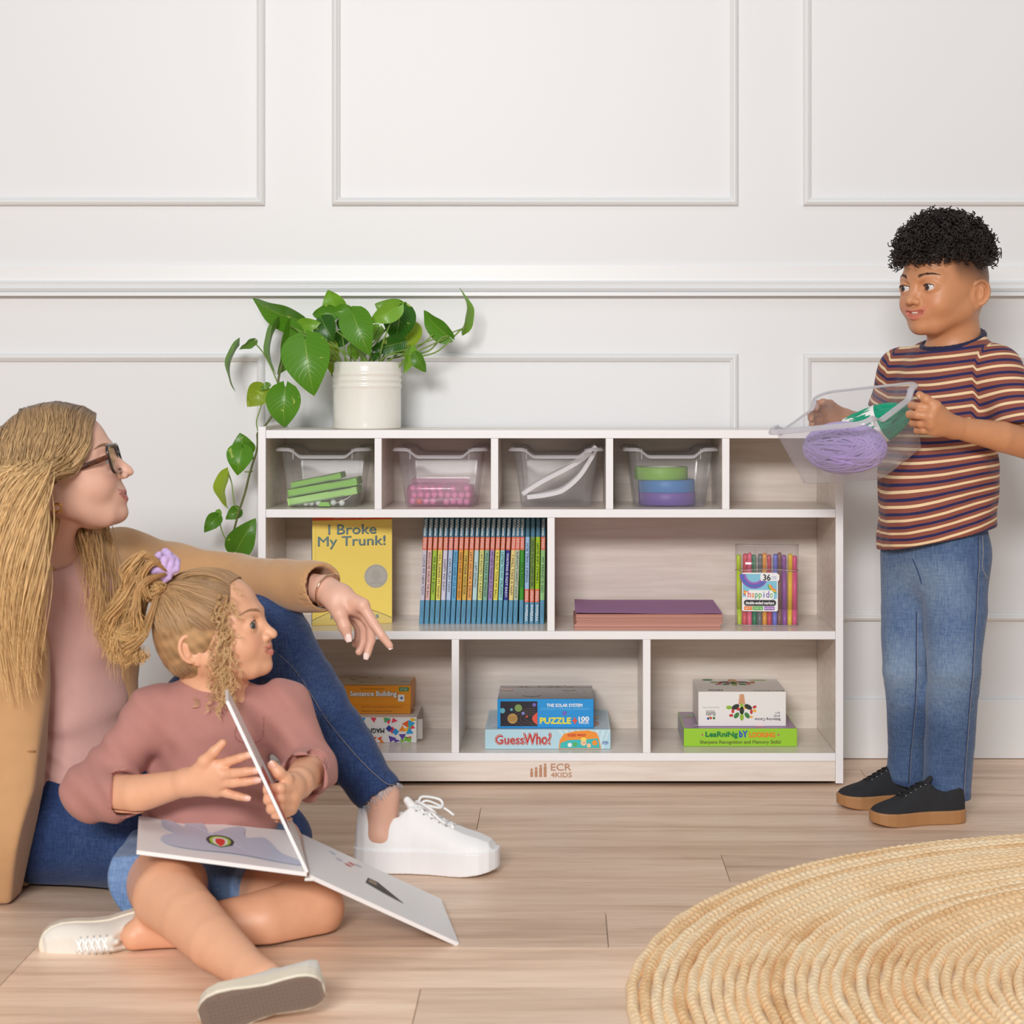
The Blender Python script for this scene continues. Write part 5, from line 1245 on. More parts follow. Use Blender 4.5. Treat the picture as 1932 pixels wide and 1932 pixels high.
# legs under the jeans
hl, hr = Bv(1806, 1040, 3.58), Bv(1716, 1040, 3.67)
fd.cap(hl, hr, .050, .050, .03)
legL = [(hl, .052), (Bv(1798, 1262, 3.55), .036), (Bv(1790, 1490, 3.60), .025)]; legR = [(hr, .050), (Bv(1712, 1272, 3.65), .036), (Bv(1712, 1465, 3.72), .025)]
fd.chain(legL, .02); fd.chain(legR, .02)
def boy_col(v):
    n = len(v); base = np.array(sr(*BS)[:3]); col = np.tile(base, (n, 1)); col = hd.color(BS, (206, 120, 104), v, col, blush=(208, 122, 88))
    q = hd.loc(v)                                                     # faded short hair over the ears
    head_ = (q[:, 2] > -.25) & (np.abs(q) < .8).all(1)
    hl_ = .16-.10*np.clip(-q[:, 0]*2, -1, 1)+.10*np.clip(q[:, 0]-.1, 0, 1)*4
    w = smooth01((q[:, 2]-hl_+.20)/.26)*smooth01((.22-q[:, 0])/.10)*head_; w = np.maximum(w, smooth01((q[:, 2]-.28)/.06)*head_)
    stub = np.array(sr(70, 50, 40)[:3]); col = col*(1-.85*w[:, None])+stub*.85*w[:, None]
    return col
ho = hd.O
hbox = (ho-[.14, .14, .165], ho+[.14, .14, .15]); abox = (Bv(1700, 880, 3.36), Bv(1990, 735, 3.58)); abox = (np.minimum(*abox), np.maximum(*abox)); rbox_ = (np.minimum(Bv(1515, 830, 3.62), Bv(1625, 740, 3.82)), np.maximum(Bv(1515, 830, 3.62), Bv(1625, 740, 3.82)))
body = solid_obj(fd, None, None, None, 'body', skin_mat('skin_boy'), boy, boy_col, relax=1, chunks=[(hbox[0], hbox[1], .0014), (abox[0], abox[1], .0016), (rbox_[0], rbox_[1], .002), ((.48, 3.3, .03), (.98, 3.9, .96), .005, [hbox, abox, rbox_])])
hd.eyes(boy, (-.92, -.38, -.06), (52, 32, 24)); hd.brows(boy, (66, 44, 34), .8)
mb = MB(); 
for i in range(-3, 4):
    a = hd.pt(.380-.05*(i/3)**2, i*.022, hd.mu+.006+.016*(i/3)**2); mb.sphere(a, .0125*hd.H*1.3, 12, sc=(1, 1, 1.15))
mb.build('teeth', mat('teeth', (228, 220, 208), .25), boy, world=True)
nails(boy, [(Bv(1737, 747, 3.402), Bv(1735, 745, 3.41)-Bv(1748, 754, 3.40), (-.3, -.9, .2), .0062)], (228, 180, 150))
# curly hair
mb = MB(); r6 = np.random.default_rng(4); hc = hd.pt(-.06, 0, .18)
fh = Field()
for i in range(90):
    a = r6.normal(size=3); a /= np.linalg.norm(a)
    f, l, u = a*[.40, .335, .33]; u = abs(u)+.17+.10*max(0, -f) ; fh.ell(hd.pt(f-.04, l, u), np.full(3, .075*hd.H), None, .01)
fh.ell(hd.pt(-.05, 0, .34), np.array([.43, .36, .27])*hd.H, hd.R, .01)
fh.half(hd.pt(-.05, 0, .235), -hd.R[:, 2]*1.0+hd.R[:, 0]*.12)
mhair = mat('black_hair', (34, 27, 25), .5, attr='Col', spec=.35)
v, q = solid(fh, ho-.16, ho+[.16, .16, .2], .003, relax=1)
mb.add(v, q, 0, True, col=sr(20, 16, 15)[:3])
n_c = 0
while n_c < 1500:
    a = r6.normal(size=3); a /= np.linalg.norm(a); 
    if a[2] < -.12: continue
    bias = a[0]
    f, l, u = a*[.47, .385, .40]; c = np.array([f-.055, l, u+.285-.06*math.exp(-((f+.02)/.07)**2)]); 
    if a[2] < .12 and a[0] < .2 and r6.random() < .45: continue
    c += a*r6.uniform(-.05, .07); C0 = hd.pt(*c); ax = hd.R@(a*.8+r6.normal(size=3)*.55+np.array([.1, 0, -.75 if a[2] < .25 else -.1])); ax = nrm(ax)
    e1 = nrm(np.cross(ax, [.3, .5, .8])); e2 = np.cross(ax, e1); turns = r6.uniform(1.6, 3.0); ln = r6.uniform(.014, .026)*(1.25 if a[2] < .2 else 1); rad = r6.uniform(.0030, .0052); t = np.linspace(0, 1, int(turns*9)); ph = r6.random()*6.28
    pts = C0+ax*(t-.5)[:, None]*ln+rad*(np.cos(t*turns*6.283+ph)[:, None]*e1+np.sin(t*turns*6.283+ph)[:, None]*e2)
    g = r6.uniform(.7, 1.5); mb.tube(pts, .0011, 4, caps=False, col=np.array(sr(40, 32, 30)[:3])*g); n_c += 1
mb.build('curly_hair', mhair, boy, world=True)

# T-shirt
ft = Field()
cut_c = Bv(1897, 797, 3.53); cr = Bv(1672, 772, 3.77)
ft.cap(Bv(1786, 745, 3.645), Bv(1768, 900, 3.625), .108, .120, .02, D=FB, sq=1.30); ft.cap(Bv(1768, 900, 3.625), Bv(1768, 1060, 3.62), .120, .126, .03, D=FB, sq=1.28)
ft.ell(Bv(1735, 950, 3.57), (.07, .06, .10), None, .05)
ft.cap(Bv(1866, 708, 3.575), Bv(1800, 668, 3.65), .040, .050, .03); ft.cap(Bv(1716, 712, 3.725), Bv(1796, 672, 3.65), .040, .050, .03)
ft.cap(Bv(1836, 652, 3.61), Bv(1872, 702, 3.575), .026, .042, .02); ft.cap(Bv(1754, 668, 3.685), Bv(1712, 708, 3.73), .022, .042, .02)
ft.cap(Bv(1799, 654, 3.643), Bv(1798, 705, 3.65), .054, .085, .03)
ft.cap(Bv(1866, 715, 3.575), Bv(1716, 715, 3.725), .045, .045, .03)
def sleeve(fld, a, b, ra, rb, cc_, n, k=.03, th=.008, infl=None):
    """tube of cloth open at the cuff plane"""
    a, b, n = np.array(a), np.array(b), nrm(n); ab = b-a; L2 = ab@ab
    def fn(p):
        t = np.clip(((p-a)@ab)/L2, 0, 1); d = np.linalg.norm(p-a-t[..., None]*ab, axis=-1)-(ra+(rb-ra)*t)
        inner = np.maximum(d+th, .45-((p-a)@ab)/L2) if True else d
        t2 = ((p-a)@ab)/L2; hollow = np.minimum(-(d+th), (t2-.70)*math.sqrt(L2))
        return np.maximum.reduce([d, (p-cc_)@n, hollow])
    return fld.func(fn, np.minimum(a, b)-max(ra, rb), np.maximum(a, b)+max(ra, rb), 'u', k)
sleeve(ft, sl, Bv(1945, 850, 3.50), .043, .053, cut_c, (.10, 0, -1)); sleeve(ft, srr, Bv(1668, 830, 3.775), .041, .050, cr, (-.2, 0, -1))
tn = nrm(Bv(1945, 850, 3.51)-sl)
def folds(p): return (.0022*vnoise(p*[1, 1, 1.6], 38, 3)+.0022*vnoise(p, 85, 5))*smooth01((.86-p[..., 2])/.12+.25)*smooth01((.86-p[..., 0])/.03)
ft.func(folds, (-9, -9, -9), (9, 9, 9), 'd')
ft.cap(Bv(1797, 590, 3.60), Bv(1794, 652, 3.63), .046, .043, .004, 's')
ncc = Bv(1798, 641, 3.64); nn_ = nrm(FB*.36+np.array([0, 0, 1.0]))
ft.func(lambda p: np.maximum(np.linalg.norm((p-ncc)[..., :2], axis=-1)-.090, -((p-ncc)@nn_)), ncc-.12, ncc+.12, 's')
shirt_hem = Bv(1762, 1018, 3.6); hn = np.array([.22, -.04, -1.0]); ft.half(shirt_hem, hn)
ft.cap(shirt_hem-[0, 0, .2], shirt_hem-[0, 0, .03], .112, .10, .003, 's', D=FB, sq=1.3)
def stripe(v):
    fr = np.array(Bv(1735, 950, 3.5)); s = v[:, 2].copy()
    lower = smooth01((.72-v[:, 2])/.17); s -= lower*.20*(v[:, 0]-.70); s += .010*np.cos((v[:, 0]-.66)*14)*1.0
    arm = smooth01(((v-sl)@LB+.018)/.012)*(v[:, 2] > .76)
    ta = nrm(cut_c-sl); s2 = -(v-sl)@ta*1.0+sl[2]; s = s*(1-arm)+(s2+.012)*arm
    arr = smooth01((-(v-srr)@LB+.016)/.012)*(v[:, 2] > .76); tb = nrm(cr-srr); s3 = -(v-srr)@tb+srr[2]; s = s*(1-arr)+s3*arr
    s += .0012*vnoise(v, 50, 9)
    return s/.0247
def stripe_mat():
    m = fabric('striped_jersey', (146, 84, 70)); nt = m.node_tree; L = nt.links.new; N = nt.nodes.new; b = nt.nodes['Principled BSDF']
    a = N('ShaderNodeAttribute'); a.attribute_name = 'stripe'; fr = N('ShaderNodeMath'); fr.operation = 'FRACT'; L(a.outputs['Fac'], fr.inputs[0])
    r = N('ShaderNodeValToRGB'); r.color_ramp.interpolation = 'CONSTANT'; e = r.color_ramp.elements; e[0].position = 0; e[0].color = sr(142, 82, 70); e[1].position = .14; e[1].color = sr(234, 208, 168)
    for p_, c in ((.34, (142, 82, 70)), (.60, (44, 44, 88)), (.82, (142, 82, 70))): q = e.new(p_); q.color = sr(*c)
    L(fr.outputs[0], r.inputs[0]); L(r.outputs[0], b.inputs['Base Color']); return m
mst = stripe_mat()
o = solid_obj(ft, (.50, 3.42, .47), (.96, 3.88, .97), .0026, 'striped_shirt', mst, boy, None, relax=2, attrs={'stripe': stripe})
# collar
fc = Field(); 
cc = Bv(1798, 644, 3.64); rot = []
for i in range(29):
    a = i/28*2*math.pi; f = math.cos(a); l = math.sin(a); p_ = cc+FB*(.0560*f)+LB*(.0605*l)+np.array([0, 0, -.020*f-.003*abs(l)]); rot.append(p_)
for a, b in zip(rot, rot[1:]): fc.cap(a+[0, 0, .003], b+[0, 0, .003], .0062, .0062, .002); fc.cap(a-[0, 0, .008], b-[0, 0, .008], .0066, .0066, .004)
solid_obj(fc, cc-.11, cc+.11, .002, 'collar', fabric('navy_rib', (40, 42, 72)), boy)
# jeans
fj = Field()
fj.cap(Bv(1770, 990, 3.62), Bv(1768, 1040, 3.62), .100, .104, .03, D=FB, sq=1.3)
fj.chain([(Bv(1804, 1050, 3.59), .062), (Bv(1803, 1150, 3.575), .060), (Bv(1800, 1262, 3.55), .050), (Bv(1798, 1300, 3.56), .049), (Bv(1792, 1400, 3.585), .047), (Bv(1786, 1500, 3.60), .046), (Bv(1785, 1540, 3.60), .046)], .03)
fj.chain([(Bv(1718, 1050, 3.665), .058), (Bv(1716, 1150, 3.66), .056), (Bv(1711, 1262, 3.64), .048), (Bv(1717, 1310, 3.65), .046), (Bv(1716, 1400, 3.69), .043), (Bv(1714, 1480, 3.71), .043), (Bv(1714, 1520, 3.71), .043)], .03)
fj.func(lambda p: .0010*vnoise(p*[1, 1, 1.7], 36, 21)+.0020*vnoise(p*[.5, .5, 1.7], 75, 22)*smooth01((.30-np.abs(p[..., 2]-.27)*3.2)), (-9, -9, -9), (9, 9, 9), 'd')
for y_, c in ((-1, 0),):
    pass
hmL, hmR = Bv(1787, 1502, 3.60), Bv(1714, 1482, 3.70)
fj.func(lambda p: np.maximum((p-hmL)@nrm((-.12, 0, -1)), -((p[..., 0]-hmL[0]-.006)*LB[0]+(p[..., 1]-3.652)*LB[1]) ), (-9, -9, -9), (9, 9, .12), 's') if False else None
def hems(p):
    side = ((p[..., 0]-(hmL[0]+hmR[0])/2)*LB[0]+(p[..., 1]-3.65)*LB[1]) > 0
    return np.where(side, hmL[2]-.10*(p[..., 0]-hmL[0]), hmR[2]-.25*(p[..., 0]-hmR[0]))-p[..., 2]
fj.func(hems, (-9, -9, -9), (9, 9, .14), 'i')
for hm, dx in ((hmL, .034), (hmR, .031)): fj.cap(hm-[0, 0, .06], hm+[0, 0, .025], dx, dx, .003, 's')
def wear(v):
    w = smooth01(1-np.abs(v[:, 2]-.30)/.14)*.7+smooth01(1-np.abs(v[:, 2]-.46)/.1)*.5; f = -(v-np.array([0, 3.6, 0]))@(-FB)
    front = smooth01(((v[:, 0]-Bv(1768, 1100, 3.6)[0])*FB[0]+(v[:, 1]-3.61)*FB[1])/.05)
    return w*front-.35*smooth01((hmL[2]+.02-v[:, 2])/.01)
mj = denim('blue_denim', (44, 62, 100), (80, 104, 142), (138, 158, 182))
jo = solid_obj(fj, (.50, 3.40, hmL[2]-.03), (.90, 3.84, .60), .0028, 'jeans', mj, boy, None, relax=1, attrs={'wear': wear})
def surf_line(field, pts, toward, n=40, off=.0006):
    """drape a line onto a field surface, marching along 'toward'"""
    g = smooth_curve(pts, n//(len(pts)-1)); t = nrm(toward); out = []
    ts = np.linspace(-.12, .12, 160); Q = g[:, None, :]-ts[::-1][None, :, None]*(-t)
    Q = g[:, None, :]+(-t)*(np.linspace(.12, -.12, 160))[None, :, None]
    d = field.eval(Q.reshape(-1, 1, 1, 3))[:, 0, 0].reshape(len(g), -1); k = np.argmax(d < 0, axis=1)
    for i in range(len(g)):
        if d[i, k[i]] < 0: out.append(Q[i, k[i]]-t*off)
    return np.array(out)
m_st = mat('denim_thread', (160, 154, 146), .8); m_ds = mat('denim_seam', (52, 72, 112), .9, noise=.2, nscale=300)
for nm, pts in (('side_seam', [Bv(1836, 1010, 3.58), Bv(1830, 1130, 3.58), Bv(1823, 1260, 3.56), Bv(1815, 1380, 3.58), Bv(1808, 1505, 3.6)]), ('inseam', [Bv(1722, 1150, 3.64), Bv(1722, 1250, 3.63), Bv(1716, 1380, 3.66), Bv(1711, 1475, 3.68)]), ('fly_seam', [Bv(1712, 1050, 3.62), Bv(1722, 1075, 3.62), Bv(1728, 1095, 3.62)])):
    l_ = surf_line(fj, pts, (0, 1, 0))
    if len(l_) > 3: mb = MB(); mb.tube(l_, .0016, 5, 1); mb.tube(l_+[.002, -.0006, 0], .0005, 4, 0); mb.build(nm, [m_st, m_ds], jo, world=True)
mb = MB()
pk = surf_line(fj, [Bv(1852, 1010, 3.55), Bv(1851, 1040, 3.55), Bv(1850, 1070, 3.55), Bv(1861, 1092, 3.56)], (0, 1, 0))
if len(pk) > 3: mb.tube(pk, .0009, 4); mb.build('pocket_stitching', [m_st], jo, world=True)
# shoes
m_bc = mat('black_canvas', (38, 38, 42), .9, noise=.08, nscale=60, bump=.3, bscale=900); m_gum = mat('gum_sole', (170, 122, 78), .55, noise=.04, nscale=30); m_bl = mat('black_laces', (24, 24, 26), .8)
shoe(boy, P(1818, 1551, 3.575)*[1, 1, 0]+[0, 0, .0005], (-.965, -.26, 0), (0, 0, 1), .192, -1, .135, m_bc, m_gum, 'flat', lace_c=m_bl)
shoe(boy, P(1752, 1510, 3.72)*[1, 1, 0]+[0, 0, .0005], (-.985, -.17, 0), (0, 0, 1), .192, 1, .135, m_bc, m_gum, 'flat', lace_c=m_bl)

# ------------------------------------------------------------------ bin and yarn held by the boy
NB_ = nrm((.125, .125, .076)); NA_ = np.array((-.199, .18, -.034)); un = nrm(np.cross(NB_, NA_)); NA_ = nrm(NA_-un*(NA_@un)); ey_ = np.cross(un, NB_)
Np = P(1632, 800, 3.37); ctr_rim = Np+NB_*.100+nrm(ey_)*(.1225) if (ey_@NA_) > 0 else Np+NB_*.100-nrm(ey_)*.1225
Rb = np.stack([NB_, ey_, un], 1)
bin_o = ctr_rim-un*BH
b5 = bin_at('clear plastic bin of purple and green yarn held by the standing child', 0, 0, loc=tuple(bin_o), rot=Matrix(Rb.tolist()).to_euler())
def skein(label, c, axis, L_, R_, col, seed, band=False):
    t = thing('yarn_skein', label, 'yarn', tuple(c)); axis = nrm(axis); e1 = nrm(np.cross(axis, [0, 0, 1])); e2 = np.cross(axis, e1); r7 = np.random.default_rng(seed)
    m = mat('yarn_%d' % col[0], col, .9, bump=.5, bscale=600, sheen=.3, spec=.15); mb = MB(); Rm = np.stack([axis, e1, e2], 1)
    mb.sphere((0, 0, 0), 1, 40, sc=(L_*.94, R_*.94, R_*.94), R=Rm)
    for i in range(150):
        tilt = r7.normal()*.28+(.9 if i % 3 == 0 else .12)*(1 if r7.random() < .5 else -1); x0 = r7.uniform(-.55, .55)*(0 if i % 3 == 0 else 1); a0 = r7.random()*6.28; sp = r7.uniform(2.4, 5.2); a = np.linspace(a0, a0+sp, 36)
        d1 = nrm(np.array([math.cos(tilt*1.3+.5), math.sin(tilt*1.3+.5)*math.cos(a0), math.sin(tilt*1.3+.5)*math.sin(a0)]) if i % 3 else np.array([1, .25*r7.normal(), .25*r7.normal()]))
        d2 = nrm(np.cross(d1, r7.normal(size=3))); q = np.outer(np.cos(a), d1)+np.outer(np.sin(a), d2)+np.array([x0*.4, 0, 0]); q /= np.linalg.norm(q, axis=1)[:, None]
        k = r7.uniform(.955, 1.03); pts = (q*[L_*k, R_*k, R_*k])@Rm.T; mb.tube(pts, r7.uniform(.0018, .0026), 6)
    mb.build('yarn', m, t)
    if band:
        mb = MB(); a = np.linspace(0, 2*math.pi, 40); vs = []
        for x in (-.034, .034):
            k = math.sqrt(1-(x/L_)**2)*1.13; vs += [Rm@np.array([x, R_*k*math.cos(b), R_*k*math.sin(b)]) for b in a]
        mb.add(vs, [(i, i+1, 41+i, 40+i) for i in range(39)], 0, True); mb.build('paper_band', mat('band_paper', (240, 238, 234), .6), t)
    return t
into = lambda x, y, z: np.array(bin_o)+Rb@np.array([x, y, z])
sg = 1 if (ey_@NA_) > 0 else -1
skein('lilac yarn skein lying in front inside the clear bin held by the child', into(-.030, .002*sg, .053), Rb@np.array([.18, sg*1.0, 0]), .100, .047, (176, 156, 214), 3)
skein('emerald green yarn skein with white paper band behind the lilac skein', into(.038, -.008*sg, .060), Rb@np.array([.45, -sg*.9, .18]), .086, .036, (16, 152, 116), 5, band=True)
# ================================================================== WOMAN
W3 = lambda px, py, Y: P(px, py, Y)
wm = thing('person', 'seated person with long blonde hair, glasses, camel coat and blue jeans', 'person', (P(130, 1640, 3.2)[0], 3.2, 0))
WS = (226, 178, 156)
h2 = Head(P(121, 893, 3.12), (.962, .10, .27), .222, adult=True, up=(-.1, 0, 1)); h2.eo = .022
fw = Field(); h2.fd = fw; h2.skin(fw, smile=.7, open_=0, earF=-.095, earU=-.12)
nw = W3(72, 1060, 3.15); fw.cap(h2.pt(-.17, 0, -.20), nw, .045, .048, .02); fw.cap(h2.pt(-.16, 0, -.34), W3(84, 1075, 3.14), .030, .040, .02); fw.cap(nw, W3(85, 1110, 3.17), .055, .07, .03)
shN, shF = W3(-30, 1120, 3.06), W3(232, 1068, 3.33)
fw.cap(shN, shF-[0, 0, .025], .045, .032, .05); fw.cap(W3(100, 1150, 3.18), W3(110, 1500, 3.22), .105, .115, .05, D=(.6, -.8, 0), sq=1.25)
hipN, hipF = W3(90, 1570, 3.16), W3(150, 1560, 3.34)
fw.cap(hipN, hipF, .10, .10, .05)
kF, aF = W3(512, 1190, 3.28), W3(728, 1500, 3.20)
fw.chain([(hipF, .08), (kF, .046), (W3(580, 1290, 3.26), .044), (W3(722, 1500, 3.212), .029), (W3(718, 1570, 3.21), .029)], .02)
fw.cap(W3(718, 1575, 3.21), W3(800, 1612, 3.195), .026, .018, .015)
kN = W3(520, 1590, 3.12); fw.chain([(hipN, .085), (kN, .050), (W3(300, 1590, 3.34), .040), (W3(200, 1620, 3.42), .03)], .02)
elF, wrF = W3(440, 1100, 3.40), W3(612, 1112, 3.19)
fw.chain([(shF-[0, 0, .02], .036), (elF, .036), (W3(530, 1104, 3.28), .032), (wrF, .0235)], .015); fw.cap(wrF, W3(640, 1124, 3.17), .0225, .024, .01, D=(0, 0, 1), sq=1.1)
# pointing hand
iK, mK, rK, pK = W3(684, 1142, 3.145), W3(680, 1152, 3.165), W3(672, 1158, 3.185), W3(662, 1160, 3.205)
for k_, r_ in ((iK, .0125), (mK, .0125), (rK, .0118), (pK, .011)): fw.cap(wrF, k_, .018, r_, .010)
finger(fw, [iK, W3(705, 1177, 3.135), W3(720, 1199, 3.13), W3(735, 1218, 3.13)], .0098, .0062)
finger(fw, [mK, W3(699, 1180, 3.17), W3(700, 1208, 3.17), W3(692, 1236, 3.165)], .0098, .0066)
finger(fw, [rK, W3(687, 1187, 3.19), W3(686, 1210, 3.19), W3(677, 1230, 3.185)], .0092, .0062)
finger(fw, [pK, W3(676, 1184, 3.21), W3(676, 1202, 3.21), W3(670, 1216, 3.205)], .0080, .0056)
finger(fw, [W3(622, 1130, 3.165), W3(641, 1158, 3.145), W3(650, 1182, 3.14), W3(657, 1203, 3.14)], .0145, .0078, .006)
fw.cap(W3(635, 1130, 3.17), W3(668, 1145, 3.16), .016, .013, .01)
def wcol(v): return h2.color(WS, (196, 112, 108), v, np.tile(np.array(sr(*WS)[:3]), (len(v), 1)), blush=(226, 150, 132))
b1_ = (h2.O-[.15, .15, .20], h2.O+[.17, .15, .16]); b2_ = (np.minimum(W3(560, 1260, 3.06), W3(760, 1060, 3.30)), np.maximum(W3(560, 1260, 3.06), W3(760, 1060, 3.30)))
b3_ = (np.minimum(W3(660, 1640, 3.08), W3(800, 1460, 3.28)), np.maximum(W3(660, 1640, 3.08), W3(800, 1460, 3.28)))
solid_obj(fw, None, None, None, 'body', skin_mat('skin_fair'), wm, wcol, chunks=[(b1_[0], b1_[1], .0017), (b2_[0], b2_[1], .0016), (b3_[0], b3_[1], .003), ((-1.16, 2.93, .01), (-.17, 3.50, .66), .006, [b1_, b2_, b3_])])
h2.eyes(wm, (.97, .25, -.02), (80, 100, 120)); h2.brows(wm, (150, 112, 78), 1.0)
nails(wm, [(W3(736, 1219, 3.128), (.35, 0, -.9), (.5, -.8, .4), .0062), (W3(657, 1204, 3.133), (.25, 0, -1), (-.1, -1, .2), .0072), (W3(691, 1238, 3.158), (-.15, 0, -1), (.1, -1, 0), .006)], (246, 222, 216))
# glasses
m_tort = mat('tortoiseshell', (92, 44, 18), .2, noise=.9, nscale=70, coat=.5); gl = bpy.data.objects.new('glasses', None); COL.objects.link(gl); gl.parent = wm
mb = MB(); mb.tube([h2.pt(.390, -.295, .030), h2.pt(.33, -.325, .022), h2.pt(.12, -.345, -.005), h2.pt(.0, -.362, -.03), h2.pt(-.05, -.356, -.06)], [.0016, .0019, .0017, .0014, .0014], 10, flat=2.4); mb.build('temple', m_tort, gl, world=True); mb = MB()
mb.tube([h2.pt(.390, .295, .030), h2.pt(.33, .325, .022), h2.pt(.12, .345, -.005), h2.pt(.0, .362, -.03), h2.pt(-.05, .356, -.06)], [.0016, .0019, .0017, .0014, .0014], 10, flat=2.4); mb.build('temple', m_tort, gl, world=True)
mb = MB(); m_fr = mat('dark_frame', (44, 24, 16), .2, coat=.5)
for sg in (-1, 1):
    o_ = [h2.pt(.412-.25*(.155+.135*x)**2, sg*(.155+.135*x), .005+.105*y) for x, y in rrect(2, 2, .5, 5)]; mb.tube(o_, .0026, 8, closed=True)
mb.tube([h2.pt(.412, -.03, .035), h2.pt(.425, 0, .045), h2.pt(.412, .03, .035)], .0025, 8); mb.build('rim', m_fr, gl, world=True)
for sg in (-1, 1):
    mb = MB(); mb.quad([h2.pt(.411-.25*(.155+.13*x)**2, sg*(.155+.13*x), .005+.10*y) for x, y in rrect(2, 2, .5, 5)]); mb.build('lens', plastic('lens_glass', (240, 240, 240), .03, .02), gl, world=True)
mb = MB(); m_gold = mat('gold', (214, 164, 84), .2, 1.0); c = W3(109, 958, 3.030)
mb.tube([c+h2.R@np.array([.0065*math.cos(t), -.003, .0065*math.sin(t)]) for t in np.linspace(0, 6.0, 20)], .0019, 8); mb.build('earring', m_gold, wm, world=True)
mb = MB(); wd = nrm(W3(640, 1124, 3.17)-wrF); e1 = nrm(np.cross(wd, [0, 0, 1])); e2 = np.cross(wd, e1); wc_ = W3(617, 1114, 3.185)
mb.tube([wc_+e1*.0265*math.cos(t)+e2*.0275*math.sin(t) for t in np.linspace(0, 2*math.pi, 40, endpoint=False)], .0018, 6, closed=True)
mb.box((-.009, -.002, -.0035), (.009, .002, .0035), 0, .001, R=np.stack([e2, e1, wd], 1), c=wc_-e1*.0275*.75+e2*.0-[0, 0, -.018]); mb.build('bracelet', mat('rose_gold', (226, 190, 160), .2, 1.0), wm, world=True)
# hair
sh_ = Strands(8)
dk, lt = (136, 106, 80), (244, 206, 148)
fh = Field(); fh.ell(h2.pt(-.075, 0, .15), np.array([.44, .375, .385])*h2.H, h2.R, .01); fh.ell(h2.pt(-.19, 0, -.12), np.array([.31, .33, .42])*h2.H, h2.R, .04)
fh.cap(h2.pt(-.30, -.1, -.3), W3(20, 1230, 3.08), .058, .050, .04, D=(0, 1, 0), sq=1.2); fh.cap(h2.pt(-.18, .2, -.4), W3(150, 1150, 3.22), .06, .045, .05)
fh.half(h2.pt(.275, 0, .30), h2.R[:, 0]*.85+h2.R[:, 2]*-.50, 'i', .004)
fh.ell(h2.pt(.34, 0, -.30), np.array([.34, .40, .38])*h2.H, h2.R, .01, 's')
fh.ell(h2.ear[-1](0.05, 0, -.02), np.array([.17, .16, .17])*h2.H, h2.R, .01, 's')
fh.ell(h2.pt(.0, -.36, -.17), np.array([.20, .24, .24])*h2.H, h2.R, .01, 's')
fh.func(lambda p: .002*vnoise(p*[1, 1, .25], 160, 4), (-9, -9, -9), (9, 9, 9), 'd')
def hcol(v):
    q = h2.loc(v); t = smooth01((.50-q[:, 2])/1.3)[:, None]; n = (1+.22*vnoise(v*[1, 1, .25], 240, 6))[:, None]
    return (np.array(sr(*dk)[:3])*(1-t)+np.array(sr(222, 180, 124)[:3])*t)*n*.82
v, q = solid(fh, h2.O-[.22, .16, .36], h2.O+[.16, .22, .17], .0028, relax=1); sh_.mb.add(v, q, 0, True, col=hcol(v))
hp = h2.pt
gn = []   # near-side guides, fanning from the parting
for f, tf_, mid, low, end in ((.30, .215, (118, 900, 2.985), (122, 1000, 2.98), (120, 1190, 2.99)), (.22, .16, (100, 905, 2.965), (95, 1050, 2.95), (100, 1280, 2.97)), (.10, .08, (78, 900, 2.955), (70, 1060, 2.93), (70, 1320, 2.95)),
    (-.02, -.04, (50, 900, 2.96), (40, 1060, 2.93), (48, 1335, 2.94)), (-.14, -.16, (22, 900, 2.97), (10, 1050, 2.94), (20, 1340, 2.94)), (-.26, -.28, (-5, 900, 3.0), (-22, 1040, 2.96), (-8, 1345, 2.95)), (-.40, -.40, (-30, 920, 3.06), (-50, 1060, 3.02), (-40, 1340, 2.99))):
    gn.append([hp(f, .03, .553-1.1*max(0, f-.02)**1.6-.9*max(0, -f-.12)**1.6), hp(tf_+.02, -.20, .50-.6*max(0, tf_)**1.3-.7*max(0, -tf_-.12)**1.5), hp(tf_, -.345, .31-.3*max(0, tf_)), hp(tf_-.04, -.405, .10), W3(*mid), W3(*low), W3(*end)])
gn[0] = [hp(.345, .03, .37), hp(.33, -.16, .30), hp(.25, -.31, .14), hp(.12, -.375, .0), W3(78, 895, 2.985), W3(38, 955, 2.985), W3(72, 1060, 2.975), W3(98, 1190, 2.99)]
gn[1] = [hp(.27, .03, .45), hp(.24, -.20, .38), hp(.17, -.345, .20), hp(.04, -.385, .03), W3(58, 905, 2.97), W3(34, 980, 2.965), W3(76, 1090, 2.96), W3(88, 1270, 2.97)]
sh_.flow(gn, 3000, .0008, dk, lt, .0045, .017, 2.6, npt=44, jit=.30, lenj=.38)
gf = []
for f, mid, end in ((.28, (150, 985, 3.16), (165, 1190, 3.05)), (.18, (150, 995, 3.22), (190, 1230, 3.08)), (.08, (165, 985, 3.25), (212, 1265, 3.10)), (-.05, (180, 990, 3.26), (232, 1290, 3.12)), (-.2, (150, 1000, 3.3), (222, 1250, 3.2))):
    gf.append([hp(f, .03, .553-1.1*max(0, f-.02)**1.6), hp(f-.0, .20, .49-.6*max(0, f)**1.3), hp(f-.06, .345, .28), hp(f-.2, .38, 0), hp(-.12, .36, -.28), W3(*mid), W3((mid[0]+end[0])/2+4, (mid[1]+end[1])/2, (mid[2]+end[2])/2-.02), W3(*end)])
sh_.flow(gf, 1500, .0008, dk, (226, 184, 126), .007, .013, 2.2, npt=36, jit=.35, lenj=.4)
sh_.build('long_hair', wm)
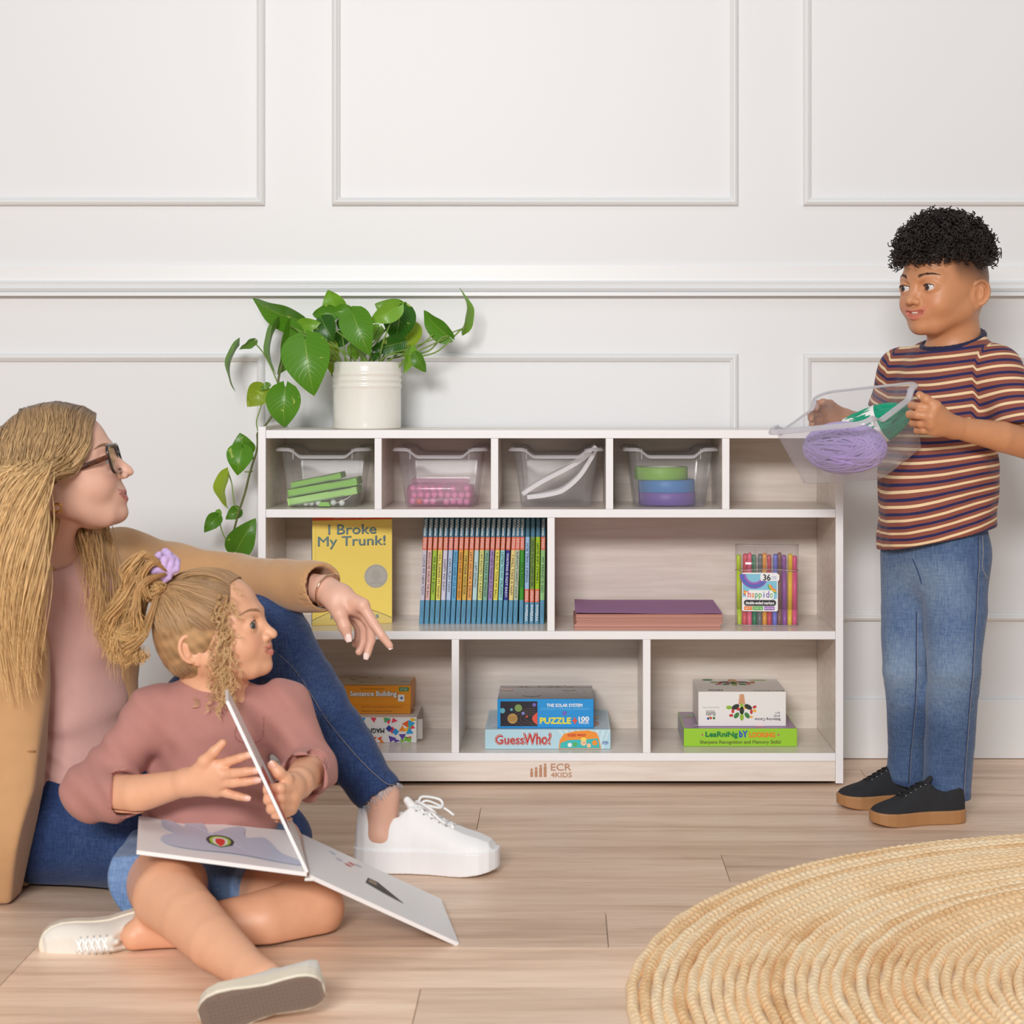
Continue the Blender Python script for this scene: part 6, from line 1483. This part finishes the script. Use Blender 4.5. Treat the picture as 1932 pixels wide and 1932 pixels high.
# pink shirt
m_pink = fabric('dusty_pink', (212, 168, 160)); fp = Field()
fp.cap(W3(105, 1150, 3.17), W3(118, 1490, 3.19), .112, .128, .05, D=(.55, -.83, 0), sq=1.2); fp.cap(W3(20, 1125, 3.11), W3(190, 1100, 3.27), .052, .05, .06)
fp.func(lambda p: .0055*vnoise(p*[1, 1, .6], 34, 31)+.0060*vnoise(p@np.array([[.5, 0, .5], [0, .3, 0], [.8, 0, 1.0]]), 70, 33), (-9, -9, -9), (9, 9, 9), 'd')
fp.cap(W3(84, 1000, 3.12), W3(80, 1085, 3.14), .056, .052, .006, 's'); fp.half(W3(120, 1500, 3.1), (.55, 0, -1))
fp.func(lambda p: .0028*np.sin(p[..., 2]*130+p[..., 0]*110+14*vnoise(p, 16, 5))*smooth01((.36-p[..., 2])/.14), (-9, -9, -9), (9, 9, 9), 'd')
solid_obj(fp, (-1.12, 2.98, .02), (-.68, 3.40, .56), .0038, 'shirt', m_pink, wm, relax=1)
# jeans
m_wj = denim('indigo_denim', (24, 38, 72), (42, 62, 106), (84, 106, 146)); fj2 = Field()
fj2.cap(W3(95, 1540, 3.17), W3(150, 1540, 3.32), .112, .108, .05); fj2.cap(W3(110, 1470, 3.20), W3(120, 1560, 3.22), .112, .12, .05)
fj2.chain([(hipF, .085), (W3(330, 1380, 3.32), .072), (kF, .059), (W3(570, 1290, 3.262), .058), (W3(640, 1390, 3.235), .050), (W3(706, 1486, 3.215), .041), (W3(735, 1530, 3.21), .040)], .025)
fj2.cap(W3(498, 1172, 3.28), W3(520, 1200, 3.27), .050, .055, .03)
fj2.chain([(W3(100, 1568, 3.15), .094), (W3(250, 1575, 3.10), .092), (W3(400, 1590, 3.12), .070), (W3(525, 1580, 3.14), .056), (W3(500, 1600, 3.22), .050), (W3(280, 1600, 3.35), .045)], .03)
fj2.func(lambda p: .0020*vnoise(p, 34, 41)+.0014*vnoise(p@np.array([[.6, 0, -.5], [0, .5, 0], [-.8, 0, 1.3]]), 90, 43), (-9, -9, -9), (9, 9, 9), 'd')
axl = nrm(W3(735, 1530, 3.195)-W3(640, 1390, 3.235)); hemc = W3(717, 1502, 3.213)
fj2.func(lambda p: np.where(np.linalg.norm(p-hemc, axis=-1) < .12, (p-hemc)@axl+.0025*vnoise(p, 500, 3), -1.0), hemc-.12, hemc+.12, 'i')
fj2.cap(hemc-axl*.03, hemc+axl*.08, .0345, .036, .002, 's')
jw = solid_obj(fj2, (-1.10, 2.95, .0015), (-.22, 3.46, .55), .0042, 'jeans', m_wj, wm, relax=1, attrs={'wear': lambda v: .25*vnoise(v, 9, 2)+.15*smooth01(1-np.linalg.norm(v-W3(540, 1230, 3.2), axis=1)/.2)})
l_ = surf_line(fj2, [W3(498, 1215, 3.2), W3(560, 1275, 3.2), W3(615, 1360, 3.19), W3(670, 1430, 3.17), W3(718, 1480, 3.16), W3(745, 1492, 3.16)], (0, 1, 0), n=60)
if len(l_) > 3: mb = MB(); mb.tube(l_+[0, .0008, 0], .0012, 5, 1); mb.tube(l_+[.0014, .0001, .001], .00045, 4, 0); mb.build('seam', [m_st, mat('indigo_seam', (30, 44, 80), .9)], jw, world=True)
mb = MB(); r8 = np.random.default_rng(9); e1 = nrm(np.cross(axl, [0, 1, 0])); e2 = np.cross(axl, e1)
for i in range(120):
    a = r8.random()*6.28; c = hemc+(e1*math.cos(a)+e2*math.sin(a))*.0385; d = axl*r8.uniform(.004, .013)+r8.normal(size=3)*.0022; mb.tube([c, c+d*.5+r8.normal(size=3)*.0006, c+d], .00035, 4)
mb.build('frayed_hem', mat('fray', (196, 204, 216), .9), jw, world=True)
# coat
m_coat = fabric('camel_wool', (196, 152, 108)); MATS['camel_wool'].node_tree.nodes['Principled BSDF'].inputs['Sheen Weight'].default_value = .3
fo = Field()
fo.cap(shN+[0, 0, .0], W3(70, 1072, 3.15), .056, .05, .04); fo.cap(W3(110, 1055, 3.20), shF, .050, .058, .04); fo.cap(shF, W3(330, 1085, 3.39), .060, .056, .03)
fo.cap(W3(90, 1140, 3.19), W3(60, 1560, 3.20), .128, .150, .05, D=(.55, -.83, 0), sq=1.15)
fo.cap(shN, W3(-60, 1400, 3.02), .056, .055, .04); fo.cap(W3(20, 1240, 3.04), W3(10, 1560, 3.00), .070, .078, .05, D=(.2, 1, 0), sq=1.5); fo.cap(W3(10, 1560, 3.0), W3(-10, 1700, 3.03), .074, .060, .04, D=(.2, 1, 0), sq=1.6)
fo.chain([(W3(330, 1085, 3.39), .054), (W3(445, 1100, 3.385), .052), (W3(530, 1104, 3.29), .0465), (W3(640, 1110, 3.165), .0405)], .02)
fo.chain([(W3(215, 1150, 3.26), .045), (W3(222, 1300, 3.22), .034), (W3(232, 1380, 3.20), .026)], .04, D=(0, 1, 0), sq=.8)
fo.func(lambda p: .0028*vnoise(p*[1, 1, .7], 26, 51)+.0016*vnoise(p, 60, 52), (-9, -9, -9), (9, 9, 9), 'd')
fc_ = [W3(150, 1000, 2.9), W3(130, 1120, 2.9)]
def opening(p):      # the open front: everything between the two lapel lines, in front of the back panel
    yy = p[..., 1]; pxx = VX+p[..., 0]*F0/np.maximum(yy, .5); pyy = VY+(CH-p[..., 2])*F0/np.maximum(yy, .5)
    left = np.interp(pyy, [1000, 1100, 1200, 1480, 1700], [85, 98, 102, 84, 30]); right = np.interp(pyy, [1000, 1100, 1180, 1300, 1400, 1500], [150, 178, 196, 204, 190, 205])
    s_ = F0/3.1; return np.maximum.reduce([(left-pxx)/s_, (pxx-right)/s_, yy-3.30, (pyy-2400)/s_])
def opening_plane(p):
    """cut by two fixed planes fanning out from the neck"""
    a = nrm((-.985, -.05, -.12)); return 0
xa_ = lambda z: np.interp(z, [.0, .187, .428, .51, .60], [-.885, -.842, -.826, -.835, -.85]); xb_ = lambda z: np.interp(z, [.1, .23, .33, .43, .50, .60], [-.765, -.765, -.755, -.760, -.780, -.81])
fo.func(lambda p: np.maximum.reduce([xa_(p[..., 2])+.35*(p[..., 1]-3.05)*0-p[..., 0], p[..., 0]-xb_(p[..., 2]), p[..., 1]-3.28]), (-1.0, 2.8, -.02), (-.70, 3.30, .64), 's', .006)
cn = nrm(W3(640, 1110, 3.165)-W3(530, 1104, 3.29)); cuf = W3(612, 1109, 3.195)
fo.func(lambda p: np.where(np.linalg.norm(p-cuf, axis=-1) < .11, (p-cuf)@nrm(cn+np.array([0, 0, .22])), -1.0), cuf-.11, cuf+.11, 'i')
fo.cap(cuf-cn*.05, cuf+cn*.06, .034, .037, .002, 's'); fo.func(lambda p: .0015-p[..., 2], (-9, -9, -.1), (9, 9, .05), 'i')
coat = solid_obj(fo, (-1.24, 2.88, -.004), (-.38, 3.50, .60), .0044, 'coat', m_coat, wm, relax=2)
for px, py in ((62, 1412), (58, 1568)):
    o_ = surf_line(fo, [W3(px, py-6, 3.0), W3(px, py, 3.0), W3(px, py+6, 3.0)], (0, 1, 0), n=6)
    if len(o_): mb = MB(); q_ = o_[len(o_)//2]; mb.tube([q_-[.011, 0, 0], q_+[.011, 0, .001]], .0016, 6); mb.build('buttonhole', mat('camel_thread', (170, 126, 84), .9), coat, world=True)
# shoe
m_ws = mat('white_canvas', (240, 240, 240), .6, bump=.2, bscale=900); m_wr = mat('white_rubber', (238, 238, 240), .4); m_wl = mat('white_laces', (245, 245, 244), .75)
sw = shoe(wm, P(670, 1640, 3.222)*[1, 1, 0]+[0, 0, .0008], (.985, -.17, 0), (0, 0, 1), .254, 1, .16, m_ws, m_wr, 'canvas', lace_c=m_wl)
# ================================================================== GIRL
gi = thing('person', 'small child with curly blonde ponytail in mauve top sitting cross-legged with a board book', 'person', (P(400, 1650, 2.9)[0], 2.9, 0))
GS = (228, 172, 138)
h3 = Head(P(413, 1192, 2.93), (.955, -.13, .24), .187, up=(-.12, 0, 1)); h3.eo = .034
fg = Field(); h3.fd = fg; h3.skin(fg, smile=.30, open_=.0, earF=-.15)
G3 = lambda px, py, Y: P(px, py, Y)
ngk = G3(395, 1310, 2.95); fg.cap(h3.pt(-.13, 0, -.25), ngk, .038, .040, .03); fg.cap(ngk, G3(400, 1350, 2.95), .042, .05, .03)
sR, sL = G3(296, 1345, 2.93), G3(532, 1335, 2.96)
fg.cap(sR-[0, 0, .008], sL-[0, 0, .008], .030, .030, .03); fg.cap(G3(410, 1380, 2.95), G3(395, 1590, 3.0), .075, .085, .04, D=(0, 1, 0), sq=1.2)
eR, wR = G3(176, 1497, 2.88), G3(352, 1476, 2.80)
fg.chain([(sR, .032), (eR, .030), (G3(260, 1498, 2.83), .0285), (wR, .0195)], .012)
kR = [G3(408, 1445, 2.785), G3(418, 1461, 2.78), G3(415, 1477, 2.785), G3(408, 1491, 2.79)]
for k_ in kR: fg.cap(wR, k_, .0165, .0112, .010)
finger(fg, [kR[0], G3(432, 1437, 2.78), G3(453, 1430, 2.775), G3(471, 1424, 2.775)], .0080, .0058)
finger(fg, [kR[1], G3(442, 1459, 2.77), G3(464, 1456, 2.765), G3(483, 1454, 2.765)], .0082, .0060)
finger(fg, [kR[2], G3(440, 1477, 2.775), G3(463, 1475, 2.77), G3(485, 1472, 2.77)], .0080, .0058)
finger(fg, [kR[3], G3(430, 1497, 2.785), G3(448, 1502, 2.78), G3(466, 1506, 2.78)], .0074, .0054)
finger(fg, [G3(368, 1460, 2.79), G3(385, 1436, 2.78), G3(404, 1418, 2.775), G3(420, 1402, 2.775)], .0100, .0062, .005)
eL, wL = G3(588, 1448, 2.93), G3(562, 1478, 2.82)
fg.chain([(sL, .032), (eL, .031), (wL, .0225)], .012)
fg.cap(wL, G3(543, 1500, 2.775), .0215, .0185, .01); fg.cap(G3(550, 1478, 2.79), G3(545, 1525, 2.775), .016, .013, .012)
for i, (y_, x0, r_) in enumerate(((1489, 500, .0088), (1508, 502, .0088), (1526, 508, .0084), (1541, 517, .0076))):
    finger(fg, [G3(546, y_+2, 2.765), G3(528, y_-1, 2.742), G3(x0+4, y_, 2.745), G3(x0+6, y_+2, 2.765), G3(x0+16, y_+3, 2.775)], r_, r_*.86)
finger(fg, [G3(556, 1486, 2.79), G3(540, 1470, 2.765), G3(526, 1458, 2.755), G3(514, 1444, 2.755)], .0105, .0074, .005)
# legs
hR_, hL_ = G3(330, 1640, 3.02), G3(460, 1640, 3.02)
fg.cap(hR_, hL_, .075, .075, .04)
knR, anR = G3(316, 1690, 2.735), G3(470, 1832, 2.525)
fg.chain([(hR_, .066), (G3(315, 1668, 2.85), .060), (knR, .050), (G3(362, 1735, 2.66), .0425), (G3(405, 1778, 2.60), .0375), (anR, .027), (G3(500, 1850, 2.50), .026)], .022)
knL, anL = G3(590, 1712, 2.845), G3(300, 1760, 2.76)
fg.chain([(hL_, .066), (G3(530, 1680, 2.90), .058), (knL, .048), (G3(500, 1738, 2.80), .046), (G3(400, 1750, 2.775), .036), (anL, .025), (G3(255, 1765, 2.745), .022)], .02)
def gcol(v): return h3.color(GS, (206, 122, 108), v, np.tile(np.array(sr(*GS)[:3]), (len(v), 1)), blush=(232, 146, 120))
c1_ = (h3.O-[.12, .12, .15], h3.O+[.12, .12, .125]); c2_ = (G3(226, 1545, 2.72)*[1, 1, 1], G3(496, 1390, 2.72)*[1, 1, 1]); c2_ = (np.minimum(*c2_)-[.045, .0, .012], np.maximum(*c2_)+[0, .21, 0]); c2_[1][0] = -.4425
c3_ = (np.minimum(G3(490, 1560, 2.70), G3(598, 1428, 2.70)), np.maximum(G3(490, 1560, 2.70), G3(598, 1428, 2.70))+[0, .23, 0]); c3_ = (np.array([c2_[1][0]+.0005, c3_[0][1], c3_[0][2]]), c3_[1])
c4_ = ((-.86, 2.38, .0), (-.27, 2.96, .19))
solid_obj(fg, None, None, None, 'body', skin_mat('skin_warm'), gi, gcol, chunks=[(c1_[0], c1_[1], .0014), (c2_[0], c2_[1], .0015), (c3_[0], c3_[1], .0015), (c4_[0], c4_[1], .003), ((-.80, 2.70, .01), (-.31, 3.12, .44), .005, [c1_, c2_, c3_, c4_])])
h3.eyes(gi, (.90, -.38, .0), (62, 66, 66)); h3.brows(gi, (168, 128, 92), .8)
nails(gi, [(G3(471, 1424, 2.769), (1, 0, .2), (0, -1, .1), .0056), (G3(484, 1454, 2.759), (1, 0, .05), (0, -1, .1), .0057), (G3(486, 1472, 2.764), (1, 0, .05), (0, -1, .1), .0055), (G3(467, 1506, 2.775), (1, 0, -.2), (0, -1, .1), .005), (G3(513, 1443, 2.748), (-.6, 0, .8), (-.3, -1, 0), .006)], (240, 190, 172))
# mauve top
m_mv = fabric('mauve_cotton', (180, 128, 120)); fm = Field()
fm.cap(G3(405, 1390, 2.95), G3(395, 1500, 2.965), .082, .098, .03, D=(0, 1, 0), sq=1.22); fm.cap(G3(395, 1500, 2.965), G3(398, 1620, 2.98), .098, .108, .03, D=(0, 1, 0), sq=1.15)
fm.cap(sR-[0, 0, .004], sL-[0, 0, .004], .040, .040, .035); fm.cap(G3(392, 1322, 2.95), G3(400, 1370, 2.95), .050, .066, .03)
cR = G3(236, 1498, 2.845)
fm.cap(sR, G3(176, 1492, 2.885), .040, .042, .02)
def sl2(p):
    a, b = G3(174, 1495, 2.885), G3(262, 1498, 2.835); ab = b-a; L2 = ab@ab; t = ((p-a)@ab)/L2; tc_ = np.clip(t, 0, 1); d = np.linalg.norm(p-a-tc_[..., None]*ab, axis=-1)-(.043-.006*tc_)
    return np.maximum.reduce([d, (p-cR)@nrm(ab), np.minimum(-(d+.006), (t-.35)*.07)])
fm.func(sl2, G3(120, 1560, 2.8)-.02, G3(262, 1440, 2.93)+.03, 'u', .02)
fm.cap(sL, eL, .040, .041, .02)
cL = G3(560, 1462, 2.868)
def sl3(p):
    a, b = eL, wL; ab = b-a; L2 = ab@ab; t = ((p-a)@ab)/L2; tc_ = np.clip(t, 0, 1); d = np.linalg.norm(p-a-tc_[..., None]*ab, axis=-1)-(.041-.004*tc_)
    return np.maximum.reduce([d, (p-(a+ab*.62))@nrm(ab), np.minimum(-(d+.006), (t-.2)*.1)])
fm.func(sl3, np.minimum(eL, wL)-.05, np.maximum(eL, wL)+.05, 'u', .012)
fm.func(lambda p: .0028*vnoise(p*[1, 1, .8], 42, 61)+.0036*vnoise(p@np.array([[.9, 0, .5], [0, .4, 0], [.5, 0, 1.0]]), 95, 63), (-9, -9, -9), (9, 9, 9), 'd')
fm.cap(G3(392, 1220, 2.94), G3(394, 1322, 2.95), .046, .043, .004, 's')
top = solid_obj(fm, (-.84, 2.76, .12), (-.33, 3.10, .42), .0028, 'mauve_top', m_mv, gi, relax=2)
fk = Field(); kc = G3(394, 1318, 2.948); rr_ = [kc+np.array([.049*math.cos(a), .046*math.sin(a), -.010*(-math.sin(a))*1.0+.002]) for a in np.linspace(0, 2*math.pi, 25)]
for a, b in zip(rr_, rr_[1:]): fk.cap(a, b, .0055, .0055, .002); fk.cap(a-[0, 0, .008], b-[0, 0, .008], .0062, .0062, .003)
solid_obj(fk, kc-.075, kc+.075, .002, 'collar', m_mv, gi)
pl_ = surf_line(fm, [G3(440, 1368, 2.85), G3(436, 1400, 2.85), G3(452, 1412, 2.85), G3(480, 1408, 2.85), G3(486, 1365, 2.85)], (0, 1, 0), n=40)
if len(pl_) > 3: mb = MB(); mb.tube(pl_, .0010, 5); mb.build('pocket_stitching', mat('mauve_thread', (160, 108, 102), .9), top, world=True)
# denim shorts
fs2 = Field(); fs2.cap(hR_-[0, 0, 0], hL_, .086, .086, .04); fs2.cap(hR_, G3(296, 1652, 2.86), .082, .074, .03); fs2.cap(hL_, G3(506, 1668, 2.93), .082, .070, .03)
fs2.half(G3(400, 1570, 3.0), (0, 0, 1)); fs2.func(lambda p: .002*vnoise(p, 60, 71), (-9, -9, -9), (9, 9, 9), 'd')
n1_ = nrm(G3(316, 1680, 2.735)-hR_); e_ = G3(296, 1655, 2.845)
fs2.func(lambda p: np.where((p[..., 0] < -.57), (p-e_)@n1_, (p-G3(508, 1672, 2.92))@nrm(knL-hL_)), (-9, -9, -9), (9, 9, .3), 'i'); fs2.func(lambda p: .0015-p[..., 2], (-9, -9, -.1), (9, 9, .05), 'i')
solid_obj(fs2, (-.80, 2.78, -.003), (-.38, 3.12, .22), .0035, 'denim_shorts', denim('light_denim', (70, 96, 140), (112, 142, 186), (170, 194, 220)), gi, attrs={'wear': lambda v: 0*v[:, 0]+.1})
# shoes
m_dw = mat('worn_white_canvas', (228, 222, 212), .75, noise=.05, nscale=20, bump=.25, bscale=800); m_cr = mat('cream_rubber', (226, 216, 196), .5, noise=.04, nscale=25); m_tr = mat('brown_tread', (122, 104, 92), .7)
fwd1 = nrm((-.96, -.22, -.10)); up1 = nrm((.22, -.80, -.35))
up1 = nrm(np.array([.30, -.94, .04])); hx = G3(298, 1738, 2.805)
shoe(gi, hx+np.array([.004, .004, .0]), fwd1, up1, .178, 1, .15, m_dw, m_cr, 'canvas', bow=False, lace_c=m_wl, sole_grip=m_tr)
fwd2 = nrm((-.93, -.08, -.24)); up2 = nrm((-.10, .96, .14)); shoe(gi, G3(612, 1862, 2.435)+np.array([0, 0, .0]), fwd2, up2, .168, 1, .15, m_dw, m_cr, 'canvas', bow=False, lace_c=m_wl, sole_grip=m_tr)
# hair
gh = Strands(5); gd, gl_ = (140, 104, 74), (206, 162, 110); hq = h3.pt
fh = Field(); fh.ell(h3.pt(-.07, 0, .155), np.array([.445, .365, .375])*h3.H, h3.R, .01); fh.ell(h3.pt(-.20, 0, -.05), np.array([.31, .32, .32])*h3.H, h3.R, .04)
fh.half(h3.pt(.20, 0, .22), h3.R[:, 0]*.93-h3.R[:, 2]*.36, 'i', .006); fh.ell(h3.pt(.30, 0, -.22), np.array([.38, .42, .30])*h3.H, h3.R, .02, 's'); fh.ell(h3.ear[-1](0, 0, 0), np.array([.12, .12, .15])*h3.H, h3.R, .01, 's')
gt_ = G3(318, 1072, 2.92)
def gc(v):
    n = (1+.25*vnoise(v, 260, 6))[:, None]; return np.array(sr(178, 140, 98)[:3])*n*.9
v, q = solid(fh, h3.O-.13, h3.O+.13, .0024, relax=1); gh.mb.add(v, q, 0, True, col=gc(v))
def sc3(f, l, u, k=1.035):
    c = np.array([-.07, 0, .155]); d = np.array([f, l, u])-c; d = d/np.linalg.norm(d/np.array([.445, .365, .375])); return hq(*(c+d*k))
tl = h3.loc(gt_)
gg = []
for l in (-1, 1):
    row = []
    for f, u in ((.28, .40), (.29, .30), (.24, .16), (.17, .04), (.06, -.03), (-.10, .03), (-.22, -.06), (-.30, -.25), (-.42, -.22)):
        st = np.array([f, l*(.18 if u > .35 else .27 if u > .2 else .32), u]); en = np.array([-.36, l*.05, .46]); P4 = []
        if f < -.25: st[1] = l*.22
        for t in np.linspace(0, 1, 6): q_ = st*(1-t)+en*t+np.array([0, l*.10, .05])*math.sin(math.pi*t); P4.append(sc3(*q_, k=1.03+.03*t))
        row.append(P4+[gt_+np.array([0, l*.006, 0])])
    for f, l0, u in ((-.04, .30, -.14), (-.14, .31, -.20), (-.24, .29, -.28), (-.36, .20, -.30), (-.46, .04, -.22)):
        c2 = np.array([-.20, 0, -.05]); P4 = []
        for t, up_ in ((0, 0), (.3, .12)):
            d = np.array([f-.06*t, l*l0, u+up_])-c2; d /= np.linalg.norm(d/np.array([.31, .32, .32])); P4.append(hq(*(c2+d*1.06)))
        P4.append(sc3(f-.04, l*.36, .16, 1.045)); P4.append(sc3(f-.10, l*l0*.9, .34, 1.05)); P4.append(sc3(-.34, l*.06, .46, 1.05)); row.append(P4+[gt_+np.array([0, l*.006, 0])])
    gg.append(row)
for row in gg: gh.flow(row, 1700, .0007, (156, 122, 90), (214, 176, 128), .0018, .0012, 1.2, npt=24, lenj=.02, jit=.6)
tops = []
for l in (-.20, -.10, 0, .10, .20):
    st = np.array([.285, l, .41]); en = np.array([-.36, l*.3, .48]); tops.append([sc3(*(st*(1-t)+en*t+np.array([0, 0, .12])*math.sin(math.pi*t)), k=1.03+.02*t) for t in np.linspace(0, 1, 7)]+[gt_])
gh.flow(tops, 1000, .0007, (160, 124, 90), (214, 176, 128), .0018, .001, 1, npt=24, lenj=.02)
# ponytail curls
pt_ = lambda l, Y: [G3(x, y, Y-.012*math.sin(i)) for i, (x, y) in enumerate(l)]
for l, Y in (([(312, 1070), (270, 1045), (243, 1075), (236, 1130), (238, 1170)], 2.90), ([(310, 1075), (285, 1060), (262, 1090), (272, 1120), (290, 1112), (288, 1090), (272, 1085)], 2.885), ([(305, 1080), (262, 1085), (230, 1130), (205, 1170), (215, 1215), (250, 1230)], 2.90), ([(308, 1080), (265, 1100), (250, 1150), (262, 1185), (240, 1200), (222, 1185)], 2.88),
    ([(305, 1085), (275, 1120), (255, 1170), (225, 1190), (210, 1220), (230, 1245), (262, 1235)], 2.91), ([(300, 1090), (285, 1150), (262, 1200), (240, 1225), (262, 1240), (278, 1215)], 2.895), ([(300, 1090), (262, 1140), (212, 1160), (200, 1190), (222, 1210), (240, 1195)], 2.92), ([(305, 1075), (250, 1060), (232, 1100), (210, 1150), (198, 1200), (215, 1238), (240, 1240)], 2.93)):
    g = pt_(l, Y); gh.flow([g, [p_+np.array([.004, .008, -.004]) for p_ in g]], 150, .0007, (176, 132, 86), (230, 190, 130), .0042, .006, 2.6, npt=50, lenj=.3, jit=.12)
# loose curls round the ear, temple and nape
r9 = np.random.default_rng(31)
for k_ in range(150):
    t = r9.random(); 
    if k_ < 125: c = hq(.22-.20*t+r9.normal()*.04, -.325-.04*r9.random(), .32-.72*t+r9.normal()*.05)
    elif k_ < 155: c = hq(-.02+r9.normal()*.10, -.30+r9.normal()*.02, -.40+r9.normal()*.08)
    else: c = hq(-.34+r9.normal()*.06, -.22+r9.normal()*.05, -.40+r9.normal()*.10)
    ax = nrm(h3.R@np.array([.35*r9.normal(), .2*r9.normal(), -1.0])); e1 = nrm(np.cross(ax, [.2, 1, .1])); e2 = np.cross(ax, e1); tn_ = r9.uniform(1, 2.6); ln = r9.uniform(.018, .042); rad = r9.uniform(.002, .0055); tt = np.linspace(0, 1, 26)
    for s_ in range(3):
        pts = c+ax*tt[:, None]*ln+rad*(1-.3*tt[:, None])*(np.cos(tt*tn_*6.28+k_)[:, None]*e1+np.sin(tt*tn_*6.28+k_)[:, None]*e2*.6)+r9.normal(size=3)*.0012; gh.add(pts, .00045, sr(186, 146, 102)[:3], sr(236, 200, 148)[:3])
gh.build('curly_ponytail_hair', gi)
fx = Field(); sc_ = G3(309, 1068, 2.912); ad = nrm(G3(330, 1085, 2.92)-G3(290, 1052, 2.90)); e1 = nrm(np.cross(ad, [0, 1, 0])); e2 = np.cross(ad, e1); r9 = np.random.default_rng(2)
for j in range(3):
    for i in range(14):
        a = i/14*6.283; b_ = (i+1)/14*6.283; w1 = .003*math.sin(a*5+j*2); w2 = .003*math.sin(b_*5+j*2); o_ = ad*(j-1)*.0095; R1 = .0185
        fx.cap(sc_+o_+ad*w1+(e1*math.cos(a)+e2*math.sin(a))*R1, sc_+o_+ad*w2+(e1*math.cos(b_)+e2*math.sin(b_))*R1, .0062+.0012*math.sin(a*7), .0062+.0012*math.sin(b_*7), .0015)
solid_obj(fx, sc_-.042, sc_+.042, .0017, 'scrunchie', fabric('lilac_scrunchie', (206, 178, 226)), gi)
# ------------------------------------------------------------------ board book
m_pg = mat('glossy_page', (240, 238, 238), .3); m_pb = plain((196, 204, 224), .3); bk = thing('board_book', 'large white open board book lying across the small child\'s lap', 'book', (-.42, 2.78, .14))
sf, sbk = np.array([-.3646, 2.68, .130]), np.array([-.405, 2.88, .141])
def leaf_page(corners, th, name, pm, parent=bk, pr=None):
    c = [np.array(q, float) for q in corners]; n = nrm(np.cross(c[1]-c[0], c[3]-c[0])); n = n if n[2] > 0 else -n
    vs = c+[q-n*th for q in c]; mb = MB(); mb.add(vs, [(0, 1, 2, 3), (7, 6, 5, 4), (0, 4, 5, 1), (1, 5, 6, 2), (2, 6, 7, 3), (3, 7, 4, 0)]); return mb.build(name, pm, parent, world=True), n, c
o, n, c = leaf_page([P(582, 1640, 2.68)*0+sf+[-.002, 0, .003], sbk+[-.002, 0, .003], P(262, 1540, 2.90), P(258, 1604, 2.70)], .006, 'board', m_pg)
bl = lambda u, v, off=.0006: (c[3]*(1-u)*(1-v)+c[0]*u*(1-v)+c[2]*(1-u)*v+c[1]*u*v)+n*off
mb = MB(); cl = [(.14, .95), (.15, .74), (.22, .60), (.16, .50), (.14, .36), (.20, .24), (.34, .20), (.60, .22), (.95, .13), (.97, .24), (.86, .40), (.78, .72), (.66, .68), (.66, .95), (.56, .90), (.44, .70), (.40, .95), (.30, .92), (.28, .80), (.20, .95)]
cl = smooth_curve(np.array(cl+[cl[0]]), 5)[:-1]; mb.quad([bl(u, v, .0011) for u, v in cl])
for k_, (r_, m_) in enumerate(((.085, 1), (.066, 2), (.048, 3), (.030, 4))):
    pp = [bl(.50+r_*math.cos(a)*1.0, .50+r_*math.sin(a)*1.8, .0016+.0002*k_) for a in np.linspace(0, math.pi, 14)]+[bl(.50-r_*.85, .42, .0016+.0002*k_), bl(.50, .34-r_*.1, .0016+.0002*k_), bl(.50+r_*.85, .42, .0016+.0002*k_)]; mb.quad(pp, m_)
mb.build('picture', [m_pb, plain((60, 60, 62)), plain((170, 206, 70)), plain((236, 234, 228)), plain((222, 60, 50))], o, world=True)
of_ = P(866, 1779, 2.775); ob = of_+(sbk-sf)
o, n, c = leaf_page([sf+[.004, 0, -.001], of_, ob, sbk+[.004, 0, -.001]], .006, 'board', m_pg)
br = lambda u, v, off=.0006: (c[0]*(1-u)*(1-v)+c[1]*u*(1-v)+c[3]*(1-u)*v+c[2]*u*v)+n*off
mb = MB(); mb.quad([br(u, v) for u, v in ((.40, .46), (.43, .62), (.50, .62), (.66, .36), (.52, .40))], 0); mb.quad([br(u, v, .0008) for u, v in ((.42, .50), (.44, .60), (.49, .58), (.48, .50))], 1)
for u, v, m_ in ((.30, .72, 2), (.33, .80, 2), (.24, .76, 3), (.38, .84, 3), (.20, .86, 3)): mb.quad([br(u+a, v+b, .0007) for a, b in ((-.03, 0), (0, -.03), (.03, 0), (0, .03))], m_)
mb.build('picture', [plain((60, 54, 54)), plain((150, 130, 110)), plain((214, 120, 116)), plain((200, 200, 214))], o, world=True)
u0 = P(431, 1322, 2.70); u1 = P(430, 1300, 2.82)
o, n, c = leaf_page([sf+[0, .0, .004], sbk+[-.002, -.01, .006], u1, u0], .0045, 'standing_page', m_pg)
bu = lambda u, v, off=.0006: (c[0]*(1-u)*(1-v)+c[3]*u*(1-v)+c[1]*(1-u)*v+c[2]*u*v)
mb = MB(); 
for s_ in (-1, 1): mb.quad([bu(u, v)+n*(.0006 if s_ > 0 else -.0051) for u, v in ((.22, .02), (.58, .02), (.55, .5), (.3, .5))], 0)
mb.build('red_print', plain((196, 50, 56), .3), o, world=True)
mb = MB(); 
for k_ in range(2): mb.box(sf+[-.006, .001+.012*k_, -.010], sf+[.008, .004+.012*k_, -.006], 0, .001)
mb.build('spine_ring', mat('white_plastic', (225, 222, 215), .4), bk, world=True)
